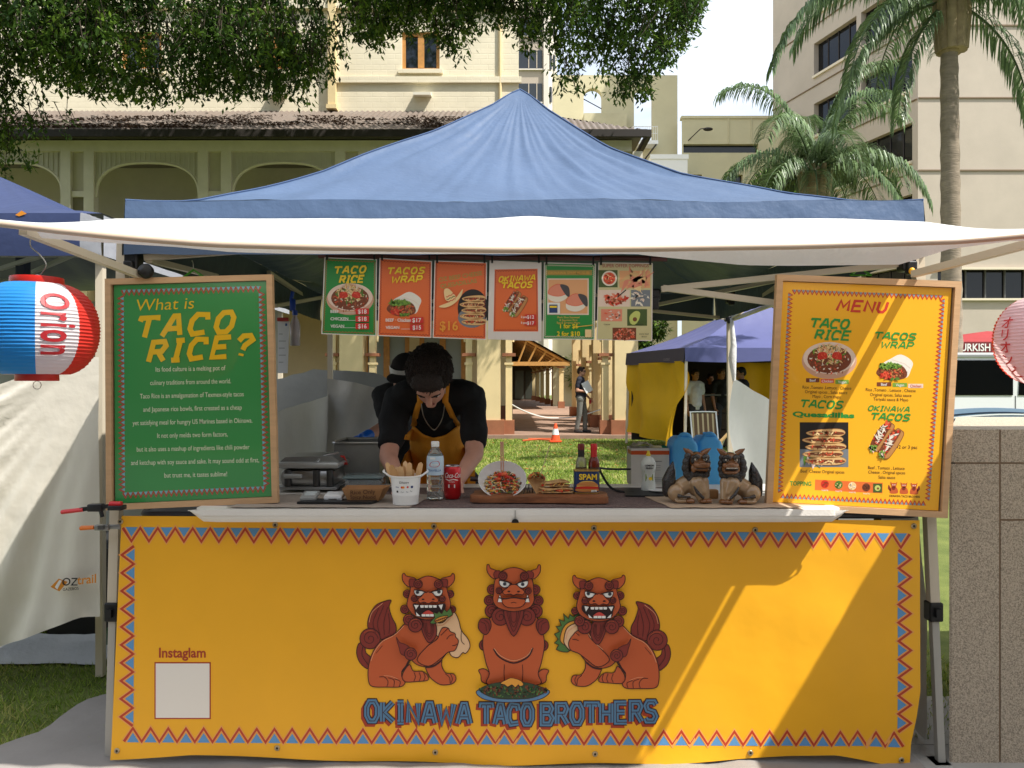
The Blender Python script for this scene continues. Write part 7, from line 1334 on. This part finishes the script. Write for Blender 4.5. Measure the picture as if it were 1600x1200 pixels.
cr_ = thing('crate', 'dark crate behind the silver tarpaulin edge', 'crate', (-2.2, 4.4, 0)); g = MB(); g.box(-2.54, -2.1, 4.2, 4.7, .02, .5, M('crate_dark', (40, 40, 42), .7)); g.build('box', cr_)
cr_ = thing('crate', 'green plastic tub beside the left front leg', 'tub', (-1.98, 4.0, 0)); g = MB(); g.box(-2.06, -1.86, 3.9, 4.15, .02, .16, M('tub_green', (40, 92, 60), .5)); g.build('box', cr_)
# granite wall
gw_m = M('granite', (172, 158, 138), .85, var=.42, vs=230, rgb2=(196, 180, 158), sharp=(.36, .56), det=3, bump=.3, bs=120); jm = M('mortar', (150, 126, 100), .9)
wl_ = thing('granite_wall', 'speckled brown granite block wall at the right edge of the stall', 'wall', (2.6, 3.4, 0)); WY, WX = 2.815, 1.606
sl_ = lambda y: WX + (y - WY) * .6      # the end of the wall runs back at a slant
def wblk(x0, x1, z0, z1, slant=False):
    m = MB()
    if slant:
        m.prism([(x0, WY + .006), (x0 + .006, WY), (x1, WY), (x1, 3.9), (sl_(3.9), 3.9)] if x1 > sl_(3.9) else [(x0, WY + .006), (x0 + .006, WY), (x1, WY), (x1, WY + (x1 - WX) / .6)], lambda x, y: V((x, y, z0)), (0, 0, z1 - z0), gw_m); m.build('block', wl_, fixn=True)
    else: m.rbox(((x0 + x1) / 2, (WY + 3.9) / 2, (z0 + z1) / 2), (x1 - x0, 3.9 - WY, z1 - z0), gw_m, bev=.006); m.build('block', wl_, 40)
wblk(WX, 1.785, 0, 1.107, True); wblk(WX, 1.785, 1.113, 1.233, True)
for x0, x1 in ((1.793, 3.0), (3.006, 4.6)):
    for z0, z1 in ((0, .898), (.905, 1.107), (1.113, 1.233)):
        m = MB(); xa = max(x0, 1.793); q = [(xa, WY), (x1, WY), (x1, 3.9), (max(xa, sl_(3.9)), 3.9), (xa, WY + max(.01, (xa - WX) / .6))]; m.prism(q if xa < sl_(3.9) else [(xa, WY), (x1, WY), (x1, 3.9), (xa, 3.9)], lambda x, y: V((x, y, z0)), (0, 0, z1 - z0), gw_m); m.build('block', wl_, fixn=True)
m = MB(); m.prism([(WX + .02, WY + .005), (4.59, WY + .005), (4.59, 3.88), (sl_(3.88) + .03, 3.88)], lambda x, y: V((x, y, .004)), (0, 0, 1.22), jm); m.build('mortar', wl_, fixn=True)
# van
vx0, vy = 5.55, 11.0; van = thing('van', 'white van with dark windows and blue wave stripes behind the granite wall', 'van', (8, 11.8, 0)); vw = M('van_white', (226, 228, 228), .25, coat=.6); vg = M('van_glass', (10, 12, 13), .12, spec=.3)
prof_ = [(0, .32), (.02, .95), (.12, 1.12), (.45, 1.8), (.7, 1.85), (4.3, 1.85), (4.62, 1.68), (4.7, .9), (4.7, .32)]
g = MB(); g.prism([(vx0 + x, z) for x, z in prof_], lambda x, z: V((x, vy, z)), (0, 1.75, 0), vw); g.build('body', van, fixn=True)
for a, b in ((.55, 1.62), (1.70, 3.0), (3.08, 4.3)):
    g = MB(); g.prism([(vx0 + a, 1.24), (vx0 + b, 1.24), (vx0 + b, 1.74), (vx0 + a + .03, 1.74)], lambda x, z: V((x, vy - .012, z)), (0, .01, 0), vg); g.build('side_window', van, fixn=True)
aa = Art((vx0, vy - .003, 0), (1, 0, 0), (0, 0, 1), step=.004); vb, vb2 = M('stripe_blue', (126, 150, 176), .3), M('stripe_navy', (40, 52, 70), .3)
aa.poly([(.1, .78)] + [(.4 + i * .2, 1.0 + .06 * math.sin(i * .35)) for i in range(20)] + [(4.5, .78)], vb, 0); aa.stroke([(.2 + i * .2, .8 + .09 * math.sin(i * .28) + i * .004) for i in range(21)], .03, vb2, 1); aa.stroke([(.5 + i * .2, .9 + .08 * math.sin(i * .3 + .3) + i * .003) for i in range(19)], .02, vb2, 1); aa.stroke([(.4 + i * .2, .86 + .085 * math.sin(i * .28 + .1) + i * .004) for i in range(20)], .02, vw, 2)
aa.build('stripes', van); g = MB(); [g.box(vx0 + x - .006, vx0 + x + .006, vy - .004, vy - .001, .4, 1.23, M('panel_gap', (90, 92, 94), .6)) for x in (1.66, 3.04)]; g.box(vx0 + .1, vx0 + 4.6, vy - .02, vy - .001, 1.79, 1.82, M('gutter_grey', (140, 142, 142), .5)); g.build('trim', van)
for x in (.95, 3.75):
    g = MB(); rt_ = Matrix.Rotation(R(90), 3, 'X'); w_ = V((vx0 + x, vy + .2, .34)); g.lathe([(.2, -.01), (.33, 0), (.34, .03), (.34, .2), (.2, .21)], w_, blk, 28, rt_); wh = g.build('wheel', van, 40); g = MB(); g.lathe([(0, .214), (.19, .214), (.2, .205)], w_, M('rim_grey', (160, 162, 162), .3, metal=.8), 20, rt_, cap=False); g.build('rim', wh, 40)
# ------------------------------------------------------------------ people
def person(label, base, yaw, J, cols, vox=.008, group=None, head_dir=(0, -1, 0), head_up=(0, 0, 1), H=1.0, hair='short', grip=.5, palm=None, sleeves=.5, extra_shirt=(), girth=1.0, glasses=False, fit=.012):
    """J: joints in a frame that faces -Y with the feet on z = 0 (metres); yaw turns it about z"""
    root = thing('person', label, 'person', base, group); B = V(base); Rz = Matrix.Rotation(yaw, 3, 'Z')
    W = lambda p: B + Rz @ (V(p) * H); j = {k: W(v) for k, v in J.items()}
    D = lambda d: (Rz @ V(d)).normalized(); f = D(head_dir); u = D(head_up); u = (u - f * u.dot(f)).normalized(); s_ = f.cross(u); rotm = Matrix((s_, -f, u)).transposed()
    hc = j['head']; q = lambda x, y, z: hc + (s_ * x - f * y + u * z) * H
    sk = M('skin_' + '_'.join(map(str, cols['skin'])), cols['skin'], .55, var=.06, vs=20, spec=.35)
    E_ = lambda c, r: ('e', c, tuple(a * H for a in r), rotm); C_ = lambda a, b, r0, r1: ('c', a, b, r0 * H, r1 * H)
    g_ = girth; pr = [E_(q(0, .005, .02), (.076, .096, .1)), E_(q(0, -.025, -.045), (.062, .07, .075)), C_(q(0, -.05, -.085), q(0, -.07, -.1), .034, .024), C_(q(0, -.092, .012), q(0, -.112, -.022), .009, .015), E_(q(0, -.083, .034), (.052, .02, .012)), E_(q(0, -.083, -.058), (.026, .018, .011)), E_(q(.076, .01, -.005), (.012, .02, .03)), E_(q(-.076, .01, -.005), (.012, .02, .03)),
          C_(q(0, .02, -.06), j['neck'], .052, .056), C_(j['neck'], j['chest'], .06, .12 * g_), C_(j['chest'], j['pelvis'], .135 * g_, .13 * g_)]
    for a in 'LR':
        pr += [C_(j['neck'].lerp(j['sh' + a], .3), j['sh' + a], .046, .05), C_(j['sh' + a], j['el' + a], .052 * g_, .042 * g_), C_(j['el' + a], j['wr' + a], .041 * g_, .028 * g_), C_(j['hip' + a], j['kn' + a], .085 * g_, .056), C_(j['kn' + a], j['an' + a], .054, .036)]
        wr = j['wr' + a]; d = (wr - j['el' + a]).normalized(); hd = D(J_dir[a]) if False else d; pn = (palm or {}).get(a); pn = D(pn) if pn else Rz @ V((1 if a == 'R' else -1, 0, 0)); pn = (pn - d * pn.dot(d)).normalized(); sd = d.cross(pn); th = sd if sd.dot(f) > 0 else -sd   # pn: the way the palm faces
        for k in range(4):
            o = sd * (k - 1.5) * .019 * H; pr.append(C_(wr + d * .01 * H + o * .6, wr + d * .085 * H + o, .014, .0125)); L = (.07, .08, .076, .06)[k if th.dot(sd) < 0 else 3 - k] * H; p0 = wr + d * .088 * H + o; d1 = (d + pn * grip * .7).normalized(); d2 = (d + pn * grip * 1.8).normalized()
            pr += [C_(p0, p0 + d1 * L * .5, .0092, .0086), C_(p0 + d1 * L * .5, p0 + d1 * L * .5 + d2 * L * .5, .0086, .007)]
        t0 = wr + d * .03 * H + th * .026 * H; t1 = t0 + (th * .7 + d * .8 + pn * .3).normalized() * .045 * H; pr += [C_(t0, t1, .0125, .0105), C_(t1, t1 + (d + pn * .5).normalized() * .03 * H, .0105, .008)]
    remesh('body', pr, sk, vox, root, 2)
    sh = M('shirt_' + '_'.join(map(str, cols['shirt'])), cols['shirt'], .85, var=.15, vs=9, bump=.3, bs=25)
    sp_ = [C_(j['shL'].lerp(j['neck'], .25), j['shR'].lerp(j['neck'], .25), .08, .08), C_(j['neck'].lerp(j['chest'], .1), j['neck'].lerp(j['chest'], .4), .085, .12), C_(j['neck'].lerp(j['chest'], .25), j['chest'], .075, .15 * g_), C_(j['chest'], j['pelvis'], .152 * g_, .15 * g_)] + list(extra_shirt)
    for a in 'LR':
        e_ = j['sh' + a].lerp(j['el' + a], min(1, sleeves)); sp_ += [C_(j['neck'].lerp(j['sh' + a], .25).lerp(j['chest'], .12), j['sh' + a], .062, .068 * g_), C_(j['sh' + a], e_, .066 * g_, .066 * g_)]
        if sleeves > 1: sp_.append(C_(j['el' + a], j['el' + a].lerp(j['wr' + a], .92), .052, .04))
    shirt = remesh('shirt', sp_, sh, max(vox, .009), root, 3, lambda p: p + V((nz(p.x * 9, p.y * 9, p.z * 14), nz(p.x * 9 + 5, p.y * 9, p.z * 14), 0)) * .013)
    tr = M('trousers_' + '_'.join(map(str, cols['pants'])), cols['pants'], .85, var=.15, vs=9, bump=.3, bs=25); tp_ = [C_(j['hipL'], j['hipR'], .115 * g_, .115 * g_), ]
    for a in 'LR': tp_ += [C_(j['pelvis'], j['hip' + a], .13 * g_, .115 * g_), C_(j['hip' + a], j['kn' + a], .1 * g_, .074), C_(j['kn' + a], j['an' + a] + (j['kn' + a] - j['an' + a]) * .08, .072, .062)]
    remesh('trousers', tp_, tr, max(vox, .01), root, 3); so = M('shoe_dark', (38, 36, 36), .5)
    for a in 'LR': an = j['an' + a]; fw = Rz @ V((0, -1, 0)); remesh('shoe', [C_(an - V((0, 0, .035 * H)) - fw * .03 * H, an - V((0, 0, .045 * H)) + fw * .14 * H, .045, .034)], so, .008, root, 1)
    hm = M('hair_' + '_'.join(map(str, cols['hair'])), cols['hair'], .6, var=.4, vs=70, stretch=(1, 1, 1), bump=.6, bs=160, spec=.4)
    hp = [E_(q(0, .018, .042), (.083, .1, .09)), E_(q(0, .06, .0), (.078, .062, .075)), E_(q(0, -.055, .095), (.062, .04, .03)), E_(q(.062, .0, .03), (.024, .06, .045)), E_(q(-.062, .0, .03), (.024, .06, .045))]
    if hair == 'thick':
        rn = random.Random(5); hp += [E_(q(0, .02, .046), (.094, .1, .084)), E_(q(0, .05, -.015), (.088, .062, .085)), E_(q(0, -.07, .088), (.07, .034, .03))]
        for _ in range(150):
            t, ph = rn.uniform(0, 6.28), rn.uniform(-.15, 1.5); r = V((math.cos(t) * math.cos(ph) * .092, math.sin(t) * math.cos(ph) * .108 + .03, math.sin(ph) * .07 + .05)); hp.append(C_(q(r.x * .95, r.y * .95, r.z * .95), q(r.x * 1.02 + rn.uniform(-.02, .02), (r.y - .03) * .93 + .025 + rn.uniform(-.02, .02), r.z * 1.0 + rn.uniform(-.012, .006)), .01, .004))
    if hair == 'thick':
        g = MB(); rn = random.Random(8)
        for _ in range(900):
            t, ph = rn.uniform(0, 6.28), rn.uniform(-.5, 1.45); r = V((math.cos(t) * math.cos(ph) * .096, math.sin(t) * math.cos(ph) * .102 + .02, math.sin(ph) * .086 + .046)); dn = V((rn.gauss(0, .3), -.55 + rn.gauss(0, .35), -.35 + rn.gauss(0, .3))); n3 = V((r.x / .096 ** 2, (r.y - .02) / .102 ** 2, (r.z - .046) / .086 ** 2)).normalized(); dn = (dn - n3 * dn.dot(n3) * .85).normalized()
            if r.y < -.04 and r.z < .045: continue
            L_ = rn.uniform(.018, .042); g.tube([q(*r), q(*(r + dn * L_ * .5 + n3 * .003)), q(*(r + dn * L_ - n3 * .002))], [.0026, .0022, .0006], hm, 4)
        ho = g.build('hair_strands', root, 60); ho['kind'] = 'stuff'
    if hair != 'cap': remesh('hair', hp, hm, .0045 if hair == 'thick' else .007, root, 1)
    g = MB(); wh_, ir = M('eye_white', (216, 208, 202), .3), M('eye_dark', (44, 32, 26), .2)
    for s in (-1, 1): g.ell(q(s * .031, -.083, .01), (.013 * H, .009 * H, .008 * H), wh_, rotm); g.ell(q(s * .031, -.0905, .0095), (.0058 * H, .003 * H, .0058 * H), ir, rotm)
    g.build('eyes', root, 60); g = MB(); g.ell(q(0, -.097, -.05), (.022 * H, .006 * H, .0035 * H), M('lip', (150, 84, 76), .5), rotm); g.ell(q(0, -.096, -.057), (.018 * H, .006 * H, .0045 * H), M('lip', (150, 84, 76), .5), rotm); g.build('mouth', root, 60)
    g = MB()
    for s in (-1, 1): g.tube([q(s * .014, -.1, .028), q(s * .03, -.099, .035), q(s * .05, -.085, .03)], [.004 * H, .005 * H, .003 * H], hm, 6)
    g.build('eyebrows', root, 60)
    if glasses:
        g = MB(); gk = M('dark_lens', (16, 16, 18), .08)
        for s in (-1, 1): g.ell(q(s * .033, -.098, .01), (.03 * H, .008 * H, .02 * H), gk, rotm); g.tube([q(s * .06, -.085, .014), q(s * .08, .02, .01)], .003 * H, gk, 5)
        g.tube([q(-.01, -.102, .014), q(.01, -.102, .014)], .003 * H, gk, 5); g.build('sunglasses', root, 60)
    return root, shirt, j, q, rotm
def stand(**kw):
    J = dict(pelvis=(0, 0, .96), chest=(0, .01, 1.27), neck=(0, .015, 1.46), head=(0, -.01, 1.63), shL=(.175, .015, 1.41), shR=(-.175, .015, 1.41), elL=(.215, .03, 1.12), elR=(-.215, .03, 1.12), wrL=(.22, -.05, .87), wrR=(-.22, -.05, .87), hipL=(.09, 0, .9), hipR=(-.09, 0, .9), knL=(.095, -.02, .5), knR=(-.095, -.02, .5), anL=(.095, .02, .085), anR=(-.095, .02, .085)); J.update(kw); return J
# the cook, bent forward over the counter
cx = -.345; cb_ = (cx, 3.78, 0)
JC = dict(pelvis=(0, .02, .93), chest=(0, -.2, 1.2), neck=(0, -.38, 1.37), head=(-.0, -.55, 1.425), shL=(.168, -.34, 1.335), shR=(-.168, -.34, 1.335), elL=(.185, -.50, 1.1), elR=(-.18, -.52, 1.09), wrL=(.125, -.68, 1.005), wrR=(-.105, -.7, 1.005), hipL=(.1, .02, .88), hipR=(-.1, .02, .88), knL=(.11, .0, .48), knR=(-.11, .0, .48), anL=(.11, .06, .085), anR=(-.11, .06, .085))
cook, cshirt, cj, cq, crot = person('young cook in a black T-shirt and mustard apron bending over the counter', cb_, 0, JC, dict(skin=(216, 162, 140), shirt=(24, 24, 26), pants=(40, 42, 48), hair=(46, 36, 32)), .006, None, (0, -.42, -.91), (0, -.91, .42), 1.0, 'thick', .55, {'L': (-.5, -.2, -1), 'R': (.5, -.2, -1)}, .72, girth=.95)
bvh = BVHTree.FromPolygons([v.co + V(cb_) for v in cshirt.data.vertices], [tuple(p.vertices) for p in cshirt.data.polygons])
apm = M('mustard_apron', (232, 156, 44), .8, var=.08, vs=6, bump=.4, bs=14)
def onbody(x, z, off=.012):
    best = None
    for k in range(3):
        h = bvh.ray_cast(V((x, 2.6, z)), V((0, 1, 0)))
        if h[0] is not None: return V((x, h[0].y - off, z))
    return V((x, 3.52, z))
g = MB(); topz = 1.215
def apf(u, v):
    z = lerp(topz, .62, v); w = interp([(0, .105), (.18, .13), (.35, .175), (1, .19)], v); dip = -.055 * math.sin(math.pi * u) * max(0, 1 - v * 6); x = cx + (u * 2 - 1) * w; zz = z + dip
    p = onbody(x, max(zz, .9)); y = p.y - .004 * math.sin(u * 15 + v * 4) - .02 * max(0, v - .35)
    return V((x, max(3.25, min(y, 3.62)), zz + .004 * nz(u * 6, v * 6)))
g.grid(30, 34, apf, apm, True); ap = g.build('apron', cook, 60, solid=.003)
for s in (-1, 1):
    g = MB(); pts = [onbody(cx + s * lerp(.1, .055, t), lerp(1.21, 1.33, t), .014) for t in [i / 8 for i in range(9)]]; pts += [cj['neck'] + V((s * .06, -.035, .045)), cj['neck'] + V((s * .05, .04, .07))]
    pts = [tuple(p) for p in pts]; pts = crom(pts, False, 3); n_ = len(pts); g.add([V(p) + V((k * .013, 0, 0)) for p in pts for k in (-1, 1)], [(2 * i, 2 * i + 1, 2 * i + 3, 2 * i + 2) for i in range(n_ - 1)], apm)
    g.build('apron_strap', ap, 60, solid=.003)
g = MB(); pts = [cj['neck'] + V((s * .055, -.06, .02)) for s in (1,)] + [onbody(cx + .045, 1.27, .012) + V((0, -.01, 0)), onbody(cx + .012, 1.205, .02), onbody(cx - .012, 1.205, .02), onbody(cx - .045, 1.27, .012) + V((0, -.01, 0)), cj['neck'] + V((-.055, -.06, .02))]
g.tube(crom(pts, False, 6), .0022, M('silver_chain', (190, 184, 170), .3, metal=.8), 6); g.build('necklace', cook, 60)
# the helper behind him
hb_ = (-.72, 4.9, 0)
JH = dict(pelvis=(0, .05, .93), chest=(.06, -.1, 1.2), neck=(.08, -.2, 1.34), head=(.075, -.28, 1.45), shL=(.24, -.16, 1.34), shR=(-.08, -.16, 1.33), elL=(.28, -.25, 1.1), elR=(-.02, -.3, 1.16), wrL=(.24, -.42, 1.0), wrR=(-.13, -.5, 1.09), hipL=(.1, .03, .88), hipR=(-.1, .03, .88), knL=(.11, 0, .48), knR=(-.11, 0, .48), anL=(.11, .06, .085), anR=(-.11, .06, .085))
helper, hs, hj, hq, hrot = person('helper in a dark cap with white front band bending behind the cook, blue glove', hb_, 0, JH, dict(skin=(186, 138, 116), shirt=(30, 30, 32), pants=(40, 40, 46), hair=(40, 32, 28)), .007, None, (-.2, -.8, -.5), (0, -.5, .8), 1.0, 'cap', .6, None, .6)
g = MB(); g.ell(hq(0, .015, .05), (.086, .104, .085), M('cap_dark', (34, 30, 30), .8), hrot); g.ell(hq(0, -.11, .05), (.07, .06, .012), MATS['cap_dark'], hrot); cpo = g.build('cap', helper, 60); g = MB(); g.grid(14, 2, lambda u, v: hq(.09 * math.sin((u - .5) * 2.2), .015 - .109 * math.cos((u - .5) * 2.2), .045 + .045 * v), M('band_white', (224, 224, 222), .6)); g.build('cap_band', cpo)
g = MB(); g.ell(hq(0, .05, -.01), (.08, .06, .08), M('hair_helper', (40, 32, 28), .6), hrot); g.build('hair', helper, 60)
wr, el = hj['wrR'], hj['elR']; d = (wr - el).normalized(); pn = V((1, 0, -.3)); pn = (pn - d * pn.dot(d)).normalized(); sd = d.cross(pn)
gp_ = [('c', wr - d * .05, wr + d * .01, .036, .033)] + [('c', wr + d * .01 + sd * (k - 1.5) * .012, wr + d * .085 + sd * (k - 1.5) * .02, .018, .016) for k in range(4)] + [('c', wr + d * .088 + sd * (k - 1.5) * .02, wr + d * .13 + sd * (k - 1.5) * .02 + pn * .03, .0125, .011) for k in range(4)] + [('c', wr + d * .03 + sd * .03, wr + d * .07 + sd * .055 + pn * .02, .0155, .0125)]
remesh('glove', gp_, M('blue_glove', (24, 96, 190), .35), .004, helper, 1)
# the man walking through the arcade
pb = P(908, 676, 20.4); pb.z = .1
JW = stand(elR=(-.235, .05, 1.13), wrR=(-.1, -.2, 1.1), elL=(.24, .04, 1.13), wrL=(.25, -.16, .92), knL=(.1, -.08, .5), anL=(.1, -.08, .085), anR=(-.095, .1, .085), knR=(-.1, .02, .5))
man, _, mj, mq, mrot = person('man in sunglasses, navy polo shirt and grey trousers walking with papers in his arm', tuple(pb), R(70), JW, dict(skin=(188, 140, 116), shirt=(34, 36, 48), pants=(112, 112, 106), hair=(48, 34, 28)), .009, None, (0, -1, -.02), (0, 0, 1), 1.0, 'short', .6, None, .62, glasses=True)
g = MB(); c = mj['wrR'].lerp(mj['chest'], .25) + V((.03, -.06, .08)); g.rbox(c, (.22, .02, .3), M('papers', (206, 208, 206), .6), Matrix.Rotation(R(-28), 3, 'Y') @ Matrix.Rotation(R(20), 3, 'Z'), .003); o = g.build('papers', None); tag(o, 'sheaf of white papers held by the man in navy', 'papers')
g = MB(); c = mj['wrL'] + V((.02, -.02, -.1)); g.lathe([(.03, -.05), (.034, .05)], c, M('red_cup', (180, 30, 50), .4), 14); o = g.build('red_cup', None, 40); tag(o, 'small red cup in the lowered hand of the man in navy', 'cup')
# customers and staff in the lilac gazebo
for px, py, Y, yaw, H_, lab_, sc_, hc_, sk_, gl_ in ((1086, 590, 16.4, 20, .98, 'man in a white shirt behind the dark counter of the lilac gazebo', (220, 222, 226), (40, 30, 26), (188, 140, 112), False), (1126, 588, 16.9, 30, 1.0, 'man in a black shirt and raised sunglasses inside the lilac gazebo', (30, 30, 32), (70, 56, 46), (186, 132, 104), True), (1158, 590, 16.0, -80, 1.0, 'dark haired person in black at the tent pole, seen from the side', (26, 26, 28), (22, 18, 18), (150, 108, 86), False), (1110, 600, 17.5, 0, .93, 'small dark haired person deep inside the lilac gazebo', (44, 42, 46), (26, 22, 22), (170, 120, 98), False)):
    b_ = V(((px - 800) / F * Y, Y, 0)); person(lab_, tuple(b_), R(yaw), stand(), dict(skin=sk_, shirt=sc_, pants=(50, 50, 56), hair=hc_), .011, None, (0, -1, -.05), (0, 0, 1), H_, 'short', .4, None, .6, glasses=False)
# ---- tidy: a shared phrase for look-alike stall things
bpy.context.view_layer.update()
